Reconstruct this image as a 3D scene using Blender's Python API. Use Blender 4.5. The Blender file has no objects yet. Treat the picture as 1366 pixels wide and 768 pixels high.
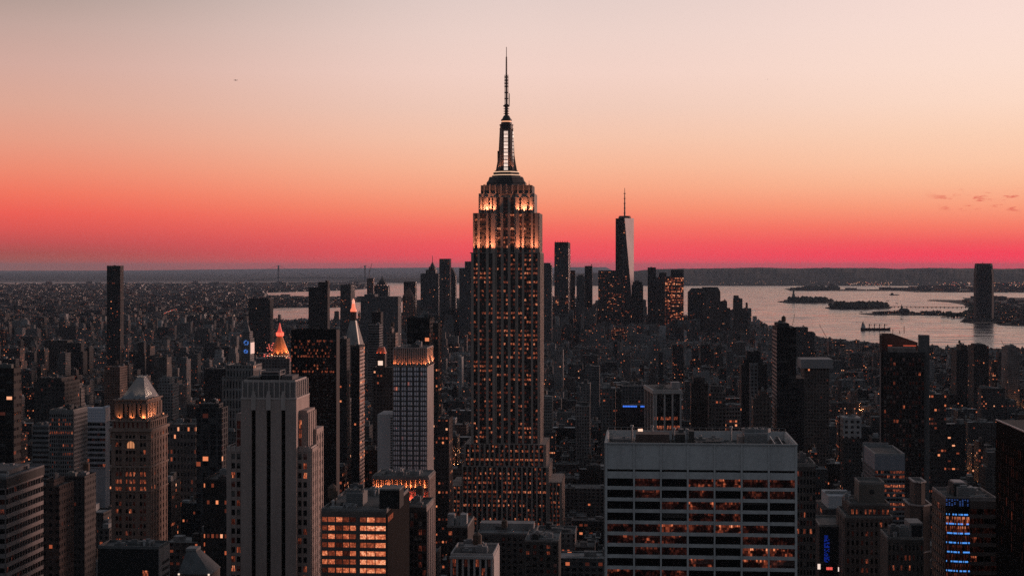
import bpy, math, random
import numpy as np
R = math.radians
S = bpy.context.scene
COL = S.collection
rng = random.Random(11)

# ------------------------------------------------------------------ camera, sky, sun, exposure
F, CX, HY, CZ = 2085.0, 683.0, 356.0, 260.0      # focal length in photo pixels, centre column, eye level row, eye height
cd = bpy.data.cameras.new('camera'); cam = bpy.data.objects.new('camera', cd); COL.objects.link(cam)
cam.location = (0, 0, CZ); cam.rotation_euler = (R(90), 0, 0)
cd.sensor_width = 36; cd.lens = F / 1366 * 36; cd.shift_y = -(384 - HY) / 1366
cd.clip_start = 1; cd.clip_end = 400000
S.camera = cam
S.view_settings.view_transform = 'Standard'; S.view_settings.look = 'None'
S.view_settings.exposure = 0.0; S.view_settings.gamma = 1.0; S.view_settings.use_curve_mapping = False
S.cycles.use_denoising = False
S.cycles.max_bounces = 5; S.cycles.diffuse_bounces = 2; S.cycles.glossy_bounces = 3; S.cycles.volume_bounces = 0

def lin(c):
    return tuple((v/255/12.92 if v/255 <= .04045 else ((v/255+.055)/1.055)**2.4) for v in c)

class NT:
    """a tiny helper to write node trees"""
    def __init__(s, tree): s.t = tree; s.n = tree.nodes; s.l = tree.links
    def new(s, typ, **kw):
        n = s.n.new(typ)
        for k, v in kw.items(): setattr(n, k, v)
        return n
    def set(s, sock, v):
        if isinstance(v, bpy.types.NodeSocket): s.l.new(v, sock)
        else: sock.default_value = v
    def math(s, op, a, b=0.0, c=None, clamp=False):
        n = s.new('ShaderNodeMath', operation=op, use_clamp=clamp)
        s.set(n.inputs[0], a); s.set(n.inputs[1], b)
        if c is not None: s.set(n.inputs[2], c)
        return n.outputs[0]
    def mix(s, f, a, b, typ='MIX'):
        n = s.new('ShaderNodeMix', data_type='RGBA', blend_type=typ)
        s.set(n.inputs[0], f); s.set(n.inputs[6], a if isinstance(a, bpy.types.NodeSocket) else (*a[:3], 1)); s.set(n.inputs[7], b if isinstance(b, bpy.types.NodeSocket) else (*b[:3], 1))
        return n.outputs[2]
    def mapr(s, v, a, b, c=0.0, d=1.0, smooth=True):
        n = s.new('ShaderNodeMapRange', interpolation_type='SMOOTHSTEP' if smooth else 'LINEAR')
        for i, x in enumerate((v, a, b, c, d)): s.set(n.inputs[i], x)
        return n.outputs[0]
    def ramp(s, fac, stops):
        n = s.new('ShaderNodeValToRGB'); cr = n.color_ramp
        while len(cr.elements) < len(stops): cr.elements.new(0.5)
        for e, (p, c) in zip(cr.elements, stops): e.position = p; e.color = (*c, 1)
        s.l.new(fac, n.inputs[0]); return n.outputs[0]
    def noise(s, vec, scale, detail=3, rough=.5):
        n = s.new('ShaderNodeTexNoise'); n.inputs['Scale'].default_value = scale; n.inputs['Detail'].default_value = detail
        n.inputs['Roughness'].default_value = rough
        if vec is not None: s.l.new(vec, n.inputs['Vector'])
        return n.outputs[0]
    def white(s, x, y, z=0.0):
        c = s.new('ShaderNodeCombineXYZ'); s.set(c.inputs[0], x); s.set(c.inputs[1], y); s.set(c.inputs[2], z)
        n = s.new('ShaderNodeTexWhiteNoise', noise_dimensions='3D'); s.l.new(c.outputs[0], n.inputs['Vector'])
        return n.outputs[0]

SUN_AZ, SUN_EL = 62.0, 3.0                       # degrees right of the view direction, above the horizon
w = bpy.data.worlds.new('World'); S.world = w; w.use_nodes = True
nt = NT(w.node_tree); w.node_tree.nodes.clear()
tc = nt.new('ShaderNodeTexCoord'); sp = nt.new('ShaderNodeSeparateXYZ'); nt.l.new(tc.outputs['Generated'], sp.inputs[0])
X, Yd, Z = sp.outputs
fac = nt.math('ADD', nt.math('MULTIPLY', Z, 1/.36), .02/.36, clamp=True)
def pos(py): return ((HY - py) / F + .02) / .36
def sky(stops, top=((.20, (190, 172, 168)), (.3, (168, 158, 160)))):
    return nt.ramp(fac, [(pos(p), lin(c)) for p, c in stops] + [((z + .02) / .36, lin(c)) for z, c in top])
left = sky([(362, (168, 94, 78)), (350, (172, 88, 78)), (338, (172, 80, 76)), (325, (196, 80, 80)), (308, (222, 86, 82)), (288, (240, 94, 84)), (262, (244, 116, 94)), (232, (240, 138, 112)),
            (195, (232, 156, 132)), (150, (222, 167, 148)), (100, (211, 169, 157)), (50, (194, 164, 155)), (0, (168, 150, 143))])
mid = sky([(362, (236, 80, 94)), (352, (252, 78, 93)), (342, (253, 76, 90)), (325, (250, 88, 92)), (303, (250, 112, 98)), (278, (250, 143, 112)), (250, (250, 168, 134)), (222, (249, 184, 152)),
           (185, (246, 197, 172)), (145, (241, 203, 186)), (100, (243, 210, 198)), (50, (237, 210, 201)), (0, (228, 206, 200))])
right = sky([(362, (275, 50, 86)), (350, (278, 54, 88)), (338, (262, 62, 87)), (325, (250, 88, 92)), (303, (252, 126, 104)), (278, (253, 160, 126)), (250, (253, 186, 150)), (222, (253, 200, 168)),
             (185, (252, 209, 182)), (145, (253, 218, 198)), (100, (252, 222, 207)), (50, (250, 222, 211)), (0, (247, 220, 212))], ((.22, (226, 202, 196)), (.34, (182, 170, 172))))
c = nt.mix(nt.mapr(X, -.34, .02), left, mid)
c = nt.mix(nt.mapr(X, .02, .33), c, right)
# thin pink cloud wisps low over the right-hand horizon
mp = nt.new('ShaderNodeMapping'); mp.inputs['Scale'].default_value = (70, 1, 260); mp.inputs['Rotation'].default_value = (0, R(8), 0); nt.l.new(tc.outputs['Generated'], mp.inputs[0])
wn = nt.noise(mp.outputs[0], 1.0, 4, .55)
zone = nt.math('MULTIPLY', nt.mapr(nt.math('ABSOLUTE', nt.math('SUBTRACT', X, (1290-CX)/F)), .012, .04, 1, 0), nt.mapr(nt.math('ABSOLUTE', nt.math('SUBTRACT', Z, (HY-272)/F)), .002, .009, 1, 0))
c = nt.mix(nt.math('MULTIPLY', nt.math('MULTIPLY', nt.mapr(wn, .53, .66), zone), 1.0), c, lin((218, 88, 78)))
# zenith and the sky behind the camera: dim dusk grey
c = nt.mix(nt.mapr(Z, .22, .60), c, (.118, .137, .166))
back = nt.mix(nt.mapr(Z, 0, .5), (.098, .110, .130), (.118, .137, .166))
c = nt.mix(nt.mapr(Yd, .35, -.35), c, back)
bg1 = nt.new('ShaderNodeBackground'); nt.l.new(c, bg1.inputs[0]); bg1.inputs[1].default_value = 1.0
st = nt.new('ShaderNodeTexSky', sky_type='NISHITA'); st.sun_disc = False; st.sun_elevation = R(SUN_EL); st.sun_rotation = R(SUN_AZ)
bg2 = nt.new('ShaderNodeBackground'); nt.l.new(st.outputs[0], bg2.inputs[0]); bg2.inputs[1].default_value = 0.002
ad = nt.new('ShaderNodeAddShader'); nt.l.new(bg1.outputs[0], ad.inputs[0]); nt.l.new(bg2.outputs[0], ad.inputs[1])
ow = nt.new('ShaderNodeOutputWorld'); nt.l.new(ad.outputs[0], ow.inputs[0])

sl = bpy.data.lights.new('sun', 'SUN'); sl.energy = 2.8; sl.angle = R(14); sl.color = (1, .60, .50)
so = bpy.data.objects.new('sun', sl); COL.objects.link(so)
so.rotation_euler = (R(90 - SUN_EL), 0, R(180 - SUN_AZ))

# ------------------------------------------------------------------ materials
def new_mat(name):
    m = bpy.data.materials.new(name); m.use_nodes = True; m.node_tree.nodes.clear()
    t = NT(m.node_tree); b = t.new('ShaderNodeBsdfPrincipled'); o = t.new('ShaderNodeOutputMaterial'); t.l.new(b.outputs[0], o.inputs[0])
    return m, t, b
_mc = {}
def plain(rgb, rough=.8, var=.35, scale=.15, metal=0.0, spec=.3):
    key = (rgb, rough, var, scale, metal)
    if key in _mc: return _mc[key]
    m, t, b = new_mat('surface'); tc = t.new('ShaderNodeTexCoord')
    mp = t.new('ShaderNodeMapping'); mp.inputs['Scale'].default_value = (1, 1, .25); t.l.new(tc.outputs['Object'], mp.inputs[0])
    n = t.noise(mp.outputs[0], scale, 5, .6); n2 = t.noise(tc.outputs['Object'], scale * 9, 3)
    f = t.math('ADD', t.math('MULTIPLY', n, .7), t.math('MULTIPLY', n2, .3))
    f = t.mapr(f, .3, .7)
    t.set(b.inputs['Base Color'], t.mix(f, tuple(v * (1 - var) for v in rgb), tuple(v * (1 + var * .6) for v in rgb)))
    b.inputs['Roughness'].default_value = rough; b.inputs['Metallic'].default_value = metal; b.inputs['Specular IOR Level'].default_value = spec
    _mc[key] = m; return m
def lamp_mat(rgb, k):
    key = ('lamp', rgb, k)
    if key in _mc: return _mc[key]
    m, t, b = new_mat('lamp_glow'); b.inputs['Base Color'].default_value = (*rgb, 1); b.inputs['Emission Color'].default_value = (*rgb, 1); b.inputs['Emission Strength'].default_value = k
    m.cycles.emission_sampling = 'NONE'; _mc[key] = m; return m

WARM = [(0, (.0, .0, .0)), (.12, (.022, .005, .0035)), (.35, (.15, .030, .014)), (.6, (.48, .105, .045)), (.85, (.95, .29, .125)), (1, (1.05, .50, .29))]
def make_facade(name, rough=.75):
    """wall with a grid of windows: UV in metres, per-face wall tint and window sizes"""
    m, t, b = new_mat(name)
    uv = t.new('ShaderNodeUVMap'); sx = t.new('ShaderNodeSeparateXYZ'); t.l.new(uv.outputs[0], sx.inputs[0])
    ti = t.new('ShaderNodeAttribute', attribute_name='tint'); wi = t.new('ShaderNodeAttribute', attribute_name='win')
    ws = t.new('ShaderNodeSeparateColor'); t.l.new(wi.outputs['Color'], ws.inputs[0])
    gu = t.math('DIVIDE', sx.outputs[0], ws.outputs[0]); gv = t.math('DIVIDE', sx.outputs[1], ws.outputs[1])
    cu, cv = t.math('FLOOR', gu), t.math('FLOOR', gv)
    du = t.math('ABSOLUTE', t.math('SUBTRACT', t.math('FRACT', gu), .5)); dv = t.math('ABSOLUTE', t.math('SUBTRACT', t.math('FRACT', gv), .5))
    mask = t.math('MULTIPLY', t.math('LESS_THAN', du, t.math('MULTIPLY', ws.outputs[2], .5)), t.math('LESS_THAN', dv, t.math('MULTIPLY', wi.outputs['Alpha'], .5)))
    r1 = t.white(cu, cv, 1.0); r2 = t.white(cu, cv, 7.0); rf = t.white(t.math('FLOOR', t.math('DIVIDE', cu, 9.0)), cv, 3.0)
    p = t.math('MULTIPLY', ti.outputs['Alpha'], t.math('ADD', .25, t.math('MULTIPLY', t.math('POWER', rf, 4.0), 4.5)))
    on = t.math('LESS_THAN', r1, p)
    lev = t.math('ADD', .12, t.math('MULTIPLY', t.math('POWER', r2, 2.2), .85))
    em = t.ramp(lev, WARM)
    tcn = t.new('ShaderNodeTexCoord'); n = t.noise(tcn.outputs['Object'], .09, 5, .65)
    wall = t.mix(1.0, ti.outputs['Color'], t.mix(t.mapr(n, .3, .7), (.62, .62, .62), (1.2, 1.2, 1.2)), 'MULTIPLY')
    blind = t.math('MULTIPLY', t.math('POWER', t.white(cu, cv, 11.0), 3.0), .12)
    glass = t.mix(blind, (.012, .013, .016), (.5, .48, .46))
    t.set(b.inputs['Base Color'], t.mix(mask, wall, glass))
    t.set(b.inputs['Roughness'], t.math('SUBTRACT', rough, t.math('MULTIPLY', mask, rough - .18)))
    b.inputs['Specular IOR Level'].default_value = .35
    t.set(b.inputs['Emission Color'], em); t.set(b.inputs['Emission Strength'], t.math('MULTIPLY', mask, on))
    bp = t.new('ShaderNodeBump', invert=True); bp.inputs['Strength'].default_value = .5; bp.inputs['Distance'].default_value = .3; t.set(bp.inputs['Height'], mask)
    t.l.new(bp.outputs[0], b.inputs['Normal'])
    m.cycles.emission_sampling = 'NONE'
    return m
FACADE = make_facade('facade')
def make_tinted(name, rough=.85):
    m, t, b = new_mat(name); ti = t.new('ShaderNodeAttribute', attribute_name='tint'); tcn = t.new('ShaderNodeTexCoord')
    n = t.noise(tcn.outputs['Object'], .12, 6, .65)
    t.set(b.inputs['Base Color'], t.mix(1.0, ti.outputs['Color'], t.mix(t.mapr(n, .32, .68), (.5, .5, .5), (1.35, 1.35, 1.35)), 'MULTIPLY'))
    b.inputs['Roughness'].default_value = rough; b.inputs['Specular IOR Level'].default_value = .3
    return m
TINTED = make_tinted('tinted')

def make_glass(name, base, blind_col, blind_p, pat=(5., 2.), patch=None, spec=.4, rough=.14, crisp=False, flat=False):
    """window pane: dark glass; 'lit' sets how bright the room behind is, 'rnd' varies it"""
    m, t, b = new_mat(name)
    uv = t.new('ShaderNodeUVMap'); sx = t.new('ShaderNodeSeparateXYZ'); t.l.new(uv.outputs[0], sx.inputs[0])
    li = t.new('ShaderNodeAttribute', attribute_name='lit'); rn = t.new('ShaderNodeAttribute', attribute_name='rnd'); oi = t.new('ShaderNodeObjectInfo')
    seed = t.math('MULTIPLY', t.math('ADD', rn.outputs['Fac'], oi.outputs['Random']), 977.0)
    fu = t.math('FLOOR', t.math('MULTIPLY', sx.outputs[0], pat[0])); fv = t.math('FLOOR', t.math('MULTIPLY', sx.outputs[1], pat[1]))
    cell = t.white(fu, fv, seed)
    cmb = t.new('ShaderNodeCombineXYZ'); t.set(cmb.inputs[0], t.math('MULTIPLY', sx.outputs[0], 5.0)); t.set(cmb.inputs[1], t.math('MULTIPLY', sx.outputs[1], 2.5)); t.set(cmb.inputs[2], seed)
    nz = t.mapr(t.noise(cmb.outputs[0], 1.6, 4, .7), .36, .64)
    pat_ = t.math('MULTIPLY', t.math('ADD', .45, t.math('MULTIPLY', nz, .55)), t.math('ADD', .25, t.math('MULTIPLY', t.math('POWER', cell, 1.6), .95)))
    if flat: pat_ = t.math('MULTIPLY', t.math('ADD', .62, t.math('MULTIPLY', nz, .38)), t.math('ADD', .6, t.math('MULTIPLY', cell, .4)))
    if crisp:
        fv3 = t.math('FRACT', t.math('MULTIPLY', sx.outputs[1], 1.0)); up = t.math('GREATER_THAN', fv3, .68); du = t.math('FRACT', t.math('MULTIPLY', sx.outputs[0], pat[0]))
        pat_ = t.math('MULTIPLY', t.math('ADD', .22, t.math('MULTIPLY', t.math('POWER', cell, 2.0), .9)), t.math('ADD', .62, t.math('MULTIPLY', t.math('MULTIPLY', up, t.math('LESS_THAN', du, .72)), .5)))
    if patch:
        c2 = t.new('ShaderNodeCombineXYZ'); t.set(c2.inputs[0], t.math('MULTIPLY', sx.outputs[0], patch)); t.set(c2.inputs[1], seed); t.set(c2.inputs[2], t.math('MULTIPLY', sx.outputs[1], .8))
        pat_ = t.math('MULTIPLY', pat_, t.math('ADD', .10, t.mapr(t.noise(c2.outputs[0], 1.0, 2, .5), .44, .58)))
    lev = t.math('MULTIPLY', li.outputs['Fac'], pat_, clamp=True)
    em = t.ramp(lev, WARM)
    bl = t.math('MULTIPLY', t.math('LESS_THAN', t.white(seed, 3.0, 1.0), blind_p), t.math('GREATER_THAN', sx.outputs[1], t.white(seed, 5.0, 2.0)))
    t.set(b.inputs['Base Color'], t.mix(t.math('MULTIPLY', bl, .8), base, blind_col))
    b.inputs['Roughness'].default_value = rough; b.inputs['Specular IOR Level'].default_value = spec
    t.set(b.inputs['Emission Color'], em); b.inputs['Emission Strength'].default_value = 1.0
    m.cycles.emission_sampling = 'NONE'
    return m
GLASS = make_glass('window_glass', (.010, .011, .013), (.16, .15, .14), .25)
OFFICE = make_glass('office_glass', (.008, .008, .009), (.08, .07, .065), .1, (13., 3.), 2.2, crisp=True)
BRIGHT = make_glass('bright_office_glass', (.008, .008, .009), (.08, .07, .065), .1, (5., 3.), flat=True)
DIM = make_glass('dull_glass', (.006, .006, .006), (.02, .02, .02), .1, (5., 2.), None, .06, .6)
PALE = make_glass('curtained_glass', (.62, .66, .74), (.80, .83, .90), .8, (2., 1.))
for n_ in PALE.node_tree.nodes:
    if n_.type == 'BSDF_PRINCIPLED': n_.inputs['Metallic'].default_value = .8; n_.inputs['Roughness'].default_value = .42

# ------------------------------------------------------------------ mesh helpers
class MB:
    """collects shapes and links them as ONE mesh object"""
    def __init__(s): s.v = []; s.f = []; s.uv = []; s.mi = []; s.ti = []; s.wi = []; s.sm = []; s.tint = (.2, .2, .2, .0); s.win = (3.5, 3.5, .5, .5); s.m = 0; s.off = 0.0; s.smooth = False
    def face(s, pts, uv=None, m=None):
        i = len(s.v); s.v += pts; s.f.append(tuple(range(i, i + len(pts))))
        if uv is None: uv = [(p[0], p[1]) for p in pts]
        s.uv += uv; s.mi.append(s.m if m is None else m); s.ti.append(s.tint); s.wi.append(s.win); s.sm.append(s.smooth)
    def prism(s, poly, z0, z1, top=None, cap=True, poly1=None, capm=None):
        """poly counter-clockwise from above; poly1 = other outline at the top"""
        q = poly1 or poly; n = len(poly); u = s.off; za = z0 if callable(z0) else None
        for i in range(n):
            a, b_ = poly[i], poly[(i + 1) % n]; c_, d = q[(i + 1) % n], q[i]
            L = math.hypot(b_[0] - a[0], b_[1] - a[1])
            s.face([(a[0], a[1], z0), (b_[0], b_[1], z0), (c_[0], c_[1], z1), (d[0], d[1], z1)], [(u, z0), (u + L, z0), (u + L, z1), (u, z1)])
            u += math.ceil(L / s.win[0]) * s.win[0] + s.win[0] * 3
        if cap: s.face([(p[0], p[1], z1) for p in q], m=capm)
    def box(s, x0, x1, y0, y1, z0, z1, capm=None, bottom=False):
        s.prism([(x0, y0), (x1, y0), (x1, y1), (x0, y1)], z0, z1, capm=capm)
        if bottom: s.face([(x0, y1, z0), (x1, y1, z0), (x1, y0, z0), (x0, y0, z0)])
    def lathe(s, cx, cy, prof, n=12, rot=0.0, cap=True):
        for (r0, z0), (r1, z1) in zip(prof, prof[1:]):
            for k in range(n):
                a, b_ = rot + 2 * math.pi * k / n, rot + 2 * math.pi * (k + 1) / n
                pts = [(cx + r0 * math.cos(a), cy + r0 * math.sin(a), z0), (cx + r0 * math.cos(b_), cy + r0 * math.sin(b_), z0),
                       (cx + r1 * math.cos(b_), cy + r1 * math.sin(b_), z1), (cx + r1 * math.cos(a), cy + r1 * math.sin(a), z1)]
                s.face(pts, [(r0 * a, z0), (r0 * b_, z0), (r0 * b_, z1), (r0 * a, z1)])
        if cap:
            r, z = prof[-1]; s.face([(cx + r * math.cos(rot + 2 * math.pi * k / n), cy + r * math.sin(rot + 2 * math.pi * k / n), z) for k in range(n)])
    def bar(s, p, q, r, n=5):
        p, q = np.array(p, float), np.array(q, float); d = q - p; d /= np.linalg.norm(d)
        a = np.cross(d, (0, 0, 1) if abs(d[2]) < .9 else (1, 0, 0)); a /= np.linalg.norm(a); b_ = np.cross(d, a)
        ring = [a * math.cos(2 * math.pi * k / n) * r + b_ * math.sin(2 * math.pi * k / n) * r for k in range(n)]
        for k in range(n):
            e, f_ = ring[k], ring[(k + 1) % n]
            s.face([tuple(p + f_), tuple(p + e), tuple(q + e), tuple(q + f_)])
        s.face([tuple(q + e) for e in ring][::-1]); s.face([tuple(p + e) for e in ring])
    def blob(s, c, r, rs, squash=1.0):
        """a small uneven clump"""
        ph = [rs.random() * 6.28 for _ in range(4)]
        def pt(a, e):
            k = r * (1 + .25 * math.sin(2 * a + ph[0]) + .2 * math.sin(3 * e + ph[1]) + .15 * math.sin(5 * a + 3 * e + ph[2]))
            return (c[0] + k * math.cos(a) * math.cos(e), c[1] + k * math.sin(a) * math.cos(e), c[2] + k * math.sin(e) * squash)
        na, ne = 7, 4
        for j in range(ne):
            e0, e1 = -math.pi / 2 + math.pi * j / ne, -math.pi / 2 + math.pi * (j + 1) / ne
            for k in range(na):
                a0, a1 = 2 * math.pi * k / na, 2 * math.pi * (k + 1) / na
                s.face([pt(a0, e0), pt(a1, e0), pt(a1, e1), pt(a0, e1)])
    def build(s, name, mats, parent=None, attrs=None):
        me = bpy.data.meshes.new(name); me.from_pydata(s.v, [], s.f)
        for m in (mats if isinstance(mats, (list, tuple)) else [mats]): me.materials.append(m)
        me.polygons.foreach_set('material_index', s.mi); me.polygons.foreach_set('use_smooth', s.sm)
        ul = me.uv_layers.new(name='UVMap'); ul.data.foreach_set('uv', np.array(s.uv, np.float32).ravel())
        for nm, dat in (('tint', s.ti), ('win', s.wi)):
            a = me.attributes.new(nm, 'FLOAT_COLOR', 'FACE'); a.data.foreach_set('color', np.array(dat, np.float32).ravel())
        for nm, dat in (attrs or {}).items():
            a = me.attributes.new(nm, 'FLOAT', 'FACE'); a.data.foreach_set('value', np.array(dat, np.float32))
        me.update()
        o = bpy.data.objects.new(name, me); COL.objects.link(o)
        if parent is not None: o.parent = parent
        return o
def tag(o, label=None, cat=None, group=None, kind=None):
    for k, v in (('label', label), ('category', cat), ('group', group), ('kind', kind)):
        if v: o[k] = v
    return o
def empty(name, loc, rz=0.0):
    o = bpy.data.objects.new(name, None); COL.objects.link(o); o.location = loc; o.rotation_euler = (0, 0, rz); o.empty_display_size = 5; return o
def ground_at(px, py): Y = CZ * F / (py - HY); return ((px - CX) / F * Y, Y)
def at(px, py, Y): return ((px - CX) / F * Y, Y, CZ - (py - HY) / F * Y)

_pane = {}
def pane_mesh(mat, lv):
    k = (mat.name, lv)
    if k not in _pane:
        me = bpy.data.meshes.new('window'); me.from_pydata([(-.5, 0, -.5), (.5, 0, -.5), (.5, 0, .5), (-.5, 0, .5)], [], [(0, 1, 2, 3)])
        me.materials.append(mat); ul = me.uv_layers.new(name='UVMap'); ul.data.foreach_set('uv', [0, 0, 1, 0, 1, 1, 0, 1])
        for nm, v in (('lit', lv / 10), ('rnd', 0.0)):
            a = me.attributes.new(nm, 'FLOAT', 'FACE'); a.data.foreach_set('value', [v])
        _pane[k] = me
    return _pane[k]

TH = R(4.6)                                       # the street grid runs 4.6 degrees off the view direction
KEEP = []                                         # (px0, px1, top row, lowest visible row, depth): what nearer filler may not cover
FOOT = []                                         # footprints (corner points) that filler may not enter
ANCH = []                                         # landmarks used to say where a filler building stands
class Bld:
    def __init__(s, name, label, cat, px0, Y, th=TH, group=None):
        s.th = th; s.u = (math.cos(th), -math.sin(th)); s.v = (math.sin(th), math.cos(th)); s.O = ((px0 - CX) / F * Y, Y); s.px0 = px0; s.Y = Y
        s.root = empty(name, (s.O[0], s.O[1], 0), -th); tag(s.root, label, cat, group)
        s.parts = []; s.wins = []; s.sd = len(bpy.data.objects); s.rs = random.Random(s.sd * 7 + int(px0)); s.fp = [0, 0, 0, 0]; s.gm = GLASS
    def x(s, px, ly=0.0):
        k = (px - CX) / F; return (k * (s.O[1] + ly * s.v[1]) - s.O[0] - ly * s.v[0]) / (s.u[0] - k * s.u[1])
    def d(s, px, lx):
        k = (px - CX) / F; return (k * (s.O[1] + lx * s.u[1]) - s.O[0] - lx * s.u[0]) / (s.v[0] - k * s.v[1])
    def z(s, py, lx=0.0, ly=0.0): return CZ - (py - HY) / F * (s.O[1] + lx * s.u[1] + ly * s.v[1])
    def world(s, x, y): return (s.O[0] + x * s.u[0] + y * s.v[0], s.O[1] + x * s.u[1] + y * s.v[1])
    def proj(s, x, y, z): X_, Y_ = s.world(x, y); return (CX + X_ / Y_ * F, HY + (CZ - z) / Y_ * F, Y_)
    def part(s, name, mats, sub=None, label=None):
        m = MB(); m.off = s.rs.randrange(1000) * 50.0; s.parts.append((m, name, mats, sub, label)); return m
    def foot(s, x0, x1, y0, y1):
        FOOT.append([s.world(x0 - 4, y0 - 4), s.world(x1 + 4, y0 - 4), s.world(x1 + 4, y1 + 4), s.world(x0 - 4, y1 + 4)])
    def keep(s, px0, px1, yt, yb, noun=None):
        KEEP.append((px0, px1, yt, yb, s.Y))
        if noun: ANCH.append((noun, (px0 + px1) / 2, (yt + yb) / 2, px0, px1, yt, yb))
    def window(s, x, y, z, ang, w, h, lit, mat=None): s.wins.append((x, y, z, ang, w, h, lit, mat or s.gm))
    def facade(s, m, org, ang, W, z0, z1, cols, nf, sh=1.2, pd=.5, sd=.25, lit=lambda i, j: 0, mull=1, mw=.25, pier=True, mat=None, wh=None, sm=None):
        """cols = window spans (u0,u1) along the face; piers fill the rest. ang 0 front, 90 right side, -90 left side"""
        c, s_ = math.cos(R(ang)), math.sin(R(ang)); dx = (round(c, 6), round(s_, 6)); n = (dx[1], -dx[0])
        sm = sm or m
        def bx(u0, u1, dep, a, b_, m=m):
            p = [(org[0] + dx[0] * u0 + n[0] * dep, org[1] + dx[1] * u0 + n[1] * dep), (org[0] + dx[0] * u1 + n[0] * dep, org[1] + dx[1] * u1 + n[1] * dep),
                 (org[0] + dx[0] * u1, org[1] + dx[1] * u1), (org[0] + dx[0] * u0, org[1] + dx[1] * u0)]
            m.prism(p, a, b_); m.face([(q[0], q[1], a) for q in p[::-1]])
        if pier:
            e = 0.0
            for (a, b_) in list(cols) + [(W, W)]:
                if a - e > .02: bx(e, a, pd, z0, z1)
                e = b_
        fh = (z1 - z0) / nf
        if sh > 0:
            for j in range(nf + 1):
                za = max(z0 + .01, z0 + j * fh - sh / 2); zb = min(z1 - .02, z0 + j * fh + sh / 2)
                if sd > pd: bx(.03, W - .03, sd, za, zb, sm)
                else:
                    for (a, b_) in cols: bx(a, b_, sd, za, zb, sm)
        for i, (a, b_) in enumerate(cols):
            mu = mull[i] if isinstance(mull, (list, tuple)) else mull
            for k in range(mu):
                ww = (b_ - a - mw * (mu - 1)) / mu; uc = a + k * (ww + mw) + ww / 2
                if k: bx(uc - ww / 2 - mw, uc - ww / 2, max(.1, sd * .8), z0 + .02, z1 - .03, sm)
                for j in range(nf):
                    s.window(org[0] + dx[0] * uc + n[0] * .06, org[1] + dx[1] * uc + n[1] * .06, z0 + (j + .5) * fh, ang, ww, (wh or fh - sh), lit(i, j), mat)
    def flood(s, x, y, z, to, power, rgb=(1, .50, .24), size=50, blend=.8):
        fm = s.part('floodlight', plain((.03, .03, .03)))
        fm.box(x - .35, x + .35, y - .3, y + .3, z, z + .45)
        l = bpy.data.lights.new('lamp', 'SPOT'); l.energy = power; l.color = rgb; l.spot_size = R(size); l.spot_blend = blend; l.shadow_soft_size = .5
        o = bpy.data.objects.new('lamp', l); COL.objects.link(o); o.parent = s.root; o.location = (x, y, z + .7)
        from mathutils import Vector
        o.rotation_euler = (Vector(to) - Vector((x, y, z + .7))).to_track_quat('-Z', 'Y').to_euler()
    def clutter(s, x0, x1, y0, y1, z, n=3, tank=0.3, big=1.0):
        rs = s.rs; L, M = x1 - x0, y1 - y0
        def tone(lo=.05, hi=.30): t = rs.uniform(lo, hi); return plain((round(t, 2), round(t * .98, 2), round(t * .97, 2)))
        for _ in range(n):
            w_, d_, h_ = min(rs.uniform(2, 6) * big, L * .5), min(rs.uniform(2, 5) * big, M * .5), rs.uniform(1.2, 3.6) * big
            xx = rs.uniform(x0, x1 - w_); yy = rs.uniform(y0, y1 - d_); k = s.part('rooftop_unit', tone())
            k.box(xx, xx + w_, yy, yy + d_, z, z + h_); k.box(xx + w_ * .2, xx + w_ * .6, yy + d_ * .2, yy + d_ * .7, z + h_, z + h_ + .6)
            for q in range(3): k.box(xx + .2, xx + w_ - .2, yy - .06, yy, z + h_ * (.2 + .25 * q), z + h_ * (.3 + .25 * q))
        for _ in range(n):
            if L < 8 or M < 8: break
            a = rs.uniform(3, min(14, L * .6)); k = s.part('duct', tone(.15, .4)); c = rs.uniform(.5, 1.0)
            if rs.random() < .6: xx = rs.uniform(x0, x1 - a); yy = rs.uniform(y0, y1 - c); k.box(xx, xx + a, yy, yy + c, z + .3, z + .3 + c, bottom=True); k.box(xx, xx + c, yy, yy + c, z, z + .3)
            else: a = min(a, M * .6); xx = rs.uniform(x0, x1 - c); yy = rs.uniform(y0, y1 - a); k.box(xx, xx + c, yy, yy + a, z + .3, z + .3 + c, bottom=True); k.box(xx, xx + c, yy, yy + c, z, z + .3)
        for _ in range(n + 1):
            k = s.part('vent', tone(.1, .45)); r = rs.uniform(.25, .7); xx = rs.uniform(x0 + 1, x1 - 1); yy = rs.uniform(y0 + 1, y1 - 1); h_ = rs.uniform(.8, 2.2); k.lathe(xx, yy, [(r * .7, z), (r * .7, z + h_), (r, z + h_), (r * .9, z + h_ + .5)], 8)
        if rs.random() < tank: s.tank(rs.uniform(x0 + 2, x1 - 2), rs.uniform(y0 + 2, y1 - 2), z)
    def tank(s, x, y, z, r=1.9):
        k = s.part('water_tank', plain((.10, .07, .055)))
        for a in range(4): q = (x + r * .7 * math.cos(a * 1.57 + .78), y + r * .7 * math.sin(a * 1.57 + .78)); k.bar((*q, z), (*q, z + 2.6), .15, 4)
        k.lathe(x, y, [(r, z + 2.6), (r, z + 6.2), (r * 1.08, z + 6.2), (.1, z + 7.8)], 10, cap=False)
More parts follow.
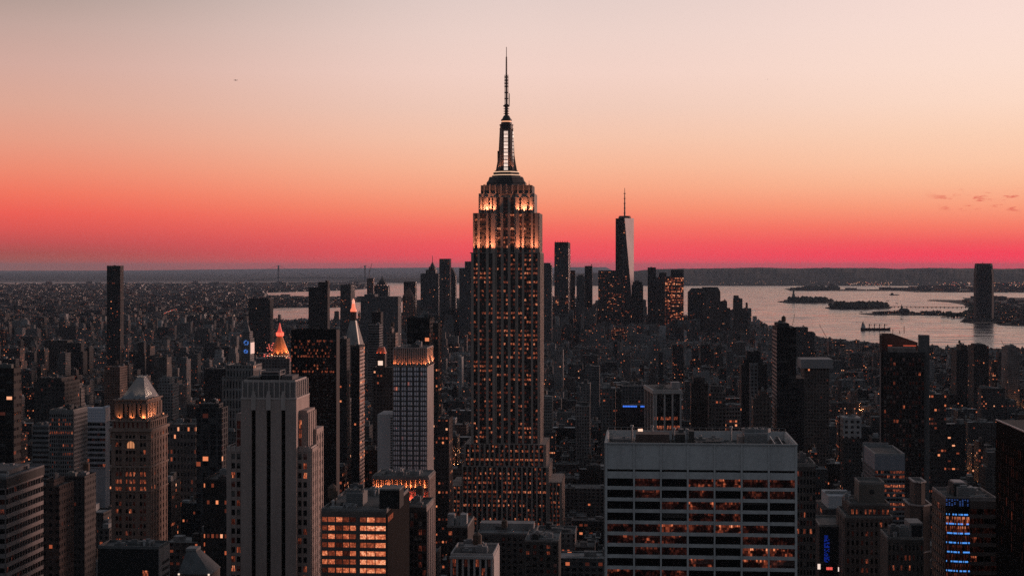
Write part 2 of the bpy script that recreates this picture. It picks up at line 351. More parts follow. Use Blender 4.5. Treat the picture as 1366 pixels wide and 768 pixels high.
    def finish(s):
        made = {}
        for m, name, mats, sub, label in s.parts:
            if not m.f: continue
            o = m.build(name, mats, made.get(sub, s.root) if sub else s.root); made.setdefault(name, o)
            if label: o['label'] = label
        vis = []; rest = []
        for wd in s.wins:
            px, py, Y_ = s.proj(wd[0], wd[1], wd[2])
            a = wd[3]; nx, ny = math.sin(R(a)), -math.cos(R(a)); X_, Yw = s.world(wd[0], wd[1])
            wn = (nx * s.u[0] + ny * s.v[0], nx * s.u[1] + ny * s.v[1]); facing = -(wn[0] * X_ + wn[1] * Yw) / math.hypot(X_, Yw)
            ok = 0 < px < 1366 and py < 768 and facing > .03
            (vis if ok else rest).append((-(wd[4] * wd[5] * facing * (1 + wd[6])) , s.rs.random(), wd))
        vis.sort(key=lambda t: t[:2]); 
        for _, _, (x, y, z, a, w_, h_, lit, mat) in vis[:100]:
            o = bpy.data.objects.new('window', pane_mesh(mat, int(round(lit * 10)))); COL.objects.link(o); o.parent = s.root
            o.location = (x, y, z); o.rotation_euler = (0, 0, R(a)); o.scale = (w_, 1, h_)
        more = [t[2] for t in vis[100:]] + [t[2] for t in rest]
        by = {}
        for wd in more: by.setdefault(wd[7].name, []).append(wd)
        mats = sorted(by); m = MB(); L = []; Rn = []
        for i, k in enumerate(mats):
            m.m = i
            for (x, y, z, a, w_, h_, lit, mat) in by[k]:
                c, s_ = math.cos(R(a)) * w_ / 2, math.sin(R(a)) * w_ / 2
                m.face([(x - c, y - s_, z - h_ / 2), (x + c, y + s_, z - h_ / 2), (x + c, y + s_, z + h_ / 2), (x - c, y - s_, z + h_ / 2)], [(0, 0), (1, 0), (1, 1), (0, 1)]); L.append(lit); Rn.append(s.rs.random())
        if m.f:
            o = m.build('glazing', [bpy.data.materials[k] for k in mats], s.root, {'lit': L, 'rnd': Rn}); o['kind'] = 'stuff'
        return s.root

def even(W, n, frac, e=0.0):
    """n evenly spaced window spans"""
    p = (W - 2 * e) / n; return [(e + i * p + p * (1 - frac) / 2, e + i * p + p * (1 + frac) / 2) for i in range(n)]
def litter(rs, p, lo=.25, hi=1.0, floor_p=.0, nf=80):
    fl = [rs.random() < floor_p for _ in range(nf)]
    return lambda i, j: (rs.uniform(lo, hi) if rs.random() < (p + (.55 if fl[j % nf] else 0)) else (0 if rs.random() < .8 else .1))
# ------------------------------------------------------------------ water, land, hills
def structure(o): o['kind'] = 'structure'; return o
def make_water():
    m, t, b = new_mat('harbour_water'); g = t.new('ShaderNodeNewGeometry')
    mp = t.new('ShaderNodeMapping'); mp.inputs['Scale'].default_value = (.0006, .0040, 1); mp.inputs['Rotation'].default_value = (0, 0, R(4)); t.l.new(g.outputs['Position'], mp.inputs[0])
    mp2 = t.new('ShaderNodeMapping'); mp2.inputs['Scale'].default_value = (.0045, .013, 1); t.l.new(g.outputs['Position'], mp2.inputs[0])
    big = t.noise(mp.outputs[0], 1.0, 6, .65); sm = t.noise(mp2.outputs[0], 1.0, 4, .6)
    b.inputs['Base Color'].default_value = (.030, .030, .034, 1); b.inputs['IOR'].default_value = 1.33
    sep = t.new('ShaderNodeSeparateXYZ'); t.l.new(g.outputs['Position'], sep.inputs[0]); open_ = t.mapr(sep.outputs[1], 20000, 32000)   # the open bay beyond is wind-roughened
    t.set(b.inputs['Roughness'], t.math('ADD', t.math('ADD', t.mapr(big, .35, .65, .05, .14), t.mapr(sm, .38, .66, .0, .22)), t.math('MULTIPLY', open_, .45)))
    t.set(b.inputs['Specular IOR Level'], t.math('SUBTRACT', .5, t.math('MULTIPLY', open_, .38)))
    bp = t.new('ShaderNodeBump'); bp.inputs['Strength'].default_value = .55; bp.inputs['Distance'].default_value = 10.0
    t.set(bp.inputs['Height'], t.math('ADD', sm, t.math('MULTIPLY', big, 2.0))); t.l.new(bp.outputs[0], b.inputs['Normal'])
    return m
m = MB(); m.face([(-60000, -3000, 0), (60000, -3000, 0), (60000, 101000, 0), (-60000, 101000, 0)])
structure(m.build('water', make_water()))

def area(poly): return sum(a[0] * b[1] - b[0] * a[1] for a, b in zip(poly, poly[1:] + poly[:1])) / 2
def ccw(poly): return poly if area(poly) > 0 else poly[::-1]
def inside(p, poly):
    x, y = p; r = False
    for (x0, y0), (x1, y1) in zip(poly, poly[1:] + poly[:1]):
        if (y0 > y) != (y1 > y) and x < (x1 - x0) * (y - y0) / (y1 - y0) + x0: r = not r
    return r
GA = ground_at
MANH = ccw([(-4200, -1500), (1650, -1500), (1640, 3000)] + [GA(*p) for p in ((1366, 471), (1300, 468), (1235, 467), (1180, 460), (1120, 455), (1095, 450), (1060, 440), (1020, 434), (985, 431), (930, 432), (870, 431),
      (800, 430), (720, 429), (640, 430), (560, 431), (480, 432), (430, 430), (365, 432), (200, 439))] + [(-5500, 6400), (-5500, 0)])
BKLN = ccw([GA(*p) for p in ((-600, 440), (200, 438), (330, 436), (357, 430), (357, 412), (380, 410.5), (455, 410), (470, 409), (470, 405.5), (475, 403), (540, 402), (540, 397), (420, 397), (360, 396), (355, 390.5),
      (400, 389), (470, 387), (500, 384), (505, 379), (470, 377), (300, 377.5), (150, 378), (0, 379), (-600, 380))])
JERS = ccw([GA(*p) for p in ((1650, 437), (1340, 434.5), (1330, 433), (1345, 431.5), (1300, 431.8), (1281, 429.5), (1290, 421), (1294, 415), (1291, 410), (1284, 406), (1265, 403), (1237, 401), (1240, 400), (1290, 400.5), (1284, 397.5), (1400, 397), (1650, 397))])
JETT = ccw([GA(*p) for p in ((1146, 418.5), (1160, 420), (1289, 421.3), (1292, 417.6), (1200, 417), (1165, 418))])
PORT = ccw([GA(*p) for p in ((1055, 388), (1047, 385.5), (1070, 383), (1120, 383.5), (1122, 386), (1208, 386), (1212, 383), (1650, 381), (1650, 391), (1280, 390), (1220, 389.5), (1200, 388))])
LIBE = ccw([GA(*p) for p in ((1037, 402.6), (1052, 404.6), (1085, 405), (1122, 404), (1124, 402.3), (1090, 401.2), (1050, 401.2))])
ELLI = ccw([GA(*p) for p in ((1101, 410.8), (1108, 412.6), (1150, 413), (1188, 411.5), (1191, 409.3), (1150, 408), (1112, 408.6))])
asph = plain((.035, .034, .034), .8, .4, .01); earth = plain((.022, .024, .021), .95, .8, .004)
def land(name, poly, z, mat):
    m = MB(); m.prism(poly, -1.0, z); return structure(m.build(name, mat))
land('ground', MANH, 2.0, asph)
for nm, poly, z in (('far_shore_land', BKLN, 1.6), ('west_shore_land', JERS, 1.8), ('jetty_land', JETT, 2.5), ('port_land', PORT, 3.0), ('fort_island', LIBE, 3.5), ('low_island', ELLI, 3.0)): land(nm, poly, z, earth)

def hills(name, px0, px1, Yn, Yf, top, col, n=170, rows=9, seed=3, rough=.18):
    """rising ground whose crest stands at the rows that top(px) gives"""
    rs = random.Random(seed); ph = [rs.random() * 6.3 for _ in range(12)]
    m = MB(); m.smooth = True; g = []
    for j in range(rows):
        t = j / (rows - 1); Y = Yn + (Yf - Yn) * t; row = []
        for i in range(n + 1):
            px = px0 + (px1 - px0) * i / n
            crest = CZ - (top(px) - HY) / F * (Yn + (Yf - Yn) * .6)
            k = math.sin(math.pi * min(1, t / .6) / 2) ** .9 if t < .6 else 1 - .5 * (t - .6) / .4
            if i in (0, n): k *= 0.0
            nz = sum(math.sin(px * (.05 * 1.7 ** q) + ph[q] + j * 1.3 * q) / 1.5 ** q for q in range(7)) * rough * .25
            row.append(((px - CX) / F * Y, Y, max(.4, 1 + (crest - 1) * k * (1 + nz * (0.35 if abs(t - .6) < .1 else 1)))))
        g.append(row)
    for j in range(rows - 1):
        for i in range(n): m.face([g[j][i], g[j][i + 1], g[j + 1][i + 1], g[j + 1][i]])
    return structure(m.build(name, plain(col, 1.0, .5, .0012)))
def pl(pts):
    xs, ys = zip(*pts); return lambda px: float(np.interp(px, xs, ys))
HILL = pl([(560, 373), (640, 371), (700, 366), (760, 365), (840, 361.5), (870, 359.5), (905, 357.6), (960, 357), (1060, 356.8), (1200, 357.2), (1366, 357.6), (1600, 358)])
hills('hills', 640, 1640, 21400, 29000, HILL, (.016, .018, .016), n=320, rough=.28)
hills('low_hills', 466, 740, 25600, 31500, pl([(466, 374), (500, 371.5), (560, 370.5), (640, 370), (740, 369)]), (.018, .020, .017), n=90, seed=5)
hills('far_hills', -200, 820, 76000, 92000, pl([(-200, 361.4), (0, 361), (180, 360.6), (280, 359.3), (380, 358.2), (500, 357.2), (600, 356.4), (820, 356)]), (.06, .063, .075), n=90, seed=8, rough=.05)  # distance haze mixed into the far ridge's blue-grey colour

# ------------------------------------------------------------------ the air
HZ = 1.05e-5
m, t, b = new_mat('haze_air'); m.node_tree.nodes.clear(); t = NT(m.node_tree)
vo = t.new('ShaderNodeVolumePrincipled'); vo.inputs['Color'].default_value = (.50, .63, .80, 1); vo.inputs['Density'].default_value = HZ; vo.inputs['Anisotropy'].default_value = 0.0
o_ = t.new('ShaderNodeOutputMaterial'); t.l.new(vo.outputs[0], o_.inputs['Volume'])
hz = MB(); hz.box(-61000, 61000, -3500, 102000, -4, 452, bottom=True)
h = hz.build('haze', m); h['kind'] = 'stuff'; h['label'] = 'thin dusk haze over the city and the harbour'
# ------------------------------------------------------------------ landmark buildings
def oct_(cx, cy, r, ry=None):
    ry = ry or r; k = 1 / math.cos(R(22.5))
    return [(cx + r * k * math.cos(R(22.5 + 45 * i)), cy + ry * k * math.sin(R(22.5 + 45 * i))) for i in range(8)]
def rect(x0, x1, y0, y1): return [(x0, y0), (x1, y0), (x1, y1), (x0, y1)]
def block(b, m, x0, x1, y0, y1, z0, z1, front=None, right=None, left=None, zf=None):
    """solid core plus modelled facades; a facade is a dict for Bld.facade with n/frac or cols"""
    m.box(x0, x1, y0, y1, z0, z1)
    for sp, org, ang, W in ((front, (x0, y0), 0, x1 - x0), (right, (x1, y0), 90, y1 - y0), (left, (x0, y1), -90, y1 - y0)):
        if not sp: continue
        q = dict(sp); n = q.pop('n', 0); fr = q.pop('frac', .6); e = q.pop('e', 0); cols = q.pop('cols', None) or even(W, n, fr, e)
        zb = q.pop('zf', z0 if zf is None else zf); fh = q.pop('fh', None); nf = q.pop('nf', None) or max(1, int(round((z1 - q.get('top', 0) - zb) / fh))); zt = z1 - q.pop('top', 0)
        if zt < z1 and q.get('pd', .5) > 0:   # plain band over the top windows
            c, s_ = math.cos(R(ang)), math.sin(R(ang)); dx = (round(c), round(s_)); nn = (dx[1], -dx[0]); pd = q.get('pd', .5)
            m.prism([(org[0] + nn[0] * pd, org[1] + nn[1] * pd), (org[0] + dx[0] * W + nn[0] * pd, org[1] + dx[1] * W + nn[1] * pd), (org[0] + dx[0] * W, org[1] + dx[1] * W), org], zt + .004, z1 - .006)
        b.facade(m, org, ang, W, zb, zt, cols, nf, **q)
def parapet(b, x0, x1, y0, y1, z, h=1.1, t=.5, mat=None, over=0.0, roofmat=None, roof=True):
    m = b.part('parapet', mat or plain((.2, .19, .18)))
    x0 -= over; x1 += over; y0 -= over; y1 += over
    m.box(x0, x1, y0, y0 + t, z, z + h); m.box(x0, x1, y1 - t, y1, z, z + h); m.box(x0, x0 + t, y0 + t, y1 - t, z, z + h - .003); m.box(x1 - t, x1, y0 + t, y1 - t, z, z + h - .003)
    if roof: r = b.part('roof', roofmat or plain((.09, .088, .086), .9, .5, .2)); r.box(x0 + t, x1 - t, y0 + t, y1 - t, z + .02, z + .12)

# ---- the tall setback skyscraper in the middle
LIME = (.34, .275, .24)
def skyscraper():
    b = Bld('setback_skyscraper', 'towering stone setback skyscraper with floodlit crown and lit mast, tallest in view', 'skyscraper', 628.5, 1300)
    W = b.x(719.2); D = b.d(723.9, W); Z = b.z; fh = 3.65; lime = plain(LIME, .8, .25, .06)
    rs = b.rs; floors = {}
    def lit(seed, p):
        q = random.Random(seed); fl = [q.random() ** 2.2 for _ in range(120)]
        return lambda i, j: (rs.uniform(.5, 1.1) if rs.random() < p * 1.35 * (.12 + 1.5 * fl[j]) else (0 if rs.random() < .62 else rs.uniform(.15, .4)))
    X = lambda px, ly=0: b.x(px, ly)
    m = b.part('wall', lime); SP = b.part('spandrel', plain((.06, .05, .046), .6, .2, .2))
    zc, z1, z2 = Z(338), Z(591), Z(620)
    # base tiers
    def tier(x0, x1, y0, y1, za, zb, n, p, rn, sd):
        block(b, m, x0, x1, y0, y1, 0, zb, front=dict(n=n, frac=.64, e=.6, fh=fh, sh=1.9, pd=.8, sd=.15, sm=SP, mull=2, lit=lit(sd, p), zf=za), right=dict(n=rn, frac=.62, fh=fh, sh=1.9, pd=.8, sd=.15, sm=SP, mull=2, lit=lit(sd + 50, p * .6), zf=za))
    xa, xb = X(616, -9), X(730.5, -9)
    tier(xa, xb, -9, D + 6, Z(716), z2, 17, .34, 8, 3)
    m.box(X(619, -5), X(727, -5), -5, D + 3, z2, z1)
    b.facade(m, (X(619, -5), -5), 0, X(727, -5) - X(619, -5), z2, z1, even(X(727, -5) - X(619, -5), 16, .64, .8), 5, sh=1.9, pd=.8, sd=.15, sm=SP, mull=2, lit=lit(8, .5))
    b.facade(m, (X(727, -5), -5), 90, D + 8, z2, z1, even(D + 8, 8, .6), 5, sh=1.9, pd=.8, sd=.15, sm=SP, mull=2, lit=lit(9, .3))
    tier(X(599, -9), xa - .8, -8, D, Z(716), Z(646), 3, .45, 5, 4); tier(xb + .8, X(748, -9), -8, D, Z(716), Z(640), 3, .3, 5, 5)
    # shaft: two flanks and a recessed middle
    ga, gb = X(660.5), X(689.3); nf = int(round((zc - z1) / fh))
    for (x0, x1, y0, cols, mu, sd) in ((0, ga, 0, ((632, 637.2), (640, 648.3), (652, 657)), (2, 3, 2), 11), (ga, gb, 2.2, ((663, 668.2), (672, 677.5), (681.3, 687)), (2, 2, 2), 12), (gb, W, 0, ((691.4, 696.3), (699.5, 708.3), (711.3, 717)), (2, 3, 2), 13)):
        m.box(x0, x1, y0, D, z1, zc)
        cc = [(X(a, y0) - x0, X(b_, y0) - x0) for a, b_ in cols]
        b.facade(m, (x0, y0), 0, x1 - x0, z1, zc, cc, nf, sh=1.95, pd=1.0, sd=.12, sm=SP, mull=mu, mw=.45, lit=lit(sd, .38))
    b.facade(m, (W, 0), 90, D, z1, zc, even(D, 6, .62, 1.5), nf, sh=1.95, pd=1.0, sd=.12, sm=SP, mull=2, mw=.45, lit=lit(21, .12))
    cap = b.part('cornice', plain((.24, .20, .18)))
    cap.box(-.9, ga, -.9, 1.2, zc, zc + .8); cap.box(gb, W + .9, -.9, 1.2, zc, zc + .8); cap.box(ga, gb, 1.3, 2.4, zc, zc + .8); cap.box(W - .9, W + .9, 1.2, D, zc, zc + .8)
    # floodlit upper tiers
    zt = Z(284); ly = 5.0; x0, x1 = X(631, ly), X(718.2, ly); a1, a2 = X(661, ly), X(688, ly); n3 = int(round((zt - zc) / fh))
    for (p0, p1, y0, cols, mu, sd, h) in ((x0, a1, ly, ((633, 637), (640.3, 648.3), (651.8, 655)), (1, 3, 1), 31, zt), (a1, a2, ly + 2.2, ((663.3, 667.8), (671.4, 677.2), (681, 686)), (1, 2, 1), 32, zt), (a2, x1, ly, ((693, 696.2), (699.2, 708.2), (711, 713.6)), (1, 3, 1), 33, zt)):
        m.box(p0, p1, y0, D - 2, zc, h)
        b.facade(m, (p0, y0), 0, p1 - p0, zc, h, [(X(a, y0) - p0, X(q, y0) - p0) for a, q in cols], n3, sh=1.9, pd=.9, sd=.12, sm=SP, mull=mu, mw=.4, lit=lit(sd, .32))
    b.facade(m, (x1, ly), 90, D - 2 - ly, zc, zt, even(D - 2 - ly, 5, .5, 1), n3, sh=1.9, pd=.9, sd=.12, sm=SP, mull=2, lit=lit(34, .12))
    zu = Z(257.5); y5 = 9.0; q0, q1 = X(638.5, y5), X(713, y5); c0, c1 = X(662, y5), X(687.5, y5)
    for (p0, p1, y0, cols, mu) in ((q0, c0, y5, ((643.2, 645.4), (651.5, 653.8), (656, 658)), 1), (c0, c1, y5 + 2, ((663.5, 667), (671.4, 677.4), (681, 685.6)), 2), (c1, q1, y5, ((692.5, 695.6), (703, 706.5)), 1)):
        m.box(p0, p1, y0, D - 5, zt, zu)
        b.facade(m, (p0, y0), 0, p1 - p0, zt, zu - 3.2, [(X(a, y0) - p0, X(q, y0) - p0) for a, q in cols], 4, sh=1.2, pd=.7, sd=.1, sm=SP, mull=mu, lit=lambda i, j: .12)
    for pxs in (641, 648.5, 699, 710): b.part('buttress', lime).box(X(pxs, y5) - .7, X(pxs, y5) + .7, y5 - 1.3, y5 - .7, zt, zu - 3)
    b.part('upper_block', plain((.13, .115, .108), .8, .25, .1)).box(X(641.3, 9.6), X(709.8, 9.6), 9.6, D - 6.5, zu, Z(246.5))  # darker copy of the stone, painted to look out of the floodlight
    for a in np.arange(646, 708, 7.5): b.part('parapet_block', lime).box(X(a, 9.6) - .6, X(a, 9.6) + .6, 8.8, 9.6, zu - .5, Z(246.5) + .8)
    # observation deck and crown
    cx, cy = X(675.6, D / 2), D / 2; s = (b.O[1] + cy) / F
    dk = plain((.075, .072, .072), .55, .3, .2); me = plain((.06, .058, .058), .45, .3, .3)
    c_ = b.part('crown', dk)
    zz = [Z(246.5), Z(243), Z(240.5), Z(237.5), Z(234.5)]; rr = [26.5 * s, 26 * s, 24 * s, 23 * s, 20.5 * s]
    for i in range(4): c_.prism(oct_(cx, cy, rr[i], min(rr[i], 14.5)), zz[i], zz[i + 1], poly1=oct_(cx, cy, rr[i] - .8, min(rr[i] - .8, 13.8)))
    g1 = b.part('lit_band', lamp_mat((1.0, .62, .40), .85)); g1.prism(oct_(cx, cy, 17.6 * s), Z(232.6), Z(231.6)); g1.prism(oct_(cx, cy, 16.6 * s), Z(228.4), Z(227.4))
    c2 = b.part('crown_step', dk)
    for za, zb, r in ((234.5, 232.6, 18.6), (231.6, 228.4, 16.8), (227.4, 226, 15.2)): c2.prism(oct_(cx, cy, r * s), Z(za), Z(zb))
    q = random.Random(4)
    AN = lambda: b.part('rooftop_antenna', me)
    for _ in range(26):
        a = q.uniform(642, 709); h = q.uniform(1.5, 5.5); yy = q.choice([10.2, D - 7.5]); AN().bar((X(a, 7), yy, Z(246.5)), (X(a, 7), yy, Z(246.5) + h), .16, 4)
    for _ in range(22):
        a = q.uniform(0, 6.28); AN().bar((cx + 16 * s * math.cos(a), cy + 13 * s * math.sin(a), Z(234)), (cx + 16.3 * s * math.cos(a), cy + 13 * s * math.sin(a), Z(234) + q.uniform(1.5, 5)), .14, 4)
    for _ in range(10):
        a = q.uniform(0, 6.28); AN().bar((cx + 13 * s * math.cos(a), cy + 10 * s * math.sin(a), Z(226)), (cx + 13 * s * math.cos(a), cy + 10 * s * math.sin(a), Z(226) + q.uniform(2, 6)), .16, 4)
    # mooring mast
    ms = b.part('mast', plain((.16, .13, .12), .5, .25, .3))
    for (pa, ra), (pb, rb) in (((226, 9.0), (205, 8.6)), ((205, 8.6), (170, 7.9))): ms.prism(oct_(cx, cy, ra * s), Z(pa), Z(pb), poly1=oct_(cx, cy, rb * s))
    for (dx, dy) in ((-1, 0), (1, 0), (0, 1), (-.72, -.72), (.72, -.72)):
        f_ = b.part('mast_fin', plain((.15, .12, .11), .5, .25, .3))
        for (pa, ra), (pb, rb) in (((226, 14.2), (216, 12.4)), ((216, 12.4), (204, 10.6)), ((204, 10.6), (170, 8.9))):
            px_, py_ = -dy * .9, dx * .9
            P0 = lambda r: [(cx + dx * r * s + px_, cy + dy * r * s + py_), (cx + px_, cy + py_), (cx - px_, cy - py_), (cx + dx * r * s - px_, cy + dy * r * s - py_)]
            f_.prism(P0(ra), Z(pa), Z(pb), poly1=P0(rb))
    wl = lamp_mat((1.0, .80, .70), .92)
    for k in range(11):
        za, zb = Z(225.5 - k * 4.9), Z(225.5 - k * 4.9 - 3.7); wl = lamp_mat((1.0, .78, .66), (.72, .95, .85, .62, .9)[k % 5])
        for ang in (0, 90):
            o = b.part('mast_window', wl); r = 8.95 * s + .15; hw = 2.5 * s
            if ang == 0: [o.box(cx + u * hw, cx + v * hw, cy - r - .15, cy - r + .5, za, zb) for u, v in ((-1, -.40), (-.28, .28), (.40, 1))]
            else: o.box(cx + r - .5, cx + r + .15, cy - hw, cy + hw, za, zb)
    top = b.part('mast_cap', me)
    top.lathe(cx, cy, [(8.4 * s, Z(170)), (9.4 * s, Z(169.6)), (9.4 * s, Z(168.6)), (8.6 * s, Z(168)), (8.6 * s, Z(165)), (9.3 * s, Z(164.6)), (9.3 * s, Z(163)), (7.4 * s, Z(162.6)), (7.2 * s, Z(160.2))], 16)
    b.part('lit_ring', lamp_mat((1.0, .45, .25), .8)).lathe(cx, cy, [(6.4 * s, Z(160.2)), (6.4 * s, Z(158.4))], 16)
    b.part('mast_cone', me).lathe(cx, cy, [(6.9 * s, Z(158.4)), (7.3 * s, Z(158)), (7.3 * s, Z(156.5)), (5.6 * s, Z(155)), (4.2 * s, Z(152)), (3.3 * s, Z(150.8))], 16)
    sp_ = b.part('antenna', plain((.10, .07, .065), .5, .2, .3))
    for k in range(4):
        z0 = 150.8 - k * 3.2; sp_.lathe(cx, cy, [(2.2 * s, Z(z0)), (2.2 * s, Z(z0 - 1.9)), (4.0 * s, Z(z0 - 2.1)), (4.0 * s, Z(z0 - 2.7)), (2.2 * s, Z(z0 - 3.1))], 10)
    sp_.lathe(cx, cy, [(4.6 * s, Z(138)), (4.6 * s, Z(137.2))], 10)
    for k in range(10):
        z0 = 137.2 - k * 4.15; sp_.lathe(cx, cy, [(1.3 * s, Z(z0)), (1.3 * s, Z(z0 - 4.15))], 6)
        for a in range(4): sp_.bar((cx + 2.1 * s * math.cos(a * 1.57), cy + 2.1 * s * math.sin(a * 1.57), Z(z0)), (cx + 2.1 * s * math.cos(a * 1.57), cy + 2.1 * s * math.sin(a * 1.57), Z(z0 - 4.15)), .36 * s, 4)
        if k % 2 == 0 or k > 6: sp_.lathe(cx, cy, [(2.9 * s, Z(z0 - .3)), (2.9 * s, Z(z0 - 1.5))], 8)
    sp_.lathe(cx, cy, [(1.15 * s, Z(95.7)), (1.0 * s, Z(72)), (.5 * s, Z(71)), (.4 * s, Z(58))], 6)
    b.part('antenna_panel', me).box(cx + 3.4 * s, cx + 4.3 * s, cy - .5, cy + .5, Z(138), Z(121))
    hb = b.part('mast_gondola', me); hb.box(cx - 11.8 * s, cx - 10.4 * s, cy - 2, cy + 1, Z(214), Z(199)); hb.bar((cx - 10.5 * s, cy, Z(207)), (cx - 8.5 * s, cy, Z(207)), .3, 4)
    # floodlights that stand on the setbacks
    for a in (633, 637.5, 641, 645.5, 650, 654, 658, 691, 695, 699, 703.5, 708, 711.5, 716): b.flood(X(a, 0), .3, zc + .3, (X(a, 0), 4.6, zc + 13), (17000 if a in (658, 691, 650, 697) else 12000), (1, .31, .155), size=66, blend=1.0)
    for a in (665, 675, 685): b.flood(X(a, 0), .3, zc + .3, (X(a, 0), 6.5, zc + 10), 1100, (1, .31, .155), size=66, blend=1.0)
    for y_ in (10, 24, 36): b.flood(W - .3, y_, zc + .8, (x1, y_, zc + 14), 9000, (1, .33, .17), size=58)
    for a, pw in ((644, .9), (651, 1.6), (658, .9), (692, 1.0), (699.5, 1.4), (707, .9)): b.flood(X(a, 5), 5.4, zt + .3, (X(a, 5), 9.0, zt + 8), 13500 * pw, (1, .32, .16), size=85, blend=1.0)
    for dx in (-11, -6.5, 6.5, 11): b.flood(cx + dx * s, cy - 12.0 * s, Z(226) + .2, (cx + dx * .7 * s, cy - 5, Z(206)), 3600, (1, .36, .2), size=60, blend=1.0)
    b.keep(598, 756, 58, 700, 'the floodlit setback skyscraper'); b.foot(X(599, -9), X(748, -9), -9, D + 8)
    b.finish()
skyscraper()

# ---- pale office slab in the right foreground
def slab_office():
    b = Bld('office_slab', 'pale concrete office slab with seven wide bays of dark window strips', 'office building', 807.3, 450)
    X, Z = b.x, b.z; W = X(1063.6); D = b.d(1048.5, W); con = plain((.53, .52, .51), .88, .22, .10)
    ztop = Z(590.5); m = b.part('wall', con); zf = Z(636 + 15.15 * 10.0); 
    pads = [(807.3, 810), (844.6, 847), (880.6, 882.8), (916.3, 918.8), (952.2, 954.4), (988.2, 990.6), (1024.4, 1026.8), (1060.6, 1063.6)]
    cols = [(X(a[1]), X(c[0])) for a, c in zip(pads, pads[1:])]
    zr = ztop - 2.6; m.box(0, W, .9, D, 0, zr - .1); zt = Z(628.5)
    rs = b.rs
    def lit(i, j):
        r = rs.random(); return 0 if r < .42 else (rs.uniform(.18, .45) if r < .86 else rs.uniform(.55, 1.0))
    nf = 10; fh = (Z(635.2) - Z(635.2 + 15.15 * nf)) / nf; z0 = Z(635.2) - fh * nf
    b.facade(m, (0, .9), 0, W, z0, Z(635.2), cols, nf, sh=fh * .30, pd=.9, sd=.62, lit=lit, mat=OFFICE, mull=1)
    b.part('shadow_slot', plain((.02, .02, .02))).box(.05, W - .05, .8, .899, Z(628.35), Z(625.35))
    # frieze panels over a thin dark slot
    fr = b.part('frieze', con)
    for (a, c) in zip(pads, pads[1:]):
        xa, xc = X(a[1]) - .18, X(c[0]) + .18; fr.box(xa, xc, .25, .9, Z(625.3), ztop - .3, bottom=True); fr.box(xa, xc, .3, .9, Z(635.4), Z(628.4), bottom=True)
    for a in pads: b.part('pier', con).box(X(a[0]) - (.0), X(a[1]), -.02, .9, Z(635.4), ztop - .31)
    cp = b.part('parapet', plain((.42, .41, .40), .8, .2, .2))
    cp.box(-.15, W + .15, -.15, .5, ztop - .28, ztop + .12); cp.box(-.15, .35, .5, D, ztop - .28, ztop + .12); cp.box(W - .35, W + .15, .5, D, ztop - .28, ztop + .12); cp.box(-.15, W + .15, D, D + .5, ztop - .28, ztop + .12)
    m.box(.02, .6, .9, D, zr - .1, ztop - .28); m.box(W - .6, W - .02, .9, D, zr - .1, ztop - .28); m.box(.6, W - .6, D - .3, D, zr - .1, ztop - .28); m.box(.6, W - .6, .9, 1.2, zr - .1, ztop - .28)
    side = b.part('side_wall', plain((.34, .33, .32), .85, .2, .1)); side.box(-.35, 0, 1.2, D - .2, 0, ztop - .4)
    rf = b.part('roof', plain((.06, .058, .056), .95, .5, .25)); rf.box(.6, W - .6, 1.2, D - .3, zr - .09, zr)
    def unit(name, p0, p1, y0, y1, h, c, lab=None):
        k = b.part(name, plain(c, .8, .3, .5), label=lab); k.box(X(p0, y0), X(p1, y0), y0, y1, zr, zr + h); return k
    unit('bulkhead', 848, 893, 12, 20, 3.9, (.12, .085, .075), 'brown brick bulkhead on the roof')
    unit('bulkhead', 817, 840, 14, 21, 2.2, (.16, .15, .15)); unit('rooftop_unit', 897, 914, 16, 24, 3.6, (.09, .085, .08)); unit('rooftop_unit', 919, 926, 9, 15, 5.2, (.07, .065, .06))
    unit('rooftop_unit', 928, 966, 14, 25, 1.7, (.07, .07, .07)); unit('rooftop_unit', 905, 912, 20, 24, 4.6, (.13, .12, .12)); unit('rooftop_unit', 826, 843, 6, 10, 1.6, (.11, .10, .10))
    k = unit('bulkhead', 985, 992, 11, 19, 3.6, (.30, .24, .22)); k = b.part('cooling_tower', plain((.22, .22, .22), .6, .3, .8)); 
    k.box(X(993, 10), X(1024, 10), 10, 20, zr, zr + 4.6)
    for a in (1000, 1008.5, 1017): k.lathe(X(a, 15), 15, [(2.4, zr + 4.6), (2.4, zr + 5.7), (2.1, zr + 5.7), (2.1, zr + 5.0)], 14)
    for j in range(7): k.box(X(993, 10) + .2, X(1024, 10) - .2, 9.85, 10, zr + .5 + j * .55, zr + .75 + j * .55)
    for q in (1030, 1040): 
        g = b.part('window_rig_rail', plain((.50, .47, .45), .4, .2, .5, .3)); g.bar((X(q + 5, 2), 2, zr + 2.2), (X(q - 3, 26), 26, zr + 2.2), .14, 5); g.bar((X(q + 5, 2), 2, zr), (X(q + 5, 2), 2, zr + 2.2), .12, 4); g.bar((X(q - 3, 26), 26, zr), (X(q - 3, 26), 26, zr + 2.2), .12, 4)
    for q, yy in ((843, 22), (870, 21), (899, 15), (916, 13), (975, 21)):
        v = b.part('vent_pipe', plain((.3, .3, .3), .5)); v.lathe(X(q, yy), yy, [(.3, zr), (.3, zr + 5.1), (.5, zr + 5.1), (.5, zr + 5.6)], 8)
    b.part('lamp_glass', lamp_mat((1.0, .66, .48), 1.0)).box(X(851, 20.3), X(857.5, 20.3), 20.3, 20.8, zr + 3.9, zr + 4.6); b.part('lamp_glass', lamp_mat((1, .8, .7), .7)).box(X(824, 10.4), X(834, 10.4), 10.4, 10.7, zr + .2, zr + .6)
    b.clutter(X(812, 3), X(985, 3), 3, 26, zr, 9, 0, .7); b.clutter(X(1028, 3), X(1056, 3), 3, 26, zr, 3, 0, .6)
    rl = b.part('railing', plain((.35, .33, .32), .5))
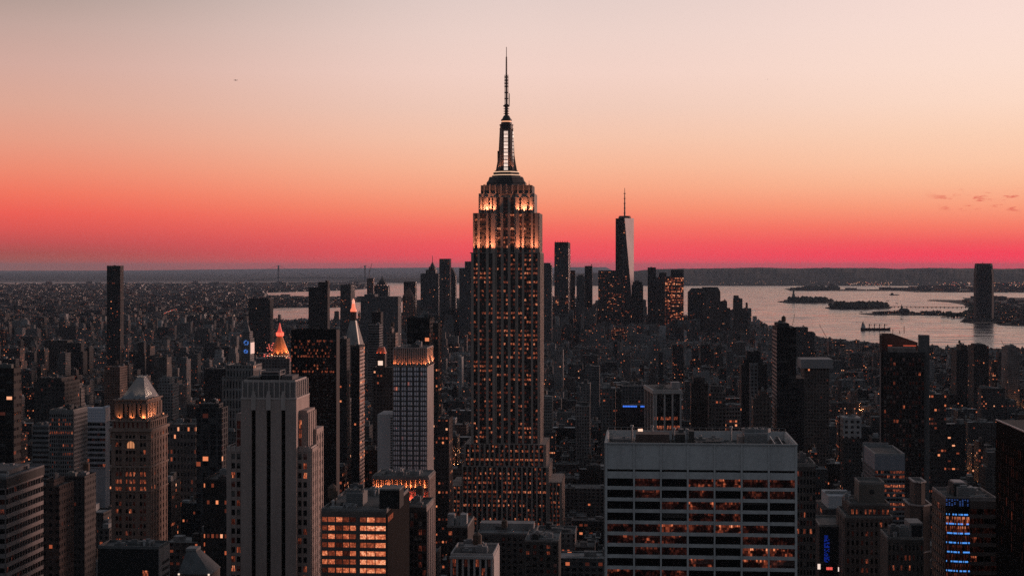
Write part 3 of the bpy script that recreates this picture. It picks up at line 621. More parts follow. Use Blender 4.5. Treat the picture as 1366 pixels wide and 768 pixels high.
    for yy in (D - .05,):
        rl.bar((.2, yy, ztop + 1.1), (W - .2, yy, ztop + 1.1), .05, 4)
        for i in range(28): rl.bar((.2 + (W - .4) * i / 27, yy, ztop + .1), (.2 + (W - .4) * i / 27, yy, ztop + 1.1), .04, 4)
    b.keep(806, 1064, 573, 780, 'the pale office slab'); b.foot(0, W, 0, D); b.finish()
slab_office()

# ---- stone tower with three dark strips, left of centre
def stripe_tower():
    b = Bld('striped_stone_tower', 'grey-brown stone tower with three black vertical strips and a ribbed crown, left of centre', 'office tower', 322.5, 640)
    X, Z = b.x, b.z; W = X(396.2); Dc = b.d(410.5, X(394)); st = plain((.37, .29, .26), .85, .22, .12); lt = plain((.46, .39, .36), .85, .2, .2)
    m = b.part('wall', st); zl, zs = Z(531), Z(545)
    m.box(0, W, 0, Dc, 0, zl)
    cols = [(X(a), X(c)) for a, c in ((336.6, 342), (356.5, 362), (376.3, 381.6))]
    b.facade(m, (0, 0), 0, W, Z(790), zs, cols, 22, sh=.5, pd=1.3, sd=.12, lit=lambda i, j: 0, sm=b.part('spandrel', plain((.02, .019, .019), .6, .2, .2)), mat=DIM); m2 = b.part('strip_backing', plain((.012, .012, .012)))
    for a, c in cols: m2.box(a, c, -.03, 0, Z(790), zs)
    for a, c in zip([0] + [c for _, c in cols], [a for a, _ in cols] + [W]): m.box(a, c, -1.3, 0, zs + .004, zl - .3)
    for a, c in cols:
        m.box(a, c, -1.0, 0, zs + .01, zl - .31)
        k = b.part('stone_finial', lt); q = (a + c) / 2; k.prism(rect(q - .95, q + .95, -1.75, -1.3), Z(546), Z(526)); k.prism(rect(q - .6, q + .6, -1.7, -1.3), Z(526), Z(521))
    b.part('cornice', lt).box(-.15, W + .15, -1.5, Dc, zl - .28, zl + .35)
    cr = b.part('crown', plain((.20, .18, .175), .85, .2, .2)); zc = Z(509.5, 0, 1); c0, c1 = X(324.3, 1), X(394.6, 1); cr.box(c0, c1, .6, Dc - .5, zl + .36, zc)
    for i in range(11):
        xx = c0 + (c1 - c0) * i / 10; b.part('crown_rib', lt).box(xx - .22, xx + .22, .05, .6, zl + .36, zc + .5)
    for i in range(7):
        yy = .8 + (Dc - 2) * i / 6; b.part('crown_rib', lt).box(c1, c1 + .5, yy - .3, yy + .3, zl + .36, zc + .4)
    parapet(b, c0 + .3, c1 - .3, 1, Dc - .9, zc, .9, .4, lt)
    # plant frame on the roof
    fx0, fx1 = X(347, 9), X(374, 9); fr = b.part('roof_frame', plain((.33, .31, .30), .6)); zz = zc + .1
    for xx in (fx0, fx1):
        for yy in (8, 17): fr.box(xx - .2, xx + .2, yy - .2, yy + .2, zz, zz + 4.2)
    for h in (2.6, 4.2):
        for yy in (8, 17): fr.box(fx0, fx1, yy - .15, yy + .15, zz + h - .2, zz + h)
        for xx in (fx0, fx1): fr.box(xx - .14, xx + .14, 8.2, 16.8, zz + h - .21, zz + h - .01)
    b.part('rooftop_unit', plain((.05, .05, .055))).box(fx0 + .6, fx1 - .6, 9, 16, zz, zz + 3.4); b.part('bulkhead', plain((.10, .095, .09))).box(X(330, 6), X(345, 6), 6, 16, zz, zz + 1.6)
    b.part('bulkhead', plain((.11, .10, .10))).box(X(376, 6), X(390, 6), 6, 18, zz, zz + 2.2)
    q = litter(b.rs, .22, .3, .95)
    # wings
    def wing(x0, x1, y0, y1, yt, side, cols, pf, scol=None, fh=None):
        zt = Z(yt); block(b, m, x0, x1, y0, y1, 0, zt, front=dict(cols=cols, fh=3.8, sh=1.5, pd=.5, sd=.3, lit=pf, zf=Z(790), top=1.5), right=dict(n=scol, frac=.5, fh=3.8, sh=1.6, pd=.5, sd=.25, lit=litter(b.rs, .06), zf=Z(790), top=1.5) if scol else None)
        for i in range(3): xx = x0 + (x1 - x0) * (i + .5) / 3; b.part('stone_finial', lt).box(xx - .35, xx + .35, y0 - .6, y0 + .3, zt - 1.2, zt + .9)
        parapet(b, x0, x1, y0, y1, zt, .6, .4, lt)
    xl = X(302.5, 2); wing(xl, -.02, 2, 22, 598, 0, [(X(309, 2) - xl, X(314, 2) - xl), (X(316.2, 2) - xl, X(321, 2) - xl)], q)
    xl = X(315, 5); m.box(xl, -.02, 5, 20, 0, Z(553)); b.facade(m, (xl, 5), 0, -xl - .02, Z(598), Z(562), [(X(316.3, 5) - xl, X(321.3, 5) - xl)], 3, sh=.5, pd=.4, sd=.15, lit=lambda i, j: .1)
    xr = X(409.5, 4); m.box(W, xr, 4, 4 + b.d(420, xr) - 4, 0, Z(548)); b.facade(m, (W, 4), 0, xr - W, Z(598), Z(560), [(X(397.6, 4) - W, X(402.6, 4) - W)], 3, sh=.5, pd=.4, sd=.15, lit=lambda i, j: (.2, .6, .8)[j])
    b.facade(m, (xr, 4), 90, b.d(420, xr) - 4, Z(598), Z(551), even(b.d(420, xr) - 4, 4, .4), 5, sh=.8, pd=.6, sd=.2, lit=litter(b.rs, .05))
    xr = X(415.2, 2.5); wing(W, xr, 2.5, 2.5 + 11, 598, 1, [(X(397.6, 2) - W, X(402.2, 2) - W), (X(404.6, 2) - W, X(409.4, 2) - W)], q, 3)
    xr2 = X(421, 14); block(b, m, W, xr2, 13.6, b.d(430, xr2), 0, Z(576), right=dict(n=3, frac=.5, fh=3.8, sh=1.6, pd=.5, sd=.25, lit=litter(b.rs, .08), zf=Z(790), top=2))
    b.keep(301, 431, 492, 780, 'the striped stone tower'); b.foot(X(302, 2), xr2, -2, 40); b.finish()
stripe_tower()

# ---- ornate brown tower with a floodlit pyramid roof
def ornate_tower():
    b = Bld('ornate_tower', 'ornate brown masonry tower with arched loggia and truncated pyramid roof lit from below', 'tower', 149, 800)
    X, Z = b.x, b.z; W = X(200); D = b.d(222.5, W); br = plain((.25, .17, .138), .85, .3, .12); lt = plain((.28, .20, .165), .85, .25, .2)
    m = b.part('wall', br); zc = Z(575)
    rs = b.rs
    lv = {}
    def lit(i, j):
        return rs.choice([0, 0, .1, .15, .6, .75]) if rs.random() < .28 else 0
    zb = Z(735); rows = int(round((zc - zb) / 3.9))
    def lit2(i, j):
        jj = rows - 1 - j
        if jj in (5, 6, 7): return rs.uniform(.55, .95) if rs.random() < .85 else .2
        return rs.uniform(.3, .8) if rs.random() < .10 else (.08 if rs.random() < .3 else 0)
    cols = [(X(a) , X(c)) for a, c in ((154.5, 158.2), (159.2, 162.6), (168, 171), (172.4, 176), (177.4, 180.6), (187, 190.4), (191.6, 195))]
    block(b, m, 0, W, 0, D, 0, zc, front=dict(cols=cols, nf=rows, sh=1.7, pd=.45, sd=.2, lit=lit2, zf=zb, top=1.0), right=dict(n=6, frac=.42, nf=rows, sh=1.6, pd=.45, sd=.2, lit=litter(rs, .05), zf=zb, top=1.0))
    # tall arched bays of the upper shaft
    for k, (a, c) in enumerate(((169.5, 180.5),)):
        ar = b.part('arch_window', GLASS); x0, x1 = X(a), X(c); r = (x1 - x0) / 2; cxx = (x0 + x1) / 2; z0, zr = Z(597), Z(592)
        pts = [(x1, -.5, z0), (x1, -.5, zr)] + [(cxx + r * math.cos(t), -.5, zr + r * .9 * math.sin(t)) for t in np.linspace(.2, math.pi - .2, 9)] + [(x0, -.5, zr), (x0, -.5, z0)]
        fr = b.part('arch_frame', lt); 
        for p, q in zip(pts, pts[1:]): fr.bar((p[0], p[1] - .15, p[2]), (q[0], q[1] - .15, q[2]), .35, 5)
        lam = b.part('arch_pane', lamp_mat((.9, .36, .16), .55))
        lam.face([(p[0], p[1] - .02, p[2]) for p in pts][::-1], [(p[0], p[2]) for p in pts]); 
        for f_ in (.33, .66): fr.bar((x0 + (x1 - x0) * f_, -.6, z0), (x0 + (x1 - x0) * f_, -.6, zr + r * .7), .14, 4)
        fr.box(x0 - .6, x1 + .6, -1.5, -.45, Z(600), Z(598), bottom=True)
    def belt(z, h, ov, name='cornice'):
        k = b.part(name, lt); k.box(-ov, W + ov, -ov, 0 if ov > 0 else .1, z, z + h, bottom=True); k.box(W, W + ov, 0, D + ov, z, z + h, bottom=True); k.box(-ov, 0, 0, D + ov, z, z + h, bottom=True)
    belt(zc, 1.4, 1.2); belt(Z(623), 1.0, .9); belt(Z(586), .7, .8); belt(Z(655), .6, .7)
    for i in range(9): xx = W * i / 8; b.part('bracket', lt).box(xx - .35, xx + .35, -1.1, -.5, Z(623) - 1.6, Z(623), bottom=True)
    # stepped gallery
    z1, z2 = zc + 1.4, Z(562); m.box(.4, W - .4, .4, D - .4, zc, z2)
    b.facade(m, (.4, .4), 0, W - .8, z1, z2, even(W - .8, 8, .42), 1, sh=.9, pd=.4, sd=.3, lit=lambda i, j: .08); b.facade(m, (W - .4, .4), 90, D - .8, z1, z2, even(D - .8, 8, .42), 1, sh=.9, pd=.4, sd=.3, lit=lambda i, j: 0)
    k = b.part('cornice', lt); k.box(-.5, W + .5, -.5, D + .5, z2, z2 + .6, bottom=True)
    for i in range(12): yy = D * i / 11; b.part('finial', lt).box(W - .1, W + .4, yy - .3, yy + .3, z2 + .6, z2 + 1.6)
    # loggia
    z3 = Z(534); lx0, lx1, ly0 = X(153.5, 2), X(195, 2), 2.0; ly1 = D - 2; m.box(lx0, lx1, ly0, ly1, z2, z3)
    b.facade(m, (lx0, ly0), 0, lx1 - lx0, z2 + 2.2, z3 - 1.8, even(lx1 - lx0, 6, .40, 1.4), 1, sh=.1, pd=.7, sd=.3, lit=lambda i, j: .05); b.facade(m, (lx1, ly0), 90, ly1 - ly0, z2 + 2.2, z3 - 1.8, even(ly1 - ly0, 5, .42, 1.6), 1, sh=.1, pd=.7, sd=.3, lit=lambda i, j: 0)
    k = b.part('cornice', lt); k.box(lx0 - .8, lx1 + .8, ly0 - .9, ly1 + .8, z3 - .2, z3 + .5, bottom=True)
    # truncated pyramid roof
    rz = Z(505); rf = b.part('pyramid_roof', plain((.22, .22, .225), .5, .3, .3, .2)); tx0, tx1 = X(185, D / 2), X(193.5, D / 2); ty = D / 2
    rf.prism(rect(lx0 + 2.4, lx1 - .8, ly0 + 1.2, ly1 - .8), z3 + .5, rz, poly1=rect(tx0, tx1, ty - 2.2, ty + 2.2))
    b.part('roof_cap', plain((.34, .34, .34), .5)).box(tx0 - .2, tx1 + .2, ty - 2.4, ty + 2.4, rz, rz + .5)
    for (xx, yy) in ((lx0 + 1, ly0 + .1), (lx0 + 4, ly0 + .1), (lx0 + 10, ly0 + .1), (lx1 - 3.5, ly0 + .1)): b.flood(xx, yy, z3 + .5, (xx + .5, yy + 4, z3 + 8), 1100, (1, .66, .46), 85)
    for yy in (4.5, 8, 11, 14): b.flood(lx1 + .1, yy, z3 + .5, (lx1 - 4, yy, z3 + 8), 1300, (1, .66, .46), 85)
    for xx in (lx0 + 2.6, lx0 + 9, lx1 - 1.2): b.flood(xx, .7, z2 + .6, (xx, 3.5, z2 + 6), 1100 if xx < lx1 - 2 else 2600, (1, .36, .14), size=110)
    for yy in (4, 9, 14): b.flood(W - .3, yy, z2 + .6, (lx1 - 1, yy, z2 + 6), 2000, (1, .38, .18), size=110)
    b.keep(147, 223, 503, 730, 'the ornate tower with the pyramid roof'); b.foot(-1, W + 1, -1, D + 1); b.finish()
ornate_tower()

# ---- hotel tower with the glowing crown
def hotel_tower():
    b = Bld('hotel_tower', 'slim grey tower of curtained windows with an orange glowing fluted crown', 'hotel tower', 524.3, 850)
    X, Z = b.x, b.z; W = X(569.2); D = b.d(577.6, W); gy = plain((.075, .073, .075), .8, .2, .15); st = plain((.38, .32, .295), .85, .2, .2)
    m = b.part('wall', gy); zt = Z(488.5); m.box(0, W, 0, D, 0, zt); zb = Z(640)
    cols = [(X(a), X(c)) for a, c in ((524.8, 533), (535.6, 541.6), (544, 550), (552.4, 558.4), (561, 569))]
    nf = int(round((638 - 488.5) / 6.42)); rs = b.rs
    b.facade(m, (0, 0), 0, W, zb, zt, cols, nf, sh=.75, pd=.5, sd=.3, mull=(3, 2, 2, 2, 3), mw=.3, lit=lambda i, j: (rs.uniform(.4, .9) if rs.random() < .035 else 0), mat=PALE)
    s_ = b.part('side_wall', st); s_.box(W, W + .4, -.5, D, 0, zt)
    cr = b.part('crown', plain((.30, .25, .225), .85, .15, .3)); zc = Z(466); cr.box(.6, W - .6, .9, D - .6, zt, zc)
    for i in range(16): xx = .4 + (W - 1) * i / 15; b.part('crown_fin', st).box(xx - .28, xx + .28, .1, .9, zt + .3, zc + .5)
    for i in range(8): yy = .6 + (D - 1.4) * i / 7; b.part('crown_fin', st).box(W - .6, W + .2, yy - .28, yy + .28, zt + .3, zc + .5)
    b.part('ledge', st).box(-.2, W + .9, -.8, D, zt - .1, zt + .28)
    parapet(b, .3, W + .2, 0, D, zc + .5, .6, .35, st); b.clutter(3, W - 4, 5, D - 5, zc + .2, 4, 0)
    for i in range(9): xx = .9 + (W - 1.8) * i / 8; b.flood(xx, -.3, zt + .3, (xx, 1.2, zt + 5), (700 if i in (0, 8) else 240), (1, .25, .09), 115)
    for i in range(6): yy = 1.5 + (D - 3) * i / 5; b.flood(W + .5, yy, zt + .3, (W - .8, yy, zt + 6.5), 2600, (1, .33, .15), 100)
    w_ = b.part('wing', plain((.44, .42, .42), .9, .12, .2)); w0 = X(503.5, 2); w_.box(w0, -.02, 2, D - 2, 0, Z(553)); 
    sl_ = b.part('notch_strip', plain((.03, .03, .032)))
    for j in range(22): sl_.box(X(522, 1.9) - .5, X(523.4, 1.9) - .1, 1.9, 2, Z(628 - j * 3.3), Z(626.4 - j * 3.3))
    b.keep(503, 578, 461, 632, 'the hotel tower with the glowing crown'); b.foot(w0, W, 0, D); b.finish()
hotel_tower()

def simple(name, label, cat, noun, x0, x1, yt, yb, Y, side=None, D=None, col=(.1, .09, .085), lit=.06, win=(3.2, 3.5, .5, .5), tiers=(), th=TH, roofc=None, clut=2, par=1.0, keep=True, tank=.2, rot=None):
    """a tower whose windows are too small in the picture to be modelled; tiers = (x0, x1, top row) upper setbacks"""
    b = Bld(name, label, cat, x0, Y, th); W = b.x(x1)
    if D is None: D = (b.d(side, W) if side > x1 else b.d(side, 0)) if side else W * .8
    m = b.part('wall', [FACADE, TINTED]); m.tint = (*col, lit); m.win = win; zt = b.z(yt); m.box(0, W, 0, D, 0, zt, capm=1)
    cx0, cx1, cy0, cy1, z = 0, W, 0, D, zt
    for (a, c, t) in tiers:
        iy = min((cy1 - cy0) * .15, 3.0); ny0, ny1 = cy0 + iy, cy1 - iy
        if par: parapet(b, cx0, cx1, cy0, cy1, z, par * .8, .4, plain(tuple(round(v * .9, 3) for v in col)))
        cx0, cx1, cy0, cy1 = b.x(a, ny0), b.x(c, ny0), ny0, ny1; z0 = z; z = b.z(t, 0, ny0); m.box(cx0, cx1, cy0, cy1, z0, z, capm=1)
    if par: parapet(b, cx0, cx1, cy0, cy1, z, par, .4, plain(tuple(round(v * 1.1, 3) for v in col)), roofmat=plain(roofc or (.08, .078, .076), .9, .5, .2))
    if clut: b.clutter(cx0 + 1, cx1 - 1, cy0 + 1, cy1 - 1, z + .1, clut, tank)
    lo, hi = min(x0, side or x0), max(x1, side or x1)
    if keep: b.keep(lo, hi, min([yt] + [t[2] for t in tiers]), yb, noun)
    b.foot(0, W, 0, D); b.top = (cx0, cx1, cy0, cy1, z); b.W, b.D, b.zt, b.m = W, D, zt, m
    return b
# ---- near buildings with modelled windows
def banded_office():
    b = Bld('banded_office', 'office block with pale bands between dark window strips, at the lower left edge', 'office building', -58, 600)
    X, Z = b.x, b.z; W = X(7); D = b.d(56.5, W); zt = Z(649); con = plain((.21, .18, .172), .85, .2, .15); dk = plain((.05, .045, .043), .8)
    m = b.part('wall', con); rs = b.rs
    block(b, m, 0, W, 0, D, 0, zt, front=dict(n=6, frac=.96, fh=3.62, sh=1.7, pd=.25, sd=.45, lit=litter(rs, .08, .2, .5), zf=Z(792), mat=OFFICE), right=dict(n=14, frac=.93, fh=3.62, sh=1.55, pd=.25, sd=.5, lit=litter(rs, .05, .2, .6), zf=Z(792), mat=OFFICE))
    t = b.part('top_band', dk); t.box(-.7, W + .7, -.7, D + .6, zt, zt + 3.2, bottom=True)
    parapet(b, -.6, W + .6, -.6, D + .5, zt + 3.2, .7, .4, plain((.16, .15, .15)), roofmat=plain((.13, .13, .14), .9, .4, .1))
    b.part('bulkhead', plain((.09, .088, .09))).box(4, W - 3, 8, D - 6, zt + 3.3, zt + 5.2); b.clutter(1, W - 1, 2, D - 3, zt + 3.3, 7, 0, .7)
    b.keep(-60, 57, 622, 780, 'the banded office at the left edge'); b.foot(0, W, 0, D); b.finish()
banded_office()
def bright_office():
    b = Bld('bright_office', 'office block whose window strips blaze orange, below the hotel tower', 'office building', 428.5, 560)
    X, Z = b.x, b.z; W = X(516); D = b.d(545, W); zt = Z(681); con = plain((.13, .11, .10), .85, .25, .2)
    m = b.part('wall', con); rs = b.rs
    def lit(i, j):
        r = rs.random()
        if i in (5, 6, 7): return rs.uniform(.95, 1.25) if (j % 3 != 0 or r < .6) else rs.uniform(.5, .8)
        return rs.uniform(.65, 1.1) if r < .6 else rs.uniform(.2, .6)
    cols = [(X(a), X(c)) for a, c in ((430, 437), (438, 447), (448.5, 457), (458, 466), (467, 475), (480.5, 489), (489.8, 500), (501, 514.6))]
    block(b, m, 0, W, 0, D, 0, zt, front=dict(cols=cols, nf=10, sh=1.25, pd=.5, sd=.65, lit=lit, zf=zt - 1.4 - 30.2, top=1.4, mat=BRIGHT))
    b.part('dark_side', plain((.012, .011, .011), .9, .2, .2, 0, .05)).box(W, W + .3, -.6, D, 0, zt - .5)  # black sheet over the right wall, shade put into its colour
    for k in range(4): b.window(W + .36, 2 + k * 3.0, zt - 3.0, 90, 2.6, 1.9, .55, BRIGHT)
    parapet(b, 0, W, 0, D, zt, .9, .5, plain((.19, .18, .175)), roofmat=plain((.10, .098, .095), .9, .4, .15))
    zz = zt + .15; k = b.part('cooling_tower', plain((.13, .13, .13), .6)); k.box(X(462, 12), X(484, 12), 12, 22, zz, zz + 4.6)
    for a in (467, 474, 480): k.lathe(X(a, 16), 16, [(2, zz + 4.6), (2, zz + 5.4), (1.7, zz + 5.4), (1.7, zz + 4.8)], 12)
    for j in range(5): k.box(X(462, 12) - .1, X(484, 12) + .1, 11.85, 12, zz + .5 + j * .8, zz + .9 + j * .8)
    b.tank(X(444, 14), 14, zz, 1.8)
    b.part('bulkhead', plain((.022, .022, .022))).box(X(506, 6), X(533, 6), 6, 16, zz, zz + 6.6); b.part('rooftop_unit', plain((.16, .155, .15))).box(X(506, 5.5), X(533, 5.5), 5.5, 16.5, zz + 6.6, zz + 7.2); b.clutter(2, W * .5, 2, 11, zz, 3, 0, .7); b.clutter(2, W - 2, D * .6, D - 2, zz, 4, 0)
    b.part('railing', plain((.4, .38, .37), .5)).box(X(484, 10), X(504, 10), 10, 10.1, zz + 1.0, zz + 1.12)
    b.keep(428, 545, 655, 780, 'the blazing orange office block'); b.foot(0, W, 0, D); b.finish()
    b = Bld('ribbed_tower', 'near-black ribbed tower with a pink-lit right side behind the blazing office', 'office tower', 541, 700)
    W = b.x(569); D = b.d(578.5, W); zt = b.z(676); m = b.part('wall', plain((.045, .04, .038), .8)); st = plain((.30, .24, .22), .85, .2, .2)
    block(b, m, 0, W, 0, D, 0, zt, front=dict(n=5, frac=.8, fh=3.8, sh=1.2, pd=.5, sd=.15, lit=litter(b.rs, .04, .2, .5), zf=b.z(790), top=2))
    s_ = b.part('side_wall', st); s_.box(W, W + .05, 0, D, 0, zt); b.facade(s_, (W + .05, 0), 90, D, b.z(790), zt - 2, even(D, 4, .4), 10, sh=1.6, pd=.5, sd=.2, lit=litter(b.rs, .05))  # sunset light painted into the pinkish side wall
    parapet(b, 0, W, 0, D, zt, 1, .4); b.clutter(2, W - 2, 2, D - 2, zt, 3, 1); b.keep(540, 579, 672, 780, 'the ribbed tower'); b.foot(0, W, 0, D); b.finish()
bright_office()
def glowing_podium():
    b = Bld('glowing_podium', 'low block with an orange-lit colonnade at the foot of the hotel tower', 'building', 497, 775)
    X, Z = b.x, b.z; W = X(571.5); D = 24; zt = Z(636.5); st = plain((.26, .19, .165), .85, .2, .2); m = b.part('wall', st)
    m.box(0, W, 1.2, D, 0, zt); zb, zc = Z(653), Z(639)
    for i in range(13): xx = .3 + (W - .6) * i / 12; b.part('column', st).box(xx - .38, xx + .38, 0, 1.2, zb, zc)
    b.facade(m, (0, 1.2), 0, W, zb, zc, even(W, 12, .5), 1, sh=.2, pd=.1, sd=.1, lit=lambda i, j: .12)
    b.part('cornice', plain((.20, .17, .16))).box(-.4, W + .4, -.5, D + .3, zc, zt + .3, bottom=True); b.part('ledge', st).box(-.3, W + .3, -.4, 1.2, zb - .8, zb, bottom=True)
    red = lambda i, j: b.rs.uniform(.35, .7) if i > 5 else b.rs.uniform(.1, .4)
    b.facade(m, (0, 1.2), 0, W, Z(700), zb - .8, even(W, 13, .5), 5, sh=1.6, pd=1.0, sd=.8, lit=red)
    b.facade(m, (W, 1.2), 90, D - 1.2, Z(790), zc, even(D - 1.2, 5, .42), 14, sh=1.8, pd=.4, sd=.2, lit=litter(b.rs, .1))
    parapet(b, 0, W, 0, D, zt + .3, .7, .4, roofmat=plain((.14, .135, .13), .9, .4, .2)); b.clutter(3, W - 4, 4, D - 4, zt + .4, 5, 0)
    for i in range(12): xx = .3 + (W - .6) * (i + .5) / 12; b.flood(xx, .2, zb + .05, (xx, 1.3, zc - .5), 3600, (1, .27, .10), 120)
    for i in range(6): xx = W * .52 + i * W * .08; b.flood(xx, -.6, zb - 6.5, (xx, .3, zb - 3), 1900, (1, .13, .07), 120)
    b.keep(496, 573, 628, 672, 'the block with the lit colonnade'); b.foot(0, W, 0, D); b.finish()
glowing_podium()
def grid_block():
    b = Bld('grey_grid_block', 'grey grid-fronted office block with two bright window rows, left of the ornate tower', 'office building', 66, 1000)
    X, Z = b.x, b.z; W = X(97.8); D = b.d(116, W); zt = Z(548); rs = b.rs; m = b.part('wall', plain((.17, .165, .165), .85, .2, .1))
    def lit(i, j):
        jj = 15 - j
        if jj == 4: return rs.uniform(.5, .9)
        if jj in (1, 2, 7, 9): return rs.uniform(.3, .7) if rs.random() < .55 else .05
        return .3 if rs.random() < .04 else 0
    block(b, m, 0, W, 0, D, 0, zt, front=dict(n=11, frac=.6, nf=16, sh=1.1, pd=.4, sd=.3, lit=lit, zf=zt - 45, top=1.5), right=dict(n=12, frac=.55, nf=16, sh=1.2, pd=.4, sd=.5, lit=litter(rs, .02), zf=zt - 45, top=1.5))
    parapet(b, 0, W, 0, D, zt, 1, .4); b.clutter(2, W - 2, 3, D - 3, zt, 3, 0); b.keep(65, 117, 545, 628, 'the grey grid block'); b.foot(0, W, 0, D); b.finish()
    b = Bld('white_wing_block', 'white-topped block with a pale blank upper wall beside the grey grid block', 'office building', 112, 1150)
    X, Z = b.x, b.z; W = X(140.5); D = b.d(146.5, W); wh = plain((.50, .52, .58), .8, .1, .1); m = b.part('wall', wh); zt, zm = Z(544), Z(562); m.box(0, W, 0, D, zm, zt)
    lo = b.part('banded_wall', plain((.30, .30, .32))); block(b, lo, 0, W, .3, D, 0, zm, front=dict(n=8, frac=.95, nf=9, sh=1.7, pd=.2, sd=.5, lit=litter(b.rs, .02), zf=zm - 34))
    pt = b.part('parapet', wh); pt.prism(rect(0, W, 0, .5), zt, zt + .1, cap=False); pt.prism(rect(W * .9, W, 0, D), zt, zt + 1.2)
    k = b.part('vent_dots', plain((.08, .08, .12)))
    for i in range(11):
        for j in range(4): k.box(1 + i * 1.45, 1.4 + i * 1.45, -.06, 0, zt - 1.8 - j * 2.1, zt - 1.4 - j * 2.1)
    b.part('glow_end', plain((.65, .52, .48))).box(W, W + .3, 0, D, zm, zt); b.keep(112, 147, 542, 595, 'the white-topped block'); b.foot(0, W, 0, D); b.finish()  # pinkish end panel, low sunlight painted into its colour
grid_block()
def blue_lights_block():
    b = Bld('blue_lit_office', 'office block with a curved glass corner striped by blue light lines, lower right', 'office building', 1263, 560)
    X, Z = b.x, b.z; W = X(1331); D = b.d(1243.5, 0); zt = Z(667); rs = b.rs; br = plain((.11, .088, .08), .85, .25, .2); xc = X(1293.5)
    m = b.part('wall', br); fh = 3.36; nf = 11; zb = zt - 2.2 - nf * fh
    m.box(xc, W, 0, D, 0, zt); m.box(.0, xc, 1.8, D, 0, zt)
    def lit(i, j):
        jj = nf - 1 - j
        return rs.uniform(.5, .9) if jj >= 8 else (rs.uniform(.2, .5) if (jj == 3 and i == 0) else (.55 if rs.random() < .06 else rs.uniform(0, .13)))
    b.facade(m, (xc, 0), 0, W - xc, zb, zt - 2.2, even(W - xc, 4, .94), nf, sh=1.35, pd=.3, sd=.45, lit=lit, mat=OFFICE)
    b.facade(m, (0, D), -90, D - 1.9, zb, zt - 2.2, even(D - 1.9, 7, .94), nf, sh=1.0, pd=.2, sd=.4, lit=litter(rs, .05, .2, .8), mat=OFFICE)
    m.box(xc, W, -.45, 0, zt - 2.2, zt)
    # curved corner: chord panels of glass with light lines between the floors
    R_ = []; n = 9
    for i in range(n + 1):
        t = i / n; R_.append((xc * t, 1.4 * (1 - t) - .6 * math.sin(t * math.pi)))
    blue = lamp_mat((.10, .38, 1.0), .95); 
    for j in range(nf):
        za = zt - 2.2 - (j + 1) * fh
        for i in range(n):
            (x0, y0), (x1, y1) = R_[i], R_[i + 1]; a = math.degrees(math.atan2(y1 - y0, x1 - x0)); L = math.hypot(x1 - x0, y1 - y0)
            lv = .95 if j == 1 else (rs.uniform(.4, .8) if j == 2 else (rs.uniform(.1, .35) if j > 2 else .02)); b.window((x0 + x1) / 2, (y0 + y1) / 2, za + fh / 2, a, L * .97, fh - .5, lv, OFFICE)
        sp_ = b.part('spandrel', plain((.06, .06, .065))); out = [(x, y - .12) for x, y in R_] + [(xc, 1.9), (0, 1.9)]; sp_.prism(out, za - .25, za + .25); sp_.face([(x, y, za - .25) for x, y in out[::-1]])
        if j > 0 or True:
            bl = b.part('light_line', blue)
            for i in range(n):
                (x0, y0), (x1, y1) = R_[i], R_[i + 1]
                for q in range(3): f0, f1 = q / 3 + .04, q / 3 + .27; (rs.random() < .72) and bl.prism([(x0 + (x1 - x0) * f0, y0 + (y1 - y0) * f0 - .3), (x0 + (x1 - x0) * f1, y0 + (y1 - y0) * f1 - .3), (x0 + (x1 - x0) * f1, y0 + (y1 - y0) * f1 - .13), (x0 + (x1 - x0) * f0, y0 + (y1 - y0) * f0 - .13)], za + (.3 if j else .3) + 0, za + .82)
    up = b.part('corner_screen', plain((.03, .035, .06), .3)); out = R_ + [(xc, 1.9), (0, 1.9)]; up.prism(out, zt - 2.2, zt + .6)
    cap = b.part('lit_screen', lamp_mat((.05, .12, .40), .6))
    for i in range(n):
        for k in range(5):
            if rs.random() < .55: (x0, y0), (x1, y1) = R_[i], R_[i + 1]; zz = zt - 1.9 + k * .5; cap.prism([(x0, y0 - .1), ((x0 + x1) / 2, (y0 + y1) / 2 - .1), ((x0 + x1) / 2, (y0 + y1) / 2), (x0, y0)], zz, zz + .2)
    parapet(b, 0, W, 1.9, D, zt, 1.0, .4, plain((.25, .22, .21))); zz = zt + .15
    b.part('bulkhead', plain((.05, .05, .05))).box(X(1272, 10), X(1292, 10), 10, 20, zz, zz + 4.4); b.part('rooftop_unit', plain((.45, .38, .36))).box(X(1273, 11), X(1287, 11), 11, 19, zz + 4.4, zz + 4.9); b.clutter(4, W - 2, 6, D - 3, zz, 7, 0)
    b.keep(1243, 1332, 640, 780, 'the blue-striped corner block'); b.foot(0, W, -1, D); b.finish()
    # chamfered dark tower on its left
    b = Bld('chamfered_tower', 'dark chamfered tower with pale ledges, touching the blue-striped corner block', 'office tower', 1216, 545)
    X, Z = b.x, b.z; W = X(1243); D = 15; br = plain((.085, .068, .062), .85, .25, .2); lt = plain((.36, .33, .32), .8)
    m = b.part('wall', br); c = 3.0; poly = lambda o: [(c - o * .4, -o), (W - c + o * .4, -o), (W + o, c - o * .4), (W + o, D + o), (-o, D + o), (-o, c - o * .4)]
    z1, z2 = Z(675), Z(645); m.prism(poly(.0), 0, z1); m.prism(poly(-1.6), z1, z2)
    for zz, o in ((z1, .5), (z2, -1.2), (Z(737), .4)):
        k = b.part('ledge', lt); k.prism(poly(o), zz, zz + .5, cap=False); k.prism(poly(o - .6)[::-1], zz, zz + .5, cap=False)
        for (p, q) in zip(poly(o), poly(o)[1:] + poly(o)[:1]):
            pass
        pi, po = poly(o - .6), poly(o)
        for i in range(6): k.face([(*po[i], zz + .5), (*po[(i + 1) % 6], zz + .5), (*pi[(i + 1) % 6], zz + .5), (*pi[i], zz + .5)])
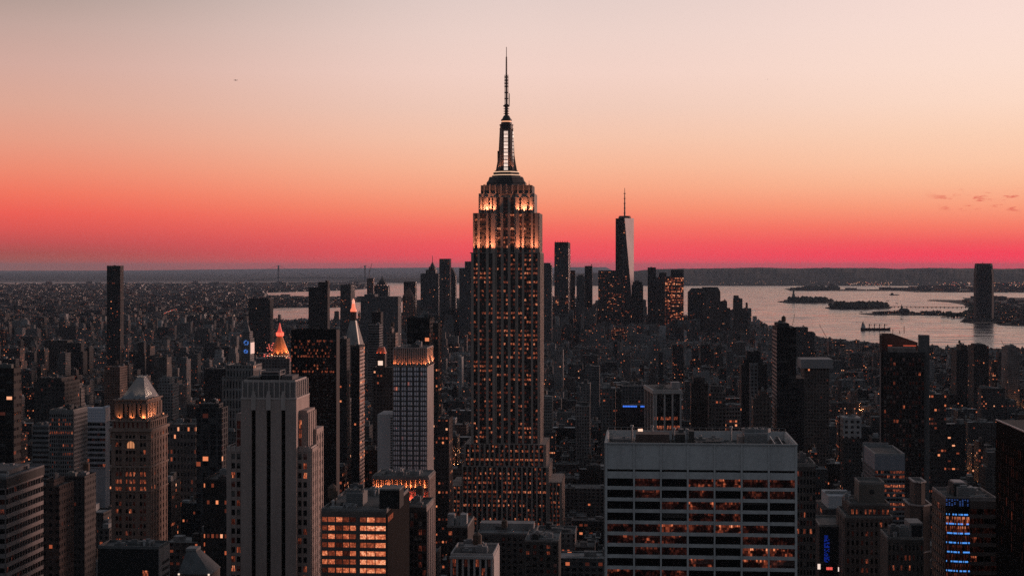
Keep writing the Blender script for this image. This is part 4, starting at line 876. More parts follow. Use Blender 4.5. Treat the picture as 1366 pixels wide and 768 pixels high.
    b.facade(m, (c, 0), 0, W - 2 * c, Z(790), z1 - 1, even(W - 2 * c, 2, .5), 8, sh=.8, pd=.5, sd=.1, lit=litter(b.rs, .12, .2, .8))
    b.part('roof', plain((.05, .05, .05))).box(2, W - 2, 2, D - 2, z2, z2 + .1); b.keep(1209, 1244, 642, 780, 'the chamfered dark tower'); b.foot(0, W, 0, D); b.finish()
blue_lights_block()
def right_group():
    b = Bld('stepped_masonry_block', 'stepped dark masonry block with small lit windows beside the white roof plant, lower right', 'building', 1128, 620)
    X, Z = b.x, b.z; W = X(1191); rs = b.rs; m = b.part('wall', plain((.125, .10, .09), .85, .3, .15)); q = litter(rs, .13, .3, .85, .12)
    for x0, x1, yt, yb, y0, n in ((1128, 1191, 690, 790, 0, 10), (1134, 1187, 675, 690, 4, 9)):
        a, c = X(x0, y0), X(x1, y0); block(b, m, a, c, y0, 26, 0, Z(yt), front=dict(n=n, frac=.5, fh=3.7, sh=1.8, pd=.4, sd=.2, lit=q, zf=Z(yb), top=.8), left=dict(n=5, frac=.45, fh=3.7, sh=1.8, pd=.4, sd=.2, lit=lambda i, j: 0, zf=Z(yb), top=.8))
        parapet(b, a, c, y0, 26, Z(yt), .8, .4)
    a, c = X(1146, 8), X(1180, 8); tb = b.part('top_block', plain((.15, .13, .115), .85, .3, .15)); tb.box(a, c, 8, 22, Z(675) + .15, Z(649)); parapet(b, a, c, 8, 22, Z(649), 1, .4); b.clutter(X(1132, 2), X(1143, 2), 10, 24, Z(675), 2, 0)
    b.part('louvre', plain((.03, .03, .03))).box((a + c) / 2 - .8, (a + c) / 2 + .8, 7.9, 8, Z(662), Z(656)); b.keep(1127, 1192, 647, 780, 'the stepped masonry block'); b.foot(0, W, 0, 28); b.finish()
    b = Bld('grey_office_tower', 'grey office tower with a blank lighter top above bright window rows', 'office tower', 1167, 800)
    X, Z = b.x, b.z; W = X(1207); D = b.d(1152.5, 0); m = b.part('wall', plain((.17, .165, .17), .85, .2, .15)); zt = Z(607); zm = Z(626)
    m.box(0, W, 0, D, 0, zm - .01); tp = b.part('blank_top', plain((.22, .225, .25), .85, .15, .2)); tp.box(0, W, 0, D, zm, zt); 
    def lit(i, j):
        jj = 12 - j; return {0: .5 if rs.random() < .35 else 0, 1: .7 if rs.random() < .6 else .1, 2: 0, 3: rs.uniform(.7, 1), 4: .6 if rs.random() < .5 else .1, 5: .7 if rs.random() < .55 else .05, 6: 0, 7: rs.uniform(.6, .95), 8: .75 if rs.random() < .5 else .1}.get(jj, .4 if rs.random() < .1 else 0)
    b.facade(m, (0, 0), 0, W, zm - 2.35 * 13, zm, even(W, 10, .85), 13, sh=1.0, pd=.25, sd=.4, lit=lit); b.facade(m, (0, D), -90, D, zm - 2.35 * 13, zm, even(D, 9, .6), 13, sh=1.0, pd=.3, sd=.2, lit=lambda i, j: 0)
    parapet(b, 0, W, 0, D, zt, 1, .4, plain((.3, .3, .3))); k = b.part('top_frame', plain((.28, .27, .27))); k.box(-.5, W * .85, D + .1, D + 1, 0, zt + 2.2)
    b.keep(1152, 1208, 598, 695, 'the grey tower with bright rows'); b.foot(0, W, 0, D + 1); b.finish()
    b = Bld('fine_grid_tower', 'narrow dark tower of fine window grid hard against the pale slab right side', 'apartment tower', 1062.5, 560)
    W = b.x(1088); m = b.part('wall', plain((.085, .078, .075), .85, .25, .2)); zt = b.z(622); block(b, m, 0, W, 0, 20, 0, zt, front=dict(n=6, frac=.62, fh=2.85, sh=1.2, pd=.3, sd=.25, lit=litter(b.rs, .04), zf=b.z(790), top=1))
    parapet(b, 0, W, 0, 20, zt, 1.2, .4); b.clutter(1, W - 1, 3, 17, zt, 3, 0); b.keep(1062, 1089, 619, 780, 'the fine-grid tower'); b.foot(0, W, 0, 20); b.finish()
    b = Bld('white_plant_block', 'dark block carrying a long white box of roof plant, behind the fine-grid tower', 'building', 1097, 800)
    X, Z = b.x, b.z; W = X(1140); m = b.part('wall', [FACADE, TINTED]); m.tint = (.06, .055, .055, .12); m.box(0, W, 0, 34, 0, Z(679), capm=1)
    wh = plain((.42, .42, .43), .7, .15, .2); k = b.part('plant_box', wh); zz = Z(679); k.prism([(X(1105, 4), 4), (W - .5, 4), (W - .5, 28), (X(1098, 20), 28), (X(1098, 20), 20)], zz, Z(661, 0, 4))
    for i in range(4): xx = X(1107 + i * 8, 10); b.part('roof_fan', plain((.30, .30, .30))).lathe(xx, 14, [(2.2, Z(661, 0, 4)), (2.2, Z(661, 0, 4) + 1), (1.9, Z(661, 0, 4) + 1), (1.9, Z(661, 0, 4) + .3)], 12)
    b.keep(1096, 1128, 652, 700, 'the white roof plant'); b.foot(0, W, 0, 34); b.finish()
    b = Bld('neon_block', 'black low block with a tall blue neon strip and small bright screens', 'building', 1093, 640)
    X, Z = b.x, b.z; W = X(1126); m = b.part('wall', plain((.03, .03, .032), .7)); m.box(0, W, 0, 25, 0, Z(702)); parapet(b, 0, W, 0, 25, Z(702), .8, .4)
    k = b.part('neon_strip', lamp_mat((.02, .08, .85), .22))
    for i in range(4):
        for j in range(28):
            if b.rs.random() < .75 - i * .12: k.box(X(1099.5 + i * 1.8) , X(1100.9 + i * 1.8), -.25, 0, Z(749 - j * 1.28), Z(748.2 - j * 1.28), bottom=True)
    for a, c, y0, y1, col, st in ((1090.3, 1094, 751, 758, (1, .78, .66), .9), (1117.5, 1121.5, 755, 760.5, (1, .80, .70), .9)): b.part('screen', lamp_mat(col, st)).box(X(a), X(c), -1.2, -.9, Z(y1), Z(y0), bottom=True)
    s_ = b.part('sign_board', plain((.02, .02, .02))); s_.box(X(1094.5), X(1117), -1.1, -.8, Z(761), Z(752.5), bottom=True); r_ = b.part('sign_lettering', lamp_mat((1.0, .12, .10), .9), sub='sign_board')
    for i in range(4): r_.box(X(1102 + i * 2.1), X(1103.6 + i * 2.1), -1.3, -1.11, Z(758.6), Z(755), bottom=True)
    b.keep(1088, 1127, 700, 780, 'the blue neon strip'); b.foot(0, W, 0, 25); b.finish()
    b = Bld('corner_block', 'dark masonry block with a grey penthouse box, in front of the chamfered tower', 'building', 1184, 520)
    X, Z = b.x, b.z; W = X(1232); m = b.part('wall', plain((.085, .075, .07), .85, .3, .2)); zt = Z(719); block(b, m, 0, W, 0, 16, 0, zt, front=dict(n=9, frac=.45, fh=3.5, sh=1.7, pd=.3, sd=.15, lit=litter(b.rs, .16, .3, .85), zf=Z(790), top=1))
    parapet(b, 0, W, 0, 16, zt, .8, .4); p_ = b.part('penthouse', plain((.21, .21, .21))); p_.box(X(1213, 2), X(1231, 2), 2, 12, zt, Z(698)); b.part('louvre', plain((.03, .03, .035))).box(X(1216, 1.9), X(1230, 1.9), 1.9, 2, zt + .6, Z(701)); b.clutter(1, 8, 2, 12, zt, 3, 0)
    b.keep(1183, 1233, 696, 780, 'the block with a grey penthouse'); b.foot(0, W, 0, 16); b.finish()
    b = Bld('black_edge_tower', 'black glass tower with a bright slanting roof edge, cut by the right edge', 'office tower', 1432, 430)
    X, Z = b.x, b.z; W = 40; D = b.d(1329, 0); m = b.part('wall', plain((.008, .008, .008), .95, .2, .2, 0, .05)); zt = Z(604); m.box(0, W, 0, D, 0, zt)
    b.facade(m, (0, D), -90, D, Z(800), zt - 6, even(D, 40, .85), 10, sh=.8, pd=.2, sd=.1, lit=litter(b.rs, .02, .1, .45), mat=DIM); pe = b.part('parapet', plain((.55, .45, .42), .5)); pe.box(-.25, .25, 0, D, zt, zt + .35); b.part('roof', plain((.02, .02, .02))).box(.25, W, 0, D, zt, zt + .1)
    b.keep(1329, 1440, 563, 780, 'the black tower at the right edge'); b.foot(0, W, 0, D); b.finish()
right_group()
def low_centre():
    b = Bld('white_column_block', 'small block with a white columned top, low centre below the setback skyscraper', 'building', 601, 640)
    X, Z = b.x, b.z; W = X(658); D = b.d(665.5, W); wh = plain((.42, .39, .375), .8, .2, .2); m = b.part('wall', plain((.05, .045, .045))); zt = Z(741); m.box(0, W, 0, D, 0, zt - .1)
    for i in range(8): xx = (W - 1) * i / 7; b.part('pier', wh).box(xx, xx + .85, -.8, 0, Z(790), zt - 1.0)
    b.facade(m, (0, 0), 0, W, Z(790), zt - 1, even(W, 7, .7), 4, sh=.6, pd=0, sd=.15, lit=litter(b.rs, .2, .2, .6), pier=False)
    b.part('cornice', wh).box(-.3, W + .3, -1.1, .4, zt - 1, zt, bottom=True); s_ = b.part('side_wall', wh); s_.box(W, W + .3, 0, D, 0, zt); parapet(b, 0, W, .4, D, zt, 1.0, .45, wh)
    k = b.part('rooftop_unit', plain((.22, .21, .21))); k.box(X(618, 8), X(640, 8), 8, 15, zt, zt + 2.4); b.clutter(2, W - 2, 3, D - 3, zt, 5, 1); b.keep(600, 666, 727, 780, 'the white-columned block'); b.foot(0, W, -1, D); b.finish()
    for nm, lab, x0, x1, yt, Y, c, n in (('brick_block', 'dark brick block with two pale roof boxes, left of the white-columned block', 596, 624, 703, 760, (.055, .048, .045), 2), ('long_roof_block', 'long low block with a grey lit roof right below the setback skyscraper', 637, 714, 712, 960, (.10, .09, .085), 0), ('plant_roof_block', 'grey block crowded with roof plant, right of the long grey roof', 700, 745, 722, 900, (.08, .075, .07), 5)):
        b = Bld(nm, lab, 'building', x0, Y); X, Z = b.x, b.z; W = X(x1); m = b.part('wall', plain(c, .85, .3, .2)); zt = Z(yt); block(b, m, 0, W, 0, 30, 0, zt, front=dict(n=int(W / 3.4), frac=.5, fh=3.6, sh=1.6, pd=.3, sd=.2, lit=litter(b.rs, .12, .3, .85), zf=Z(790), top=1))
        parapet(b, 0, W, 0, 30, zt, 1, .4, roofmat=plain((.20, .195, .19), .9, .35, .1)); b.clutter(2, W - 2, 3, 26, zt + .1, 3 + n * 2, .5)
        if n == 2:
            for a in (597, 614): b.part('roof_box', plain((.30, .30, .30))).box(X(a, 4), X(a + 8.5, 4), 4, 10, zt, Z(687.5))
        if n == 0:
            k = b.part('roof_shed', plain((.27, .255, .25))); k.box(X(640, 16), X(712, 16), 16, 27, zt + .1, zt + 4.2)
        b.keep(x0, x1, yt - 14, 780, {2: 'the brick block with two roof boxes', 0: 'the long grey roof', 5: 'the plant-crowded roof'}[n]); b.foot(0, W, 0, 30); b.finish()
    b = Bld('black_box_block', 'black windowless box block with one lit window, at the foot of the ornate tower', 'building', 130.5, 560)
    X, Z = b.x, b.z; W = X(211.5); D = b.d(225.5, W); zt = Z(731); m = b.part('wall', plain((.018, .018, .018), .6, .2, .2)); m.box(0, W, 0, D, 0, zt); s_ = b.part('side_wall', plain((.27, .235, .22))); s_.box(W, W + .3, 0, D, 0, zt)  # pale side wall, light from the right put into its colour
    for j in range(3): s_.m = 0; b.part('side_opening', plain((.03, .03, .03))).box(W + .3, W + .34, D * .25, D * .95, Z(754 + j * 9), Z(750 + j * 9))
    parapet(b, 0, W, 0, D, zt, 1, .4, plain((.12, .12, .12)), roofmat=plain((.10, .10, .10), .9, .4, .2)); b.window(X(194), -.05, Z(763), 0, 2.0, 1.9, .9); b.clutter(3, W - 3, 3, D - 3, zt, 3, 0); b.keep(130, 226, 725, 780, 'the black box block'); b.foot(0, W, 0, D); b.finish()
    b = Bld('hip_roof_block', 'small block with a dark truncated hip roof and two corner lamps', 'building', 238, 580)
    X, Z = b.x, b.z; W = X(280); D = 14; m = b.part('wall', plain((.14, .12, .11))); ze = Z(765); m.box(0, W, 0, D, 0, ze); rf = b.part('hip_roof', plain((.13, .135, .14), .5, .3, .4)); a, c = X(250, 5), X(262, 5); rf.prism(rect(-.3, W + .3, -.3, D + .3), ze, Z(737), poly1=rect(a, c, 4, 9.5)); b.part('roof_cap', plain((.26, .26, .26))).box(a - .3, c + .3, 3.7, 9.8, Z(737), Z(733.5))
    for xx in (.3, W - .3): b.part('corner_lamp', lamp_mat((1, .75, .6), 1)).box(xx - .3, xx + .3, -.7, -.35, ze - .3, ze + .3, bottom=True)
    b.keep(237, 284, 732, 780, 'the dark hip roof'); b.foot(0, W, 0, D); b.finish()
low_centre()

# ---- middle-distance and far towers
def gold_pyramid():
    b = Bld('pyramid_tower', 'tower under a floodlit gold pyramid with a red glowing lantern tip', 'tower', 341, 1800)
    X, Z = b.x, b.z; W = X(386); D = W * .9; m = b.part('wall', [FACADE, TINTED]); m.tint = (.14, .135, .14, .04); m.box(0, W, 0, D, 0, Z(478), capm=1); cx, cy = X(373.3, D / 2), D / 2
    gold = plain((.52, .21, .095), .55, .25, .08, .1); za, zb = Z(475.5), Z(449); h0, h1 = (X(386) - X(361)) / 2, (X(376.6) - X(370)) / 2
    m.box(cx - h0 - 2, cx + h0 + 2, cy - h0 - 2, cy + h0 + 2, Z(478), za, capm=1); b.part('pyramid_roof', gold).prism(oct_(cx, cy, h0), za, zb, poly1=oct_(cx, cy, h1))
    ln = b.part('lantern', lamp_mat((.85, .10, .07), .55)); ln.prism(oct_(cx, cy, h1 + .4), zb, Z(443)); ln.lathe(cx, cy, [(h1, Z(443)), (h1 * .55, Z(438)), (.5, Z(431.5))], 8)
    gl = b.part('lit_lantern', lamp_mat((1, .20, .13), .8)); 
    for k in range(8): a = k * math.pi / 4 + .39; gl.box(cx + (h1 + .5) * math.cos(a) - .9, cx + (h1 + .5) * math.cos(a) + .9, cy + (h1 + .5) * math.sin(a) - .9, cy + (h1 + .5) * math.sin(a) + .9, Z(448.5), Z(444))
    rs = b.rs
    for (x0, x1, y0, y1, n) in ((352.5, 365, 454, 476, 26), (384, 391, 474, 482, 8)):
        for _ in range(n):
            f = rs.random(); px = x0 + (x1 - x0) * f; py = rs.uniform(max(y0, y1 - (y1 - y0) * (.35 + f)), y1); k = b.part('scaffold_lamp', lamp_mat((1, .20, .14), .85 if rs.random() < .6 else .4)); xx = X(px, cy - h0); k.box(xx - .5, xx + .5, cy - h0 - .9, cy - h0, Z(py), Z(py) + 1.0)
    for i in range(9): xx = cx - h0 - 1 + (2 * h0 + 2) * i / 8; b.part('ledge_lamp', lamp_mat((1, .62, .45), .7)).box(xx - .5, xx + .5, cy - h0 - 2.4, cy - h0 - 1.8, za, za + .9)
    for dx in (-.6, 0, .6): b.flood(cx + dx * h0, cy - h0 - 1, za + .5, (cx + dx * h0 * .4, cy - h0 * .4, zb - 4), 9000, (1, .42, .2), 70)
    for dy in (-.5, .5): b.flood(cx + h0 + 1, cy + dy * h0, za + .5, (cx + h0 * .45, cy + dy * h0 * .3, zb - 4), 30000, (1, .42, .2), 70)
    b.keep(341, 391, 430, 500, 'the gold pyramid tower'); b.foot(0, W, 0, D); b.finish()
    b = Bld('lantern_tower', 'slender campanile tower with steep pyramid roof and a red-white glowing lantern', 'tower', 458, 2080)
    X, Z = b.x, b.z; W = X(479.5); D = b.d(486, W); m = b.part('wall', [FACADE, TINTED]); m.tint = (.16, .14, .13, .05); zt = Z(460); m.box(0, W, 0, D, 0, zt, capm=1); cx, cy = W * .47, D / 2
    s_ = b.part('side_wall', [FACADE]); s_.tint = (.42, .32, .28, .25); s_.win = (4, 4, .4, .4); s_.box(W, W + .4, 0, D, 0, zt); rf = b.part('pyramid_roof', plain((.24, .23, .22), .6)); rf.prism(rect(.5, W - .5, .5, D - .5), zt, Z(428), poly1=rect(cx - 4, cx + 4, cy - 4, cy + 4))  # side tint paler and pinker than the front, painted as sunlit
    ed = b.part('lit_hip', lamp_mat((.95, .62, .48), .55)); ed.bar((W - .4, .4, zt), (cx + 4, cy - 4, Z(428)), .7, 4)  # glowing bar added along the hip to draw light on the slope
    cp = b.part('colonnade', plain((.12, .09, .08)))
    for k in range(8): a = k * math.pi / 4; cp.lathe(cx + 3.4 * math.cos(a), cy + 3.4 * math.sin(a), [(.7, Z(428)), (.7, Z(416))], 6)
    cp.lathe(cx, cy, [(2.4, Z(428)), (2.4, Z(416))], 8); b.part('lit_ring', lamp_mat((1.0, .22, .12), .95)).lathe(cx, cy, [(4.3, Z(416)), (4.1, Z(413.4)), (2.6, Z(411)), (2.1, Z(405.5))], 10); b.part('lit_lantern', lamp_mat((1.0, .40, .28), .9)).lathe(cx, cy, [(1.8, Z(405.5)), (1.9, Z(401.5)), (.2, Z(398.5))], 8)
    b.keep(458, 487, 400, 470, 'the lantern-topped campanile'); b.foot(0, W, 0, D); b.finish()
gold_pyramid()
def dark_box():
    b = Bld('black_office_tower', 'flat-topped black office tower with broken rows of orange windows, right of the gold pyramid', 'office tower', 388.3, 1050)
    X, Z = b.x, b.z; W = X(448.2); D = b.d(452.5, W); m = b.part('wall', plain((.012, .011, .011), .5, .2, .05)); zt = Z(440.5); rs = b.rs; m.box(0, W, 0, D, 0, zt)
    rows = {0: .35, 1: .22, 2: .25, 3: .35, 4: .4, 5: .75, 6: .04, 7: .12, 8: .5, 9: .3, 10: .7}
    nf = 36; zf = Z(452.5)
    def lit(i, j):
        p = rows.get(nf - 1 - j, .012) * .6; return rs.uniform(.3, .85) if rs.random() < p else 0
    b.facade(m, (0, 0), 0, W, zf - nf * 2.05, zf, even(W, 28, .8), nf, sh=.7, pd=.12, sd=.06, lit=lit); s_ = b.part('side_wall', plain((.06, .05, .048))); s_.box(W, W + .3, 0, D, 0, zt); parapet(b, 0, W, 0, D, zt, .6, .4, plain((.02, .02, .02)), roofmat=plain((.03, .03, .03)))
    b.keep(388, 453, 438, 625, 'the flat black office tower'); b.foot(0, W, 0, D); b.finish()
dark_box()
def pillared():
    b = Bld('pillared_building', 'grey building with tall pale pillars under a wide flat roof slab', 'building', 871.5, 1400, R(-2.5))
    X, Z = b.x, b.z; W = X(908.5); D = 62; zt = Z(520); pa = plain((.42, .40, .385), .8, .15, .1); m = b.part('wall', plain((.045, .042, .042))); m.box(.8, W - .8, 1.6, D - .8, 0, zt - 3.5)
    rf = b.part('roof_slab', pa); rf.box(-.8, W + .8, -.8, D + .8, zt - 3.4, zt, bottom=True); b.part('roof', plain((.07, .07, .07))).box(1, W - 1, 1, D - 1, zt + .01, zt + .2)
    for px in (872.2, 875.2, 886.6, 897.2, 908): xx = X(px); b.part('pillar', pa).box(xx - .75, xx + .75, 0, 1.5, 0, zt - 3.4)
    for f in (.3, .62, .97): b.part('pillar', pa).box(-.2, .8, D * f - .7, D * f + .7, 0, zt - 3.4)
    b.facade(m, (.8, 1.6), 0, W - 1.6, zt - 3.5 - 4 * 12, zt - 3.5, even(W - 1.6, 12, .8), 12, sh=1.2, pd=.2, sd=.15, lit=lambda i, j: {1: .6, 4: .85, 6: .7, 3: .45}.get(j, .0) if b.rs.random() < .7 else 0)
    k = b.part('bulkhead', plain((.38, .35, .34))); k.box(X(896, 12), X(907, 12), 12, 22, zt, zt + 6); b.clutter(3, W * .6, 6, D - 4, zt, 3, 0); b.keep(857, 909, 510, 576, 'the pillared building'); b.foot(0, W, 0, D); b.finish()
    b = simple('blue_sign_block', 'dark block with two thin blue light bars along its top, beside the pillared building', 'office building', 'the block with blue light bars', 829, 872, 542, 576, 1480, D=30, col=(.05, .05, .055), lit=.02, clut=1)
    for a, c in ((831, 850.5), (854.5, 871)): 
        for q in np.arange(a, c - 1, 2.1): b.part('light_bar', lamp_mat((.06, .22, 1.0), .9)).box(b.x(q), b.x(q + 1.7), -.5, 0, b.z(542.6), b.z(540.6), bottom=True)
    b.finish()
    simple('grey_rear_block', 'plain grey block standing behind the two blue light bars', 'office building', 'the plain grey rear block', 829, 860, 516, 545, 1620, D=30, col=(.11, .11, .115), lit=.01).finish()
pillared()
def wedge_tower():
    b = Bld('wedge_top_tower', 'dark tower with a wedge-shaped crown glowing red inside, before the river', 'apartment tower', 1178.5, 1000, R(12.6))
    X, Z = b.x, b.z; W = X(1233); D = 26; dk = (.035, .03, .03); m = b.part('wall', plain(dk, .6, .3, .1)); zt = Z(469.5); rs = b.rs; m.box(0, W, 0, D, 0, zt)
    b.facade(m, (0, 0), 0, W, Z(640), zt - 3, even(W, 13, .62), 26, sh=1.0, pd=.3, sd=.15, lit=litter(rs, .035, .3, .85)); e = b.part('corner_pier', plain((.30, .22, .20))); e.box(X(1173.6), X(1175.2), 0, 1.2, 0, zt); m.box(X(1175.2), 0, 1.0, D, 0, zt)
    wd = b.part('wedge_crown', plain((.11, .07, .06), .6)); x0, x1, x2 = X(1173.6), X(1190), X(1226); za, zb, z0 = Z(446.5), Z(458.5), zt
    for y0, y1 in ((D - 2, D),):
        P = [(x0, z0), (x2, z0), (x2, zb), (x1, za), (x0, za)]; wd.face([(x, y0, z) for x, z in P]); wd.face([(x, y1, z) for x, z in P[::-1]])
        for (a, c) in zip(P, P[1:] + P[:1]): wd.face([(a[0], y1, a[1]), (c[0], y1, c[1]), (c[0], y0, c[1]), (a[0], y0, a[1])])
    wd.box(x0, x0 + 1.4, 0, D - 2, z0, za); lo = b.part('plant_screen', plain((.20, .17, .16))); lo.box(X(1184, 1), X(1222, 1), 1, 12, zt, Z(463.5)); gl = b.part('red_glow_lamp', lamp_mat((1, .15, .08), .4))
    for a, c in ((1184.5, 1190), (1205, 1222)): gl.box(X(a, 13), X(c, 13), 13, 13.5, Z(462.5), Z(461.3))
    for a in (1187, 1209, 1217): b.flood(X(a, 13), 14, Z(462.8), (X(a, 13), D - 1, Z(459)), 130, (1, .25, .14), 110)
    b.part('chimney_block', plain((.13, .125, .125), .85, .2, .2)).box(X(1225.5, 3), X(1240, 3), 3, 14, 0, Z(447)); 
    for a, h in ((1191, 3), (1206, 5), (1200, 2)): b.part('rooftop_antenna', plain((.05, .05, .05))).bar((X(a, D), D - 1, Z(447)), (X(a, D), D - 1, Z(447) + h), .2, 4)
    b.keep(1173, 1241, 445, 605, 'the wedge-topped dark tower'); b.foot(-3, W + 4, 0, D); b.finish()
wedge_tower()
# ---- towers too far for modelled windows
def T(name, label, cat, noun, x0, x1, yt, yb, Y, **k): b = simple(name, label, cat, noun, x0, x1, yt, yb, Y, **k); b.finish()
DK, GR, BR, LG = (.032, .030, .030), (.10, .098, .10), (.11, .088, .08), (.26, .25, .25)
OT, AT, BB = 'office tower', 'apartment tower', 'building'
T('black_left_tower', 'black tower with orange light rows at the left edge, above the banded office', OT, 'the black tower at the left edge', -45, 18.5, 492, 625, 720, side=28, col=(.022, .018, .017), lit=0.055, win=(3.2, 3.6, .8, .4), par=.5)
T('lone_dark_tower', 'lone dark slab tower standing high over the far shore on the left', AT, 'the lone dark tower on the left', 142.5, 160.5, 355, 435, 3000, side=165, col=DK, lit=0.0275, win=(3, 3.2, .7, .5), clut=1, tank=0)
T('dark_stub_tower', 'short broad dark tower standing before the far inlet, left of the gold pyramid', AT, 'the short dark tower', 331.5, 360, 400, 435, 4200, D=40, col=DK, lit=0.0165, tiers=((333, 358, 398),), clut=1)
b = simple('notched_tower', 'black tower with a notched top in front of the far inlet', AT, 'the notched black tower', 411.5, 437, 384, 440, 3300, side=440, col=(.022, .021, .022), lit=0.022, clut=0)
b.m.box(b.x(424), b.x(437), 3, b.D - 3, b.zt, b.z(376)); b.m.box(b.x(434), b.x(437), 1, b.D - 1, b.z(376), b.z(374)); b.finish()
T('tall_twin_slab', 'tall grey-black tower with one bright patch of windows, behind the lantern-topped campanile', AT, 'the tower behind the campanile', 454, 468, 380, 440, 4600, side=473.5, col=(.06, .058, .058), lit=0.055, clut=1)
b = simple('tower_under_construction', 'thin reddish tower frame under construction with a crane on top', AT, 'the thin tower frame with a crane', 489.5, 498, 371, 395, 6300, D=25, col=(.13, .08, .07), lit=0.033, clut=0, par=0)
k = b.part('crane', plain((.2, .1, .08))); k.bar((b.W * .3, 8, b.zt), (b.W * .3, 8, b.zt + 34), 1.1, 4); k.bar((b.W * .3, 8, b.zt + 22), (b.W * .75, 8, b.zt + 60), .8, 4); b.finish()
b = simple('domed_old_tower', 'broad old tower with a stepped dark cupola and small lights along its ledge', OT, 'the tower with the stepped cupola', 499, 517.5, 381, 420, 5900, D=50, col=(.06, .058, .06), lit=0.0165, tiers=((503, 514, 377),), clut=0)
c = b.top; b.part('cupola', plain((.05, .055, .055))).lathe((c[0] + c[1]) / 2, (c[2] + c[3]) / 2, [(13, c[4]), (12, c[4] + 6), (6, c[4] + 11), (4, c[4] + 16), (.3, c[4] + 24)], 10)
for i in range(5): b.part('ledge_lamp', lamp_mat((1, .5, .4), .6)).box(b.W * (.05 + .22 * i), b.W * (.05 + .22 * i) + 2.4, -1.5, -.5, b.zt + 1, b.zt + 3)
b.finish()
b = simple('dark_gabled_tower', 'dark tower left of the stepped downtown cluster with an orange-lit pointed building before it', OT, 'the dark gabled tower', 538.5, 554, 376, 410, 5700, D=40, col=DK, lit=0.011, clut=0); b.finish()
b = simple('orange_gable_building', 'pointed building glowing faint orange, before the dark gabled tower', BB, 'the faint orange pointed building', 537, 551, 395, 430, 5200, D=40, col=(.14, .08, .06), lit=0.055, clut=0, par=0)
b.part('gable_roof', plain((.17, .09, .07))).prism(rect(0, b.W, 0, b.D), b.zt, b.z(384), poly1=rect(b.W * .45, b.W * .55, b.D * .4, b.D * .6)); b.finish()
b = simple('spired_gothic_tower', 'stepped old tower topped by a pointed cap and thin spire in the downtown cluster', OT, 'the spired old tower', 561, 585, 365, 410, 5600, D=60, col=(.065, .065, .068), lit=0.022, win=(4, 4, .5, .5), tiers=((568, 581, 360), (572, 579.5, 356)), clut=0)
c = b.top; cx_, cy_ = (c[0] + c[1]) / 2, (c[2] + c[3]) / 2; k = b.part('spire', plain((.09, .09, .09))); k.lathe(cx_, cy_, [((c[1] - c[0]) * .45, c[4]), ((c[1] - c[0]) * .33, c[4] + 7), (3.2, c[4] + 14), (1.2, c[4] + 17), (.7, b.z(341))], 8); b.finish()
b = simple('paired_shaft_tower', 'downtown tower of two joined shafts, highest left of the centre skyscraper', AT, 'the paired-shaft tower', 586, 592, 345.5, 410, 5300, D=45, col=(.075, .075, .078), lit=0.0165, clut=0)
s_ = b.part('second_shaft', [FACADE, TINTED]); s_.tint = (.09, .085, .085, .04); s_.box(b.W + 1.5, b.x(600, 4), 4, b.D, 0, b.z(345), capm=1); b.finish()
b = simple('slant_top_tower', 'dark tower with a steep slanting top beside the paired-shaft tower', OT, 'the slant-topped tower', 601, 607.5, 368, 410, 5450, D=40, col=(.05, .05, .052), lit=0.0165, clut=0, par=0)
w_ = b.part('slanted_top', plain((.05, .05, .052))); w_.prism(rect(0, b.W, 0, b.D), b.zt, b.z(357), poly1=rect(0, b.W * .25, 0, b.D)); b.finish()
T('stepped_grey_tower', 'grey stepped tower touching the left side of the floodlit skyscraper', OT, 'the grey stepped tower', 612.5, 640, 358, 410, 5000, D=60, col=(.07, .07, .073), lit=0.0165, tiers=((620, 640, 349),), clut=0)
T('wide_grey_slab', 'wide grey slab block with faint window texture, far beyond the lantern-topped campanile', BB, 'the wide grey slab', 481, 531, 396, 440, 4300, D=60, col=(.095, .096, .10), lit=0.00825, win=(4, 3.5, .5, .5), tiers=((486, 500, 393),))
T('black_narrow_tower', 'narrow black tower before the wide grey slab', AT, 'the narrow black tower', 496, 508, 417, 470, 2700, side=511, col=(.018, .018, .018), lit=0.011, clut=1)
T('banded_far_block', 'grey banded block right below the narrow black tower', BB, 'the grey banded block', 491, 506, 434, 470, 2300, D=30, col=(.15, .15, .155), lit=0.0165, win=(30, 3.8, .96, .5))
T('pair_grey_towers', 'pale brownish tower split in two shafts, left of the hotel tower crown', AT, 'the pale brown split tower', 516.5, 527.5, 445, 488, 1650, D=20, col=(.22, .165, .145), lit=0.0165, tiers=((519, 523, 439),))
b = simple('red_mansard_building', 'dark building with a small red-lit mansard roof and one bright white window', BB, 'the red-lit mansard roof', 497, 524, 491, 560, 1500, D=30, col=(.075, .065, .062), lit=0.033, clut=0)
tw = b.part('tower_top', plain((.10, .075, .068))); x0, x1 = b.x(502.5, 6), b.x(513.5, 6); tw.box(x0, x1, 6, 15, b.zt, b.z(472)); rm = b.part('mansard_roof', plain((.45, .16, .11), .6)); rm.prism(rect(x0 - .4, x1 + .4, 5.6, 15.4), b.z(472), b.z(463.5), poly1=rect(x0 + 1.4, x1 - 1.4, 7.4, 13.6)); b.part('lit_window', lamp_mat((1.0, .70, .55), .95)).box(b.x(504.3, 6), b.x(510.6, 6), 5.9, 6, b.z(487.5), b.z(481.5))
for xx in (x0, (x0 + x1) / 2, x1): b.flood(xx, 5, b.z(473), (xx * .6 + (x0 + x1) * .2, 7, b.z(466)), 420, (1, .30, .16), 100)
b.finish()
T('dark_crown_tower', 'black tower with faint vertical ribs right behind the hotel tower crown', OT, 'the black ribbed tower behind the crown', 543, 573, 425, 466, 1300, D=30, col=(.018, .018, .019), lit=0.00825, win=(4.5, 3.6, .75, .8), clut=3)
